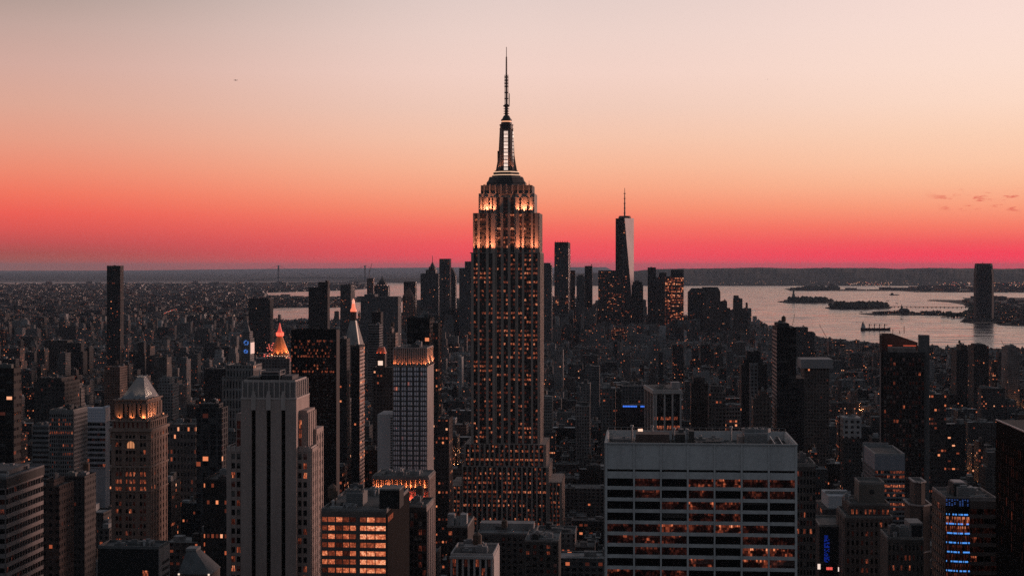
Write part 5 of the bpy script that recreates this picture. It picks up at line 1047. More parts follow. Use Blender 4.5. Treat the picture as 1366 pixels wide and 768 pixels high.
T('thin_dotted_tower', 'thin dark tower with a dotted column of lights right of the hotel tower', AT, 'the thin dotted tower', 577.5, 585, 432, 600, 1250, D=20, col=(.05, .045, .042), lit=0.165, win=(2.3, 3.2, .45, .45), clut=1)
T('dark_slab_pair', 'dark flat tower with orange top edge between the black office tower and the campanile', AT, 'the dark tower with an orange edge', 450.5, 462.5, 453, 610, 1500, side=467, col=(.045, .04, .04), lit=0.0275, clut=2)
b = simple('lit_edge_slab', 'black slab tower with a tall bright strip of windows, before the campanile', AT, 'the black slab with the bright strip', 468.5, 479.5, 462.5, 600, 1420, side=486, col=(.028, .025, .024), lit=0.0055, clut=1)
s_ = b.part('side_wall', [FACADE]); s_.tint = (.46, .34, .30, .30); s_.win = (9, 3.4, .8, .45); s_.box(b.W, b.W + .3, 0, b.D, 0, b.zt - 1); b.finish()  # sky light on this side is painted into its pale tint
b = simple('clock_tower', 'grey tower with round blue clock lights, left of the gold pyramid', 'clock tower', 'the blue-lit clock tower', 321, 333.5, 452, 492, 2300, side=339, col=(.15, .15, .155), lit=0.0165, tiers=((323, 333, 443),), clut=0)
k = b.part('pointed_roof', plain((.14, .14, .14))); c = b.top; k.lathe((c[0] + c[1]) / 2, (c[2] + c[3]) / 2, [((c[1] - c[0]) * .5, c[4]), (2, c[4] + 10)], 4, rot=.78)
for (px, py, r) in ((328.5, 457, 2.6), (328, 468.5, 2.0)):
    ring = b.part('clock_light', lamp_mat((.10, .28, .80), .4)); cx_, cz_ = b.x(px), b.z(py); rr = r * b.Y / F
    for a in range(12):
        if (a * 5) % 12 < 9: t = a * math.pi / 6; ring.box(cx_ + rr * math.cos(t) - .9, cx_ + rr * math.cos(t) + .9, -.9, -.4, cz_ + rr * math.sin(t) - .9, cz_ + rr * math.sin(t) + .9)
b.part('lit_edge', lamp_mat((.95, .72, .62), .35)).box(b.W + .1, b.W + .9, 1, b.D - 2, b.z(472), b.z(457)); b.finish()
T('colonnade_block', 'wide pale classical block with rows of columns, behind the striped stone tower', BB, 'the pale columned block', 296, 346, 503, 530, 1500, D=40, col=(.21, .20, .195), lit=0.033, win=(3.0, 9.5, .5, .75), tiers=((301, 338, 488),))
T('dark_pilaster_block', 'dark tower with thin vertical pilasters, left behind the striped stone tower', AT, 'the dark pilaster tower', 262, 296, 545, 655, 1050, side=304, col=(.055, .055, .058), lit=0.0275, win=(5.2, 3.6, .7, .8), tiers=((266, 292, 540),), clut=3)
T('lit_rows_block', 'black block with short rows of bright windows, left of the striped stone tower', BB, 'the black block with three bright rows', 272, 303, 641, 780, 800, D=30, col=(.035, .032, .03), lit=0.187, win=(2.3, 4.3, .55, .45), clut=2)
T('orange_base_block', 'low wide block glowing orange along its lower windows, right of the ornate tower', BB, 'the low block with an orange row', 222, 261, 567, 600, 1350, D=30, col=(.12, .105, .10), lit=0.165, win=(3, 6.5, .5, .5))
T('wedge_dark_block', 'dark block with a slanted dark face, above the dark pilaster tower', BB, 'the dark slanted block', 272, 301, 493, 540, 1600, D=35, col=(.035, .036, .04), lit=0.011)
T('brown_narrow_block', 'narrow reddish-brown block behind the banded office, left of the ornate tower', BB, 'the narrow red-brown block', 57, 79, 650, 780, 760, D=20, col=(.10, .07, .062), lit=0.011, clut=2, tiers=((61, 72, 642),))
T('shadow_block', 'dark block with fine windows and a paler right side, left of the ornate tower', BB, 'the dark fine-windowed block', 85, 113, 637, 740, 850, side=128, col=(.055, .048, .046), lit=0.00825, win=(2.6, 3.5, .45, .5), clut=4)
T('low_banded_block', 'low grey banded block left of the grey grid block', BB, 'the low grey banded block', 43, 65, 568, 620, 1300, D=25, col=(.17, .17, .175), lit=0.011, win=(20, 4, .96, .5))
T('crenellated_block', 'dark masonry block with a toothed roofline, above the grey grid block', BB, 'the dark toothed-roof block', 45, 86, 510, 560, 1450, D=40, col=(.055, .05, .048), lit=0.033, win=(3.6, 3.8, .5, .6), tiers=((49, 82, 505),), clut=4)
T('pale_stepped_block', 'grey stepped apartment block behind the dark toothed-roof block', AT, 'the grey stepped apartment block', 84, 108, 518, 560, 1650, side=113, col=(.12, .11, .105), lit=0.0275, tiers=((86, 106, 512),))
T('brick_slab_pair', 'tall red-brown slab behind the ornate tower on its left', AT, 'the red-brown slab', 139, 160, 490, 545, 1900, side=170, col=(.13, .09, .075), lit=0.022, win=(3, 3, .6, .5))
T('white_stepped_block', 'pale stepped block right behind the ornate tower pyramid roof', AT, 'the pale stepped block', 210, 230, 513, 545, 1750, D=25, col=(.24, .235, .235), lit=0.0165, tiers=((213, 226, 505),))
T('red_lit_slab', 'slim block with scattered red-orange windows right of the thin dotted tower', AT, 'the slim red-lit block', 583.5, 599, 560, 700, 1180, D=24, col=(.07, .05, .045), lit=0.154, win=(2.8, 3.4, .5, .45), clut=2)
# right of the centre skyscraper, downtown
T('hazy_left_tower', 'grey tower touching the right side of the floodlit skyscraper on the skyline', OT, 'the grey tower beside the skyscraper', 722, 736, 354, 410, 4800, D=40, col=(.075, .075, .08), lit=0.0165, tiers=((724, 734, 351),), clut=0)
b = simple('dark_crowned_tower', 'tall square tower with a dark crown, left of the tapering spire tower', AT, 'the dark-crowned tower', 739.5, 758, 331, 412, 5400, side=761, col=(.065, .062, .062), lit=0.0385, win=(5, 4, .5, .5), clut=0)
k = b.part('crown', plain((.025, .025, .025))); k.box(.5, b.W - .5, .5, b.D - .5, b.zt, b.z(323)); 
for i in range(6): k.bar((b.W * (.08 + .17 * i), 2, b.z(323)), (b.W * (.08 + .17 * i), 2, b.z(321.2)), .8, 4)
for px in (743.5, 756): s_ = b.part('lit_base_panel', [FACADE]); s_.tint = (.2, .1, .08, .75); s_.win = (5, 5, .7, .6); s_.box(b.x(px - 2.4), b.x(px + 2.4), -.4, 0, b.z(405), b.z(394))
b.finish()
T('brown_side_tower', 'brownish tower tucked right beside the dark-crowned tower', AT, 'the brownish tower', 760.5, 767, 361, 412, 5600, D=30, col=(.10, .07, .062), lit=0.044, clut=0)
T('grey_mid_tower', 'small grey flat tower between the dark-crowned tower and the thin dark tower', OT, 'the small grey flat tower', 769, 780, 369, 405, 5300, D=35, col=(.08, .08, .083), lit=0.0165, tiers=((771, 778, 367),), clut=0)
T('thin_dark_tower', 'thin dark tower left of the broad lit-row building, just over the horizon', AT, 'the thin dark tower', 780, 790, 355, 405, 5600, D=40, col=(.03, .03, .032), lit=0.0165, clut=1)
T('broad_lit_tower', 'broad dark building with many orange window rows, left of the tapering spire tower', OT, 'the broad building with orange rows', 798, 832, 361, 425, 5350, D=50, col=(.035, .03, .029), lit=0.11, win=(4, 4, .7, .45), clut=0)
T('dark_round_shoulder', 'dark round-shouldered tower at the right foot of the tapering spire tower', OT, 'the round-shouldered dark tower', 842.5, 858, 380, 430, 5500, D=45, col=(.025, .026, .027), lit=0.0055, tiers=((844, 856.5, 376), (847, 853, 374)), clut=0, par=0)
T('black_plain_tower', 'plain black tower between the tapering spire tower and the orange-lit glass building', OT, 'the plain black tower', 864, 875, 357, 430, 5500, D=45, col=(.018, .019, .02), lit=0.00825, clut=1)
T('dark_gabled_annex', 'dark stepped tower joined to the left of the orange-lit glass building', OT, 'the dark stepped annex', 875, 889, 370, 430, 5700, D=45, col=(.03, .03, .03), lit=0.011, tiers=((879, 889, 364),), clut=0)
b = simple('orange_glass_building', 'broad dark building with a facade glowing orange all over, near the river', OT, 'the orange-lit glass building', 887.5, 912, 369, 415, 5450, D=60, col=(.13, .045, .028), lit=0.45, win=(4.2, 4.2, .86, .72), clut=0)
b.m.tint = (.035, .035, .036, .0); b.m.box(b.x(895), b.W, 2, b.D - 2, b.zt, b.z(359.5), capm=1); b.finish()
b = simple('dome_top_tower', 'broad dark tower with sloping shoulders beside the river, left of the small stepped tower', OT, 'the broad slope-shouldered tower', 937.5, 961, 389, 440, 5300, D=70, col=(.075, .06, .056), lit=0.0165, win=(3.5, 3.8, .5, .5), clut=0, par=0)
lw = b.part('left_wing', [FACADE, TINTED]); lw.tint = (.03, .028, .028, .02); lw.box(b.x(918), -.1, 3, b.D - 5, 0, b.z(390), capm=1); k = b.part('sloped_roof', plain((.04, .036, .036))); k.prism(rect(b.x(918), -.2, 3, b.D - 5), b.z(390), b.z(384.5), poly1=rect(b.x(923), -.2, 8, b.D - 10)); k.prism(rect(0, b.W, 0, b.D), b.zt, b.z(383), poly1=rect(0, b.W - 8, 6, b.D - 6)); b.finish()
T('small_stepped_tower', 'small dark stepped tower right of the broad slope-shouldered tower', OT, 'the small stepped tower', 961.5, 974, 411, 440, 5200, D=35, col=(.05, .045, .044), lit=0.0165, tiers=((961.5, 970, 402),), clut=0)
T('shore_tower', 'grey-brown tower with a stepped top standing alone by the river bank', AT, 'the tower by the river bank', 978.5, 990.5, 398.5, 440, 5100, D=35, col=(.075, .06, .056), lit=0.011, tiers=((979, 985.5, 394.5),), clut=0)
T('shore_stub_tower', 'short pointed tower right of the lone tower by the river bank', AT, 'the short pointed shore tower', 990.5, 998.5, 417, 440, 5000, D=30, col=(.05, .045, .043), lit=0.0165, tiers=((992, 996, 411.5),), clut=0)
# right middle distance
b = simple('striped_dark_tower', 'tall black tower with a pale-striped left side, right of the lone riverside view', AT, 'the striped black tower', 1036.5, 1062, 438, 580, 1350, side=1030.5, col=(.024, .022, .022), lit=0, win=(40, 3.4, .96, .6), tiers=((1038, 1053, 433),), clut=3)
s_ = b.part('side_wall', [FACADE]); s_.tint = (.40, .30, .27, 0.0); s_.win = (60, 3.4, .98, .55); s_.box(-.3, 0, 0, b.D, 0, b.zt - 2); lw = b.part('lower_wing', [FACADE, TINTED]); lw.tint = (.035, .033, .033, .03); lw.box(b.W, b.x(1073, 3), 3, b.D, 0, b.z(505), capm=1); b.finish()
b = simple('pale_top_block', 'brown block with a blank pale-grey box on top, right of the striped black tower', BB, 'the block with the pale-grey top box', 1073, 1106, 491, 590, 1550, D=35, col=(.10, .085, .078), lit=0.022, win=(3, 3.4, .5, .5), clut=0, par=0)
b.part('top_box', plain((.25, .25, .255), .9, .1, .1)).box(b.x(1068.8, -2), b.x(1111, -2), -2, b.D, b.zt + .1, b.z(479)); b.finish()
T('dark_setback_tower', 'dark tower with a pale gridded bay, left of the striped black tower', AT, 'the dark tower with a gridded bay', 989, 1023, 487, 580, 1600, D=30, col=(.035, .035, .037), lit=0.011, tiers=((992, 1018, 480), (996, 1014, 470)), clut=1)
T('grid_bay_block', 'pale grey gridded bay rising in front of the dark setback tower', BB, 'the pale gridded bay', 1000.5, 1011, 486, 525, 1560, D=8, col=(.17, .17, .175), lit=0, win=(3.4, 3.6, .6, .6), clut=0)
T('ornate_lit_block', 'brown tower with a pale ornate cap and a column of orange lights', AT, 'the brown tower with a pale cap', 1005, 1029, 533, 580, 1350, D=25, col=(.10, .08, .072), lit=0.055, tiers=((1009, 1026, 528), (1013, 1022, 523)), clut=1)
T('red_rows_block', 'low block with two red-lit floors under a white roof edge', BB, 'the low block with two red floors', 968, 989, 541, 578, 1500, D=25, col=(.19, .17, .165), lit=0.405, win=(2.6, 3.8, .7, .5), roofc=(.3, .29, .28))
T('dark_brown_tower', 'dark brown flat tower right of the pillared building', AT, 'the dark brown flat tower', 922, 945, 512, 578, 1500, D=28, col=(.055, .045, .042), lit=0.0275, tiers=((925, 940, 505),))
T('grey_terraced_block', 'grey terraced tower between the dark brown flat tower and the low red-lit block', AT, 'the grey terraced tower', 946, 968, 525, 578, 1450, D=28, col=(.12, .11, .107), lit=0.0165, tiers=((948, 963, 516),))
T('dim_lit_rows_tower', 'dark block with dim orange rows and a pale roof edge, behind the wedge-topped tower', BB, 'the dark block with dim orange rows', 1236, 1262, 527, 600, 1250, D=25, col=(.05, .042, .04), lit=0.143, win=(2.6, 3.6, .65, .45), roofc=(.3, .29, .28))
b = simple('white_top_block', 'dark block with a small white top storey of square windows, left of the wedge-topped tower', BB, 'the small white-topped block', 1125, 1149, 584, 600, 1350, D=22, col=(.055, .052, .05), lit=.05, clut=0, par=0)
wt = b.part('white_storey', [FACADE, TINTED]); wt.tint = (.34, .335, .33, .08); wt.win = (5, 4.6, .5, .5); wt.box(0, b.W, -.3, b.D, b.zt + .1, b.z(557), capm=1); b.clutter(1, b.W - 1, 2, b.D - 2, b.z(557), 3, 1); b.finish()
for i, (x0, x1, yt, Y, lab) in enumerate(((1276, 1298, 467, 2600, 'dark pointed apartment tower near the river, right of the wedge-topped tower'), (1299, 1319, 462, 2500, 'broad flat dark apartment tower near the river bank'), (1344, 1360, 464, 2700, 'pale-sided slab tower near the river, furthest right'), (1056, 1086, 443, 4500, 'terraced dark building with lit edges right by the river bank'))):
    T('riverside_tower', lab, AT, ('the dark pointed riverside tower', 'the broad riverside tower', 'the pale riverside slab', 'the terraced riverside building')[i], x0, x1, yt, yt + 40, Y, D=45, col=((.03, .03, .03), (.025, .025, .026), (.17, .165, .165), (.05, .045, .042))[i], lit=0.022, tiers=(((x0 + 6, x1 - 8, yt - 6),) if i in (0, 3) else ((x0 + 3, x1 - 4, yt - 2),)), clut=2)
# across the river
b = Bld('lone_riverside_skyscraper', 'lone dark rounded skyscraper across the river on the far right', 'skyscraper', 1303, 7520)
X, Z = b.x, b.z; W = X(1326.5); cx_ = W / 2; cut = lambda h, c: [(cx_ - h + c, 0 + (W / 2 - h)), (cx_ + h - c, 0 + (W / 2 - h)), (cx_ + h, c + (W / 2 - h)), (cx_ + h, W - c), (cx_ - h, W - c), (cx_ - h, c + (W / 2 - h))]
m = b.part('wall', [FACADE, TINTED]); m.tint = (.012, .012, .013, 0); m.win = (6, 4.2, .0, .0); h = W / 2; m.prism(cut(h, 12), 0, Z(366), capm=1); m.prism(cut(h, 12), Z(366), Z(353), poly1=cut(h * .88, 12), capm=1)
k = b.part('crown', plain((.06, .05, .048))); k.prism(cut(h * .86, 12), Z(353), Z(351.3)); 
for a in (1305.5, 1321): b.part('crown_panel', plain((.20, .15, .14))).box(X(a), X(a + 3.3), h * .12 - 1, h * .12 + 2, Z(359), Z(354))
b.part('rooftop_antenna', plain((.05, .05, .05))).bar((W * .45, W / 2, Z(351.3)), (W * .45, W / 2, Z(349.8)), 1.5, 4)
b.keep(1302, 1328, 350, 430, 'the lone skyscraper across the river'); b.finish()
# the tapering glass tower with a spire
b = Bld('tapering_glass_tower', 'tallest downtown tower, tapering glass with a slanting bright right facet and a needle spire', 'skyscraper', 821, 5700)
X, Z = b.x, b.z; W = X(845.5); zb, zt = 60.0, Z(291); cx_ = cy_ = W / 2; hb = W / 2; a_ = hb
lo = [(cx_ - hb, cy_ - hb), (cx_ + hb, cy_ - hb), (cx_ + hb, cy_ + hb), (cx_ - hb, cy_ + hb)]; hi = [(cx_, cy_ - hb), (cx_ + hb, cy_), (cx_, cy_ + hb), (cx_ - hb, cy_)]
gl = plain((.018, .018, .020), .7, .2, .02, 0, .1); lit_f = plain((.70, .58, .56), .32, .14, .03, .85, .5)  # same glass twice: dark, and brighter with the sky's reflection painted in
m = b.part('base', plain((.03, .03, .03))); m.box(0, W, 0, W, 0, zb)
for i in range(4):
    nx = (i + 1) % 4
    f1 = b.part('glass_facet', [FACADE]) ; f1.tint = (.028, .029, .032, .06); f1.win = (7, 4.2, .8, .6)
    f1.face([(*lo[i], zb), (*lo[nx], zb), (*hi[i], zt)], [(0, zb), (W, zb), (W / 2, zt)])
    f2 = b.part('bright_facet' if i == 0 else 'glass_facet', lit_f if i == 0 else gl)
    f2.face([(*lo[nx], zb), (*hi[nx], zt), (*hi[i], zt)])
k = b.part('roof_ring', plain((.20, .11, .09))); k.lathe(cx_, cy_, [(a_ * .68, zt), (a_ * .70, zt + 5), (a_ * .62, zt + 5), (a_ * .62, zt + 9)], 16)
k = b.part('spire', plain((.20, .11, .09), .5)); zs = Z(250)
k.lathe(cx_, cy_, [(3.2, zt), (2.6, zt + 40), (1.7, zt + 80), (.7, zs)], 8)
for q in (18, 36, 54, 72, 90): k.lathe(cx_, cy_, [(4.4, zt + q), (4.4, zt + q + 2)], 8)
b.keep(819, 847, 250, 430, 'the tapering spire tower'); b.finish()
# ------------------------------------------------------------------ the city between the landmarks
LIM = pl([(-300, 402), (100, 400), (140, 404), (330, 412), (355, 430), (412, 432), (415, 428), (470, 424), (482, 405), (535, 400), (545, 392), (625, 378), (725, 392), (800, 398), (860, 416), (960, 420), (985, 425), (1010, 429), (1060, 436), (1100, 448), (1180, 457), (1366, 463), (1700, 468)])
def poly_hit(p, quad):
    return inside(p, quad)
FB = [(min(q[0] for q in f), max(q[0] for q in f), min(q[1] for q in f), max(q[1] for q in f), f) for f in FOOT]
U, V = (math.cos(TH), -math.sin(TH)), (math.sin(TH), math.cos(TH))
def gw(a, b): return (a * U[0] + b * V[0], a * U[1] + b * V[1])
rg = random.Random(2024)
FILL = []
TONES = [('brown brick', (.095, .075, .067), 2.2), ('red-brown', (.11, .072, .060), 1.2), ('grey', (.15, .148, .15), 4), ('dark', (.04, .038, .038), 4), ('tan', (.19, .165, .15), 1.8), ('pale', (.33, .32, .315), 2.4), ('grey-brown', (.12, .10, .092), 4)]
def pick_tone(): return rg.choices(TONES, [t[2] for t in TONES])[0]
def height(Y, px):
    r = rg.random()
    if Y < 1000: return rg.uniform(35, 110)
    if Y < 2000: return rg.uniform(85, 140) if r < (.04 if px > 330 else .09) else (rg.uniform(18, 48) if r < .8 else rg.uniform(45, 75))
    if Y < 3400: return rg.uniform(55, 105) if r < (.035 if px > 330 else .055) else (rg.uniform(12, 30) if r < .85 else rg.uniform(28, 50))
    if Y < 5000: return rg.uniform(40, 80) if r < (.045 if px > 330 else .04) else rg.uniform(10, 28)
    if 540 < px < 1000: return rg.uniform(50, 130) if r < .35 else rg.uniform(20, 70)
    return rg.uniform(35, 70) if r < .08 else rg.uniform(9, 24)
def try_add(x, y, w, d, th, Y, hmax=None, hh=None):
    """x,y = front-left corner in the world"""
    u, v = (math.cos(th), -math.sin(th)), (math.sin(th), math.cos(th))
    cx, cy = x + u[0] * w / 2 + v[0] * d / 2, y + u[1] * w / 2 + v[1] * d / 2
    px = CX + cx / cy * F
    rad = math.hypot(w, d) / 2
    for (x0, x1, y0, y1, f) in FB:
        if x0 - rad < cx < x1 + rad and y0 - rad < cy < y1 + rad:
            for q in ((x, y), (x + u[0] * w, y + u[1] * w), (x + v[0] * d, y + v[1] * d), (x + u[0] * w + v[0] * d, y + u[1] * w + v[1] * d), (cx, cy), (x + u[0] * w / 2, y + u[1] * w / 2)):
                if inside(q, f): return
            for q in f:
                dx, dy = q[0] - x, q[1] - y
                if -1 < dx * u[0] + dy * u[1] < w + 1 and -1 < dx * v[0] + dy * v[1] < d + 1: return
    corners = [(x, y), (x + u[0] * w, y + u[1] * w), (x + u[0] * w + v[0] * d, y + u[1] * w + v[1] * d), (x + v[0] * d, y + v[1] * d)]
    p = [CX + q[0] / max(50, q[1]) * F for q in corners]; p0, p1 = min(p), max(p); Yn = min(q[1] for q in corners)
    h = hh or height(Y, px)
    lim = min(LIM(p0), LIM(p1)) + rg.uniform(0, 14) * (1 if rg.random() < .8 else 0); lim = (max(LIM(p0), LIM(p1), LIM(px)) + abs(rg.gauss(0, 6))) if Y < 6900 and not hh else (374 if px < 700 else 366)
    for (k0, k1, kt, kb, kY) in KEEP:
        if Yn < kY and p1 > k0 and p0 < k1: lim = max(lim, kb + 1)
    hm = CZ - (lim - HY) / F * Yn - 3
    if h > hm:
        if hm < 7: return
        h = hm * rg.uniform(.75, .97)
    t = pick_tone(); k = rg.uniform(.42, .95) * (.65 if px > 1080 or px < 120 else 1) * (.4 if hh else 1 + .6 * min(1, max(0, (Y - 1800) / 2500)))  # tint darkened towards the frame sides like vignetting, paled with distance like haze
    lf = .018 + .12 * rg.random() ** 3 + (.2 if rg.random() < .05 else 0)
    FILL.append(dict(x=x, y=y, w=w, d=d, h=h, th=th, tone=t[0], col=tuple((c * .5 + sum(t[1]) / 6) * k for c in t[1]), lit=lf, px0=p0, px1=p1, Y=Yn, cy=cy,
                     win=(rg.uniform(2.4, 4.2), rg.uniform(3.1, 4.0), rg.uniform(.35, .65), rg.uniform(.4, .6)), roof=rg.uniform(.05, .30) * (1.6 if rg.random() < .2 else 1) * (.35 if hh else 1), seed=rg.randrange(10**6)))
AV = [-3400, -3100, -2800, -2500, -2220, -1940, -1660, -1380, -1100, -880, -640, -420, -340 + 140, 80, 360, 640, 920, 1200, 1480, 1760]
b0 = 560
while b0 < 7000:
    far = b0 > 4300
    for A0, A1 in zip(AV, AV[1:]):
        a0, a1 = A0 + 13, A1 - 13
        q = gw((a0 + a1) / 2, b0 + 30); 
        pxm = CX + q[0] / max(q[1], 100) * F
        if pxm < -260 - 140000 / max(q[1], 400) * .3 or pxm > 1366 + 260: continue
        for row in (0, 1):
            a = a0 + rg.uniform(0, 2); bb = b0 + row * 31
            while a < a1 - 8:
                w = min(rg.choice([7, 8, 8, 10, 12, 15, 18, 22, 26, 34, 48]) * (1.25 if far else 1) * rg.uniform(.85, 1.15), a1 - a)
                if a1 - a - w < 7: w = a1 - a
                d = rg.uniform(19, 30); P = gw(a, bb + (0 if row == 0 else 30 - d)); C = gw(a + w / 2, bb + d / 2)
                if inside(C, MANH) and inside(gw(a, bb), MANH) and inside(gw(a + w, bb + 30), MANH): try_add(P[0], P[1], w - .25, d, TH, P[1])
                a += w
    b0 += 80
for b_ in range(2350, 5200, 46):
    P = gw(69, b_ + rg.uniform(0, 8)); try_add(P[0], P[1], 22, rg.uniform(24, 38), TH, P[1])
n_city = len(FILL)
# over the water: the far shore, the port, the west shore
for poly, n, hr, wr in ((BKLN, 7500, (4, 15), (25, 110)), (JERS, 420, (6, 26), (25, 70)), (PORT, 160, (8, 30), (60, 220)), (JETT, 22, (5, 14), (30, 80))):
    xs = [p[0] for p in poly]; ys = [p[1] for p in poly]; ty0, ty1 = min(ys), max(ys); c = 0; tries = 0
    while c < n and tries < n * 14:
        tries += 1
        Y = 1 / rg.uniform(1 / ty1, 1 / ty0); X_ = rg.uniform(-.42, .42) * Y if poly is BKLN else rg.uniform(min(xs), min(max(xs), Y * .42))
        w, d = rg.uniform(*wr), rg.uniform(20, 50)
        if not (inside((X_, Y), poly) and inside((X_ + w, Y), poly) and inside((X_ + w, Y + d), poly) and inside((X_, Y + d), poly)): continue
        h = rg.uniform(*hr) * (rg.uniform(1.6, 3.2) if rg.random() < .06 else 1); L = len(FILL); try_add(X_, Y, w, d, rg.choice((TH, -.2, .3)), Y, hh=h); c += len(FILL) - L
# how much of the picture each one shows: paint far to near into an id buffer
IDW, IDH = 1366, 768
buf = np.full((IDH, IDW), -1, np.int32)
jobs = [(f['Y'], i, f['px0'], f['px1'], HY + (CZ - f['h']) / f['Y'] * F, HY + CZ / f['Y'] * F) for i, f in enumerate(FILL)] + [(k[4], -2 - j, k[0], k[1], k[2], k[3] + 30) for j, k in enumerate(KEEP)]
for Y, i, x0, x1, y0, y1 in sorted(jobs, reverse=True):
    x0, x1, y0, y1 = (int(max(0, min(IDW, round(x0)))), int(max(0, min(IDW, round(x1)))), int(max(0, min(IDH, round(y0)))), int(max(0, min(IDH, round(y1)))))
    buf[y0:y1, x0:x1] = i
cnt = np.bincount(buf[buf >= 0], minlength=len(FILL))
for i, f in enumerate(FILL):
    f['vis'] = int(cnt[i])
ys_, xs_ = np.nonzero(buf >= 0)
order = buf[ys_, xs_]; sx_ = np.bincount(order, xs_, len(FILL)); sy_ = np.bincount(order, ys_, len(FILL))
rank = sorted(range(len(FILL)), key=lambda i: -cnt[i]); SINGLE = set(i for i in rank[:295] if cnt[i] > 12)
print('fill', len(FILL), n_city, 'smallest single', cnt[rank[294]], 'seen', int((cnt > 0).sum()))

def emit(f, W_, R_, K_, extra=None):
    """walls into W_, roof things into R_, tanks into K_ in local coordinates (x along the front, y away); returns roof items for singles"""
    rs = random.Random(f['seed']); w, d, h = f['w'], f['d'], f['h']
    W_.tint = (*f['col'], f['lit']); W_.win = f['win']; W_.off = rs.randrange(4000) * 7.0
    T_ = lambda m, t: setattr(m, 'tint', (t, t * .98, t * .96, 0))
    f['feat'] = []; tiers = [(0, w, 0, d, 0, h)]
    if h > 45 and w > 18 and rs.random() < .55:
        h1 = h * rs.uniform(.62, .88); i = min(w, d) * rs.uniform(.1, .2); tiers = [(0, w, 0, d, 0, h1), (i, w - i, i * rs.uniform(.3, 1), d - i, h1, h)]; f['feat'].append('setback')
    out = []
    for (x0, x1, y0, y1, z0, z1) in tiers:
        W_.prism(rect(x0, x1, y0, y1), z0, z1, cap=False)
        def rf(m, q=(x0, x1, y0, y1, z1)): T_(m, f['roof']); m.face([(q[0], q[2], q[4] - .6), (q[1], q[2], q[4] - .6), (q[1], q[3], q[4] - .6), (q[0], q[3], q[4] - .6)])
        if extra and z1 < h: extra('terrace', rf)
        else: rf(R_)
    (x0, x1, y0, y1, z0, z1) = tiers[-1]; z = z1 - .59
    def item(name, fn, m): (extra(name, fn) if extra else fn(m))
    n = rs.choice([1, 2, 2, 3, 4]) if w > 12 else rs.choice([1, 1, 2])
    for _ in range(n):
        a = min(rs.uniform(2.5, 8), (x1 - x0) * .5); c = min(rs.uniform(2.5, 7), (y1 - y0) * .5); e = rs.uniform(2, 5); xx = rs.uniform(x0 + .3, x1 - a - .3); yy = rs.uniform(y0 + .3, y1 - c - .3); t = rs.uniform(.05, .28)
        def fn(m, a=a, c=c, e=e, xx=xx, yy=yy, t=t): T_(m, t); m.box(xx, xx + a, yy, yy + c, z, z + e)
        item('bulkhead', fn, R_)
    if h > 16 and rs.random() < .5:
        xx, yy, r = rs.uniform(x0 + 2.2, max(x0 + 2.3, x1 - 2.2)), rs.uniform(y0 + 2.2, y1 - 2.2), rs.uniform(1.5, 2.2); f['feat'].append('tank')
        def fn(m):
            m.tint = (.10, .07, .055, 0)
            for q in range(4): m.bar((xx + r * .7 * math.cos(q * 1.57 + .78), yy + r * .7 * math.sin(q * 1.57 + .78), z), (xx + r * .7 * math.cos(q * 1.57 + .78), yy + r * .7 * math.sin(q * 1.57 + .78), z + 3), .15, 3)
            m.lathe(xx, yy, [(r, z + 3), (r, z + 6.4), (r * 1.06, z + 6.4), (.1, z + 8)], 8, cap=False)
        item('water_tank', fn, R_)
    if rs.random() < .25:
        def fn(m):
            T_(m, .1 if f['col'][0] < .1 else .25)
            for p in ((x0 - .2, x1 + .2, y0 - .2, y0 + .3), (x0 - .2, x1 + .2, y1 - .3, y1 + .2), (x0 - .2, x0 + .3, y0 + .3, y1 - .3), (x1 - .3, x1 + .2, y0 + .3, y1 - .3)): m.box(*p, z1 - .1, z1 + .5)
        item('cornice', fn, R_)
class Mapped(MB):
    """a builder that places local shapes in the world"""
    def place(s, f): s.fr = (f['x'], f['y'], math.cos(f['th']), math.sin(f['th']))
    def face(s, pts, uv=None, m=None):
        x, y, c, n = s.fr
        if uv is None: uv = [(p[0], p[1]) for p in pts]
        MB.face(s, [(x + p[0] * c + p[1] * n, y - p[0] * n + p[1] * c, p[2] + 2.0) for p in pts], uv, m)
mass = {'city_blocks': [Mapped(), Mapped()], 'far_shore_blocks': [Mapped(), Mapped()]}
class Both(Mapped): pass
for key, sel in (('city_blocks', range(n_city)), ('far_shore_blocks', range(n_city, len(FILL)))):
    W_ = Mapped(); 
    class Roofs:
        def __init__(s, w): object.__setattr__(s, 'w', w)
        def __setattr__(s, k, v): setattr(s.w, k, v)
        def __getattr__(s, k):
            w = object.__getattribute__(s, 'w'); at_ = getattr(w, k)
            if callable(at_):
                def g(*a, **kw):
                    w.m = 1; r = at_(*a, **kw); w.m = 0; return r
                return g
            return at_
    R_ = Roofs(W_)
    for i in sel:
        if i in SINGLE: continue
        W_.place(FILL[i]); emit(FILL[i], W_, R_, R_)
    o = W_.build(key, [FACADE, TINTED]); o['kind'] = 'stuff'; o['label'] = {'city_blocks': 'mass of small city buildings stretching to the shore', 'far_shore_blocks': 'low buildings spread over the land across the water'}[key]
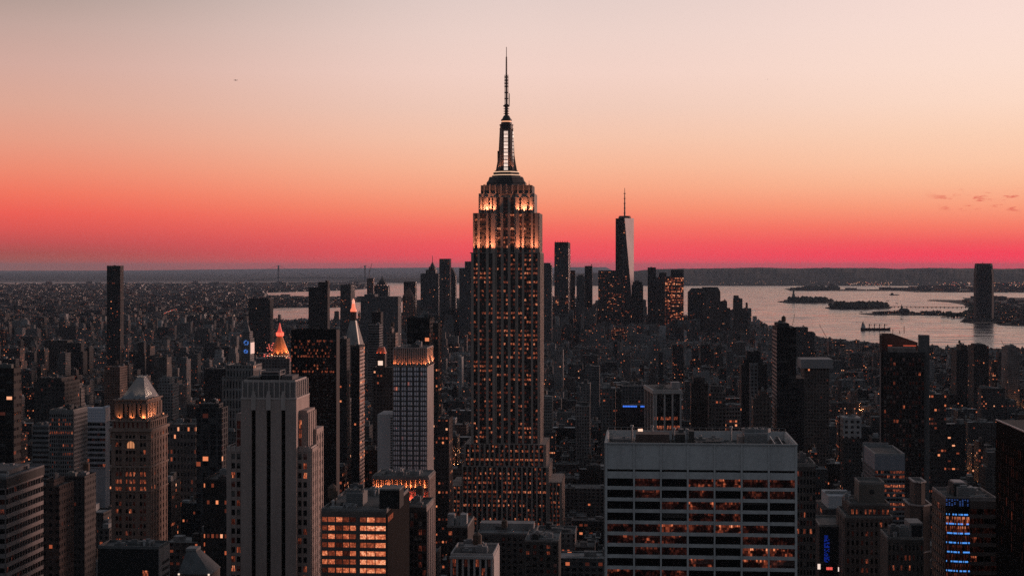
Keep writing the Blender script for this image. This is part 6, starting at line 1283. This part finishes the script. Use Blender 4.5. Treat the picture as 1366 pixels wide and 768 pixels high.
# the ones that show largest: things with parts
def describe(i):
    f = FILL[i]; cx, cy = sx_[i] / cnt[i], sy_[i] / cnt[i]
    size = 'low' if f['h'] < 30 else ('mid-rise' if f['h'] < 70 else 'tall'); wide = ' narrow' if f['w'] < 13 else (' wide' if f['w'] > 38 else '')
    feat = ' with a roof tank' if 'tank' in f['feat'] else (' with a setback top' if 'setback' in f['feat'] else '')
    if f['lit'] > .2: feat = ' with many lit windows'
    best = None
    for (noun, ax, ay, x0, x1, y0, y1) in ANCH:
        dx = max(x0 - cx, 0, cx - x1); dy = max(y0 - cy, 0, cy - y1); s = math.hypot(dx, dy)
        if best is None or s < best[0]: best = (s, noun, x0, x1, y0, y1, ax)
    _, noun, x0, x1, y0, y1, ax = best
    rel = 'left of' if cx < x0 else ('right of' if cx > x1 else ('beyond' if cy < y0 + (y1 - y0) * .5 else 'below'))
    return (f"{f['tone']}{wide} {size} building{feat}", f"{rel} {noun}", (cx, cy), best[0])
desc = {}
def nw(t): return len(t.replace('-', '').split())
from collections import defaultdict
byd = defaultdict(list); LABEL = {}
for i in sorted(SINGLE):
    tmp = Mapped(); tmp.place(dict(x=0, y=0, th=0)); emit(FILL[i], tmp, tmp, tmp); byd[describe(i)[:2]].append((describe(i)[3], i))
ORD = ['closest', 'second closest', 'third closest', 'fourth closest', 'fifth closest', 'sixth closest', 'seventh closest', 'eighth closest', 'ninth closest']
for (a, c), lst in byd.items():
    lst.sort()
    for n, (s, i) in enumerate(lst):
        t = f"{a}, {c}" if len(lst) == 1 else (f"{ORD[min(n, 8)]} {a}, {c}")
        for cut in (' wide', ' narrow', ' mid-rise', ' low', ' tall', ' with many lit windows', ' with a roof tank', ' with a setback top'):
            if nw(t) > 16: t = t.replace(cut, '', 1)
        LABEL[i] = t
assert len(set(LABEL.values())) == len(LABEL) or print('same labels', len(LABEL) - len(set(LABEL.values()))) is None
for i in sorted(SINGLE):
    f = FILL[i]; kind = 'brick_building' if 'br' in f['tone'] and f['h'] < 70 else ('apartment_block' if f['h'] >= 45 else 'low_building')
    root = empty(kind, (f['x'], f['y'], 2.0), -f['th']); tag(root, LABEL[i], 'building', 'buildings packed between the landmark towers')
    W_, R_ = MB(), MB(); ex = []
    emit(f, W_, R_, R_, extra=lambda n, fn: ex.append((n, fn)))
    W_.build('wall', FACADE, root); R_.build('roof', TINTED, root)
    for n, fn in ex: m = MB(); fn(m); m.build(n, TINTED, root)

# ------------------------------------------------------------------ pavements and street lights
pv = MB()
b0 = 560
while b0 < 4300:
    for A0, A1 in zip(AV, AV[1:]):
        q = [gw(A0 + 9, b0 - 4), gw(A1 - 9, b0 - 4), gw(A1 - 9, b0 + 66), gw(A0 + 9, b0 + 66)]
        if all(inside(p, MANH) for p in q): pv.prism(q, 2.0, 2.14)
    b0 += 80
structure(pv.build('pavement', plain((.09, .088, .085), .9, .3, .05)))
def lamp_cloud(name, label, pts, mats):
    m = MB(); 
    for (x, y, z, r, k) in pts:
        m.m = k; m.face([(x - r, y, z - r), (x + r, y, z - r), (x, y + r, z + r)]); m.face([(x + r, y, z - r), (x - r, y + 2 * r, z - r), (x, y + r, z + r)]); m.face([(x - r, y + 2 * r, z - r), (x - r, y, z - r), (x, y + r, z + r)])
    o = m.build(name, mats); o['kind'] = 'stuff'; o['label'] = label; return o
L1, L2, L3, L4 = lamp_mat((1, .42, .22), .9), lamp_mat((1, .62, .48), .9), lamp_mat((1, .16, .10), .8), lamp_mat((.9, .40, .24), .45)
rl = random.Random(5); pts = []
for A in (-640, -420, -200, 360, 640, 920):          # the glow of the lamps down in the avenues
    for b_ in range(1050, 3000, 130):
        l = bpy.data.lights.new('street_lamp_light', 'POINT'); l.energy = 9000; l.color = (1, .38, .16); l.shadow_soft_size = 1.5
        o = bpy.data.objects.new('street_lamp_light', l); COL.objects.link(o); x, y = gw(A + rl.uniform(-8, 8), b_ + rl.uniform(-20, 20)); o.location = (x, y, 12)
for A in AV:
    if A == 80: continue
    b_ = 600
    while b_ < 2700:
        for s in (-10, 10):
            x, y = gw(A + s, b_); 
            if inside((x, y), MANH) and rl.random() < .8: pts.append((x, y, 2 + 8, .45 + y * .00012, 0 if rl.random() < .7 else 1))
        for lane in (-5, -2, 2, 5):
            if rl.random() < .55: x, y = gw(A + lane, b_ + rl.uniform(0, 20)); pts.append((x, y, 3.0, .4 + y * .0001, 2 if lane < 0 else 1)) if inside((x, y), MANH) else None
        b_ += 27
lamp_cloud('street_lights', 'street lamps and car lights strung along the avenues', pts, [L1, L2, L3])
pts = []
def scatter(poly, n, zr=(4, 14), size=.00016, px=None, py=None):
    xs = [p[0] for p in poly]; ys = [p[1] for p in poly]; c = 0; t = 0
    while c < n and t < n * 20:
        t += 1; Y = 1 / rl.uniform(1 / max(ys), 1 / min(ys)); X_ = rl.uniform(-.42, .42) * Y
        if inside((X_, Y), poly): pts.append((X_, Y, rl.uniform(*zr), Y * size * rl.uniform(.5, 1.3), rl.choice((0, 0, 1, 3, 3, 3)))); c += 1
scatter(BKLN, 650, (8, 30)); scatter(JERS, 150, (4, 40)); scatter(PORT, 200, (6, 30)); scatter(JETT, 14); 
for _ in range(120):   # the port's orange floodlights and the lights at the foot of the hills
    px = rl.choice((rl.uniform(1130, 1190), rl.uniform(1250, 1366), rl.uniform(1290, 1366))); Y = rl.uniform(17000, 20500); x, y, z = at(px, rl.uniform(376, 381), Y); pts.append((x, y, max(20, z), Y * .0002, rl.choice((0, 0, 1, 2))))
for _ in range(70): px = rl.uniform(905, 1250); Y = 21600; x, y, z = at(px, rl.uniform(374, 380), Y); pts.append((x, y, max(10, z), Y * .00016, rl.choice((0, 1, 3, 3))))
for k in range(14): x, y = ground_at(218 + k * 1.55, 423 - k * .42 - 2 * math.sin(k * .2)); pts.append((x, y, 18, 2.6, 2 if k % 3 else 1))
lamp_cloud('distant_lights', 'lights scattered over the far shores and the port', pts, [L1, L2, L3, L4])
# ------------------------------------------------------------------ harbour and sky objects
def thing(name, label, cat, loc, rz=0.0, group=None): return tag(empty(name, loc, rz), label, cat, group)
def part(root, name, mat, fn, sub=None):
    m = MB(); fn(m); return m.build(name, mat, sub or root)
rock = plain((.12, .11, .10), .9); copper = plain((.10, .13, .11), .7); hull = plain((.035, .022, .022), .7, .3, .2); wht = plain((.45, .44, .43), .6, .2, .2)
# cargo ship
x, y = ground_at(1168, 440.5); sc = y / F; r = thing('cargo_ship', 'dark cargo ship with white bridge house and four deck cranes, moored in the river', 'ship', (x, y, 0), R(-6)); Lh = 19.5 * sc
def hull_fn(m):
    st = [(-Lh, 7, 11), (-Lh * .9, 9, 10), (-Lh * .3, 9.5, 8.5), (Lh * .7, 9.5, 8.5), (Lh * .9, 6, 11), (Lh, .6, 13)]
    for (xa, wa, za), (xb, wb, zb) in zip(st, st[1:]):
        for s in (-1, 1):
            q = [(xa, s * wa * .8, -1), (xb, s * wb * .8, -1), (xb, s * wb, zb), (xa, s * wa, za)]; m.face(q if s < 0 else q[::-1])
        m.face([(xa, -wa, za - 1), (xb, -wb, zb - 1), (xb, wb, zb - 1), (xa, wa, za - 1)])
    m.face([(-Lh, 7, -1), (-Lh, -7, -1), (-Lh, -7, 11), (-Lh, 7, 11)])
part(r, 'hull', hull, hull_fn)
def house(m): m.box(-Lh * .95, -Lh * .70, -8, 8, 9, 19); m.box(-Lh * .93, -Lh * .74, -7, 7, 19, 25); m.box(-Lh * .92, -Lh * .78, -9, 9, 25, 28)
hs = part(r, 'bridge_house', wht, house); part(r, 'funnel', plain((.1, .05, .04)), lambda m: m.lathe(-Lh * .86, 0, [(2.4, 28), (2.0, 34)], 10), hs); part(r, 'mast', hull, lambda m: m.bar((-Lh * .80, 0, 28), (-Lh * .80, 0, 39), .5, 5))
for k in range(4): xx = -Lh * .42 + k * Lh * .34; part(r, 'deck_crane', plain((.09, .06, .055)), lambda m, xx=xx: (m.box(xx - 1.4, xx + 1.4, -1.4, 1.4, 8, 26), m.bar((xx, 0, 25), (xx + Lh * .2, 0, 21), .7, 5), m.box(xx - 2.2, xx + 2.2, -2, 2, 20, 23)))
for k in range(4): xx = -Lh * .58 + k * Lh * .33; part(r, 'hatch', plain((.08, .05, .05)), lambda m, xx=xx: m.box(xx, xx + Lh * .22, -6.5, 6.5, 8, 10))
# small craft
for i, (px, py, half, lab) in enumerate(((938.5, 392.6, 5.5, 'long flat barge on the bay beyond the slope-shouldered tower'), (945, 396.4, 3.2, 'small boat just below the long flat barge'), (932, 385.2, 2.6, 'tiny boat near the far hills beyond the slope-shouldered tower'), (1123.5, 413.3, 3.0, 'small ferry beside the low wooded island, left end'), (1203, 426, 2.0, 'small launch alone between the cargo ship and the jetty'), (1193, 393.6, 6.5, 'long dark barge beyond the low wooded island'), (1184, 401.2, 1.8, 'tiny boat in line above the low island'), (1196.5, 404.6, 1.6, 'tiny boat above the causeway'), (1219, 387.6, 8.5, 'anchored freighter at the port pier'))):
    x, y = ground_at(px, py); s = y / F; h = half * s; r = thing('barge' if half > 5 else 'boat', lab, 'boat', (x, y, 0), R(rng.uniform(-12, 12)), 'small craft on the bay')
    part(r, 'hull', hull, lambda m, h=h: m.prism([(-h, -h * .16), (h * .8, -h * .16), (h, 0), (h * .8, h * .16), (-h, h * .16)], -.5, max(2.5, h * .16), poly1=[(-h, -h * .19), (h * .84, -h * .19), (h * 1.06, 0), (h * .84, h * .19), (-h, h * .19)]))
    part(r, 'cabin', wht if i in (1, 3, 4) else plain((.10, .08, .075)), lambda m, h=h: (m.box(-h * .7, -h * .2, -h * .1, h * .1, max(2.5, h * .16), max(2.5, h * .16) + h * .28), m.bar((-h * .4, 0, h * .4), (-h * .4, 0, h * .75), h * .02, 4)))
for i, (px, py) in enumerate(((1219 - 4, 387), (1219 + 5, 387))):
    pass
buoy = thing('sail_mast_boat', 'small sailing boat with a bare mast between the two islands', 'boat', (*ground_at(1149, 416.2), 0)); s = 9.0
part(buoy, 'hull', hull, lambda m: m.prism([(-9, -2.5), (7, -2.5), (10, 0), (7, 2.5), (-9, 2.5)], -.5, 2.5)); part(buoy, 'mast', hull, lambda m: m.bar((0, 0, 2.4), (0, 0, 30), .7, 5))
# statue on its island
x, y = ground_at(1058.5, 402.6); r = thing('harbour_statue', 'robed statue with raised torch on a tall pedestal, on the small fort island', 'statue', (x, y, 3.5)); k = y / 11500
def star(m): m.prism([(math.cos(a * math.pi / 11) * (62 if a % 2 else 44), math.sin(a * math.pi / 11) * (62 if a % 2 else 44)) for a in range(22)], 0, 11)
part(r, 'star_base', rock, star); part(r, 'pedestal', plain((.16, .14, .13)), lambda m: (m.prism(rect(-14, 14, -14, 14), 11, 24, poly1=rect(-11, 11, -11, 11)), m.prism(rect(-9, 9, -9, 9), 24, 46, poly1=rect(-7.5, 7.5, -7.5, 7.5)), m.box(-8.6, 8.6, -8.6, 8.6, 46, 49)))
def figure(m):
    m.smooth = True; m.lathe(0, 0, [(7.0, 49), (6.4, 56), (5.4, 66), (4.6, 72), (5.4, 78), (4.4, 81), (1.7, 83), (1.6, 84), (2.3, 86), (2.4, 88), (1.6, 90.5), (.2, 91)], 12); m.bar((4.2, 0, 79), (6.8, 0, 87), 1.7, 7); m.bar((6.8, 0, 87), (6.6, 0, 96), 1.2, 7); m.bar((-4.3, -1, 79), (-4.8, -4, 70), 1.6, 7); m.box(-6.4, -3.2, -5.4, -4.2, 67, 75, bottom=True)
    for a in range(7): t = math.pi * (a + .5) / 7; m.bar((1.9 * math.cos(t), 0, 88.5 + 1.6 * math.sin(t)), (4.8 * math.cos(t), 0, 88.5 + 4.4 * math.sin(t)), .25, 4)
fg = part(r, 'figure', copper, figure); part(r, 'torch', lamp_mat((1, .6, .35), .9), lambda m: m.lathe(6.6, 0, [(.7, 96), (1.7, 97.4), (1.4, 99), (.2, 101)], 8), fg); r.scale = (1.15, 1.15, 1.12)
def wood(name, label, poly, n, hr, seed):
    rs = random.Random(seed); m = MB(); xs = [p[0] for p in poly]; ys = [p[1] for p in poly]; c = 0; t = 0
    while c < n and t < n * 30:
        t += 1; p = (rs.uniform(min(xs), max(xs)), rs.uniform(min(ys), max(ys)))
        if inside(p, poly): h = rs.uniform(*hr); m.blob((*p, 3 + h * .5), h * .62, rs, .85); c += 1
    o = m.build(name, plain((.028, .034, .024), 1.0, .5, .05)); o['kind'] = 'stuff'; o['label'] = label
wood('island_trees', 'dark trees covering the small island with the statue', ccw([GA(*p) for p in ((1050, 402.6), (1070, 404.2), (1095, 404.3), (1112, 403.4), (1090, 401.8), (1062, 401.6))]), 150, (14, 36), 2)
wood('low_island_trees', 'dark trees and sheds over the low wooded island', ccw([GA(*p) for p in ((1106, 411), (1112, 412.2), (1150, 412.6), (1184, 411.2), (1184, 409.6), (1150, 408.6), (1116, 409))]), 190, (14, 34), 3)
wood('shore_trees', 'dark trees along the pier and the west shore park', ccw([GA(*p) for p in ((1240, 420.6), (1286, 420.8), (1292, 415), (1300, 410), (1330, 405), (1340, 420), (1330, 429), (1290, 427))]), 160, (10, 24), 4)
wood('port_trees', 'dark wooded ground around the port basin', ccw([GA(*p) for p in ((1062, 386.9), (1075, 384.6), (1116, 384.6), (1120, 387))]), 220, (14, 34), 6)
for i, (px, py, w_, h_, lab) in enumerate(((1165, 411.6, 17, 20, 'long low hall on the wooded island'), (1134, 411.8, 13, 22, 'small hall among the island trees'))):
    x, y = ground_at(px, py); s = y / F; r = thing('island_hall', lab, 'building', (x, y, 3)); W = w_ * s
    part(r, 'wall', plain((.06, .05, .045)), lambda m, W=W: m.box(-W / 2, W / 2, -10, 10, 0, 14)); part(r, 'roof', plain((.05, .05, .05)), lambda m, W=W: m.prism(rect(-W / 2 - 1, W / 2 + 1, -11, 11), 14, 22, poly1=rect(-W / 2 + 6, W / 2 - 6, -1, 1)))
    for q in (-.4, .4): part(r, 'turret', plain((.06, .055, .05)), lambda m, q=q, W=W: m.lathe(q * W, -8, [(4, 0), (4, 26), (2.5, 30), (.3, 36)], 8))
x, y = ground_at(1207, 418.6); r = thing('terminal_building', 'old rail terminal with a pointed clock turret on the end of the jetty', 'building', (x, y, 2.5)); W = 13 * y / F
part(r, 'wall', plain((.05, .04, .037)), lambda m: m.box(-W / 2, W / 2, 0, 40, 0, 16)); part(r, 'roof', plain((.045, .045, .048)), lambda m: m.prism(rect(-W / 2 - 1, W / 2 + 1, -1, 41), 16, 28, poly1=rect(-W / 2 + 8, W / 2 - 8, 18, 22))); part(r, 'turret', plain((.05, .045, .042)), lambda m: m.lathe(-W * .28, 10, [(5, 16), (5, 34), (6, 34), (3, 40), (.3, 52)], 8))
# causeway from the low island
a, c = ground_at(1190.5, 410), ground_at(1291, 411); r = thing('causeway_bridge', 'thin low causeway bridge joining the wooded island to the west shore', 'bridge', (a[0], a[1], 0)); d = (c[0] - a[0], c[1] - a[1])
part(r, 'deck', plain((.06, .05, .05)), lambda m: m.prism([(0, -4), (d[0], d[1] - 4), (d[0], d[1] + 4), (0, 4)], 5, 8))
for k in range(18): f = (k + .5) / 18; part(r, 'pier', plain((.06, .05, .05)), lambda m, f=f: m.box(d[0] * f - 2, d[0] * f + 2, d[1] * f - 3, d[1] * f + 3, -1, 5))
# suspension bridge across the mouth of the bay
Y = 27000.0; xl, xr = at(371.5, 0, Y)[0], at(487, 0, Y)[0]; s = Y / F; r = thing('suspension_bridge', 'long grey suspension bridge with two tall towers far out on the bay', 'bridge', (xl, Y, 0)); span = xr - xl; ht = CZ - (354 - HY) * s; hd = CZ - (370.2 - HY) * s; steel = plain((.13, .14, .16), .8)
for i, xx in enumerate((0, span)):
    t = part(r, 'tower', steel, lambda m, xx=xx: (m.box(xx - 11, xx + 11, -26, -12, 0, ht), m.box(xx - 11, xx + 11, 12, 26, 0, ht), m.box(xx - 10, xx + 10, -12, 12, ht - 22, ht - 3), m.box(xx - 10, xx + 10, -12, 12, hd - 22, hd - 6)))
def deck(m):
    n = 30
    for k in range(-16, n + 12):
        f0, f1 = k / n, (k + 1) / n; z = lambda f: hd - 55 * max(0, abs(f - .5) - .5) ** 1.0 * 2 - 10 * (f - .5) ** 2
        m.prism([(f0 * span, -16), (f1 * span, -16), (f1 * span, 16), (f0 * span, 16)], z((f0 + f1) / 2) - 9, z((f0 + f1) / 2))
part(r, 'deck', steel, deck)
for yy in (-17, 17):
    def cable(m, yy=yy):
        q = [(f * span, yy, ht - (ht - hd - 12) * (1 - (2 * f - 1) ** 2)) for f in np.linspace(0, 1, 25)]; q = [(-.45 * span, yy, hd - 30)] + q + [(1.4 * span, yy, hd - 30)]
        for a, b_ in zip(q, q[1:]): m.bar(a, b_, 1.3, 4)
    part(r, 'cable', steel, cable)
# far bridges and piers on the left
a, c = at(250, 427.5, 7600), at(345, 428.5, 7450); r = thing('elevated_roadway', 'lit elevated roadway crossing the low district on the left', 'bridge', (a[0], a[1], 0)); L = c[0] - a[0]
part(r, 'deck', plain((.10, .08, .075)), lambda m: m.box(0, L, 0, 14, 17, 22))
for k in range(16): part(r, 'pier', plain((.06, .06, .06)), lambda m, k=k: m.box(L * k / 15 - 2, L * k / 15 + 2, 3, 11, 0, 17))
for k in range(22): part(r, 'roadway_lamp', lamp_mat((1, .66, .5), .9), lambda m, k=k: m.box(L * k / 21 - 1.4, L * k / 21 + 1.4, -1.5, 0, 22.5, 25))
# luffing cranes on the right
for (bx, by, tx, ty, Y, lab) in ((1055.5, 441, 1060.5, 419, 4500, 'thin luffing crane leaning right above the terraced riverside building'), (1104, 453.5, 1092.5, 433, 4300, 'thin luffing crane leaning left before the cargo ship'), (1342, 468, 1336, 455.5, 3300, 'thin crane leaning left by the river bank on the far right')):
    x, y, z = at(bx, by, Y); tx_, _, tz = at(tx, ty, Y); r = thing('luffing_crane', lab, 'crane', (x, y, 2), 0, 'construction cranes along the river'); cr = plain((.22, .12, .10), .7)
    part(r, 'mast', cr, lambda m, z=z: [m.bar((dx, dy, 0), (dx, dy, z), .5, 4) for dx in (-1.2, 1.2) for dy in (-1.2, 1.2)] + [m.bar((-1.2, -1.2, q), (1.2, -1.2, q + 4), .25, 3) for q in np.arange(0, max(4, z - 4), 4)])
    j = part(r, 'jib', cr, lambda m, z=z: (m.bar((0, -.9, z), (tx_ - x, 0, tz), .55, 4), m.bar((0, .9, z + 1.5), (tx_ - x, 0, tz), .45, 4))); part(r, 'cab', plain((.3, .25, .22)), lambda m, z=z: m.box(-2, 2, -2, 2, z - 2.5, z + .8, bottom=True)); part(r, 'counterweight', plain((.08, .07, .07)), lambda m, z=z: m.box(-(1 if tx_ > x else -1) * 6 - 2, -(1 if tx_ > x else -1) * 6 + 2, -1.5, 1.5, z - 2, z + 1.5, bottom=True))
for i in range(9):
    x, y = ground_at(1286 + i * 6.5, 429.6); r = thing('waterfront_shed', 'low dark waterfront shed in the row at the foot of the lone riverside skyscraper', 'building', (x, y, 1.8), 0, 'waterfront sheds across the river'); L = rng.uniform(12, 20)
    part(r, 'wall', plain((.03, .028, .027)), lambda m, L=L: m.box(0, L, 0, 16, 0, 9)); part(r, 'roof', plain((.04, .04, .04)), lambda m, L=L: m.prism(rect(-.6, L + .6, -.6, 16.6), 9, 13, poly1=rect(2, L - 2, 7.5, 8.5)))
# birds
def bird(px, py, Y, span_, rz, lab):
    r = thing('bird', lab, 'bird', at(px, py, Y), rz); bm = plain((.05, .03, .028), .9); k = span_ / 2
    def body(m):
        m.smooth = True; prof = [(-.55, .01), (-.42, .05), (-.2, .10), (.05, .12), (.25, .09), (.38, .07), (.48, .06), (.56, .02)]; n = 8
        for (x0, r0), (x1, r1) in zip(prof, prof[1:]):
            for q in range(n):
                a, b_ = 2 * math.pi * q / n, 2 * math.pi * (q + 1) / n; m.face([(x0 * k, r0 * k * math.cos(a), r0 * k * math.sin(a)), (x1 * k, r1 * k * math.cos(a), r1 * k * math.sin(a)), (x1 * k, r1 * k * math.cos(b_), r1 * k * math.sin(b_)), (x0 * k, r0 * k * math.cos(b_), r0 * k * math.sin(b_))])
        m.prism([(-.85 * k, -.14 * k), (-.5 * k, -.05 * k), (-.5 * k, .05 * k), (-.85 * k, .14 * k)], -.01 * k, .01 * k)
    part(r, 'body', bm, body)
    for s in (-1, 1):
        def wing(m, s=s):
            st = [(.08, .22, .06, .28), (.5, .30, .24, .26), (1.0, .02, .10, .06)]
            for (y0, x0, z0, c0), (y1, x1, z1, c1) in zip(st, st[1:]):
                q = [(x0 * k, s * y0 * k, z0 * k), (x1 * k, s * y1 * k, z1 * k), ((x1 - c1) * k, s * y1 * k, z1 * k - .01), ((x0 - c0) * k, s * y0 * k, z0 * k - .01)]; e = [(a, b_, c - .025 * k) for a, b_, c in q]
                m.face(q if s < 0 else q[::-1]); m.face(e[::-1] if s < 0 else e)
                for u in range(4): w_ = (u + 1) % 4; m.face([q[u], q[w_], e[w_], e[u]])
        part(r, 'wing', bm, wing)
bird(314.3, 107.4, 200, .75, R(-35), 'dark bird gliding high in the sky on the left'); bird(1024, 106, 420, .5, R(15), 'tiny distant bird in the pale sky on the right')
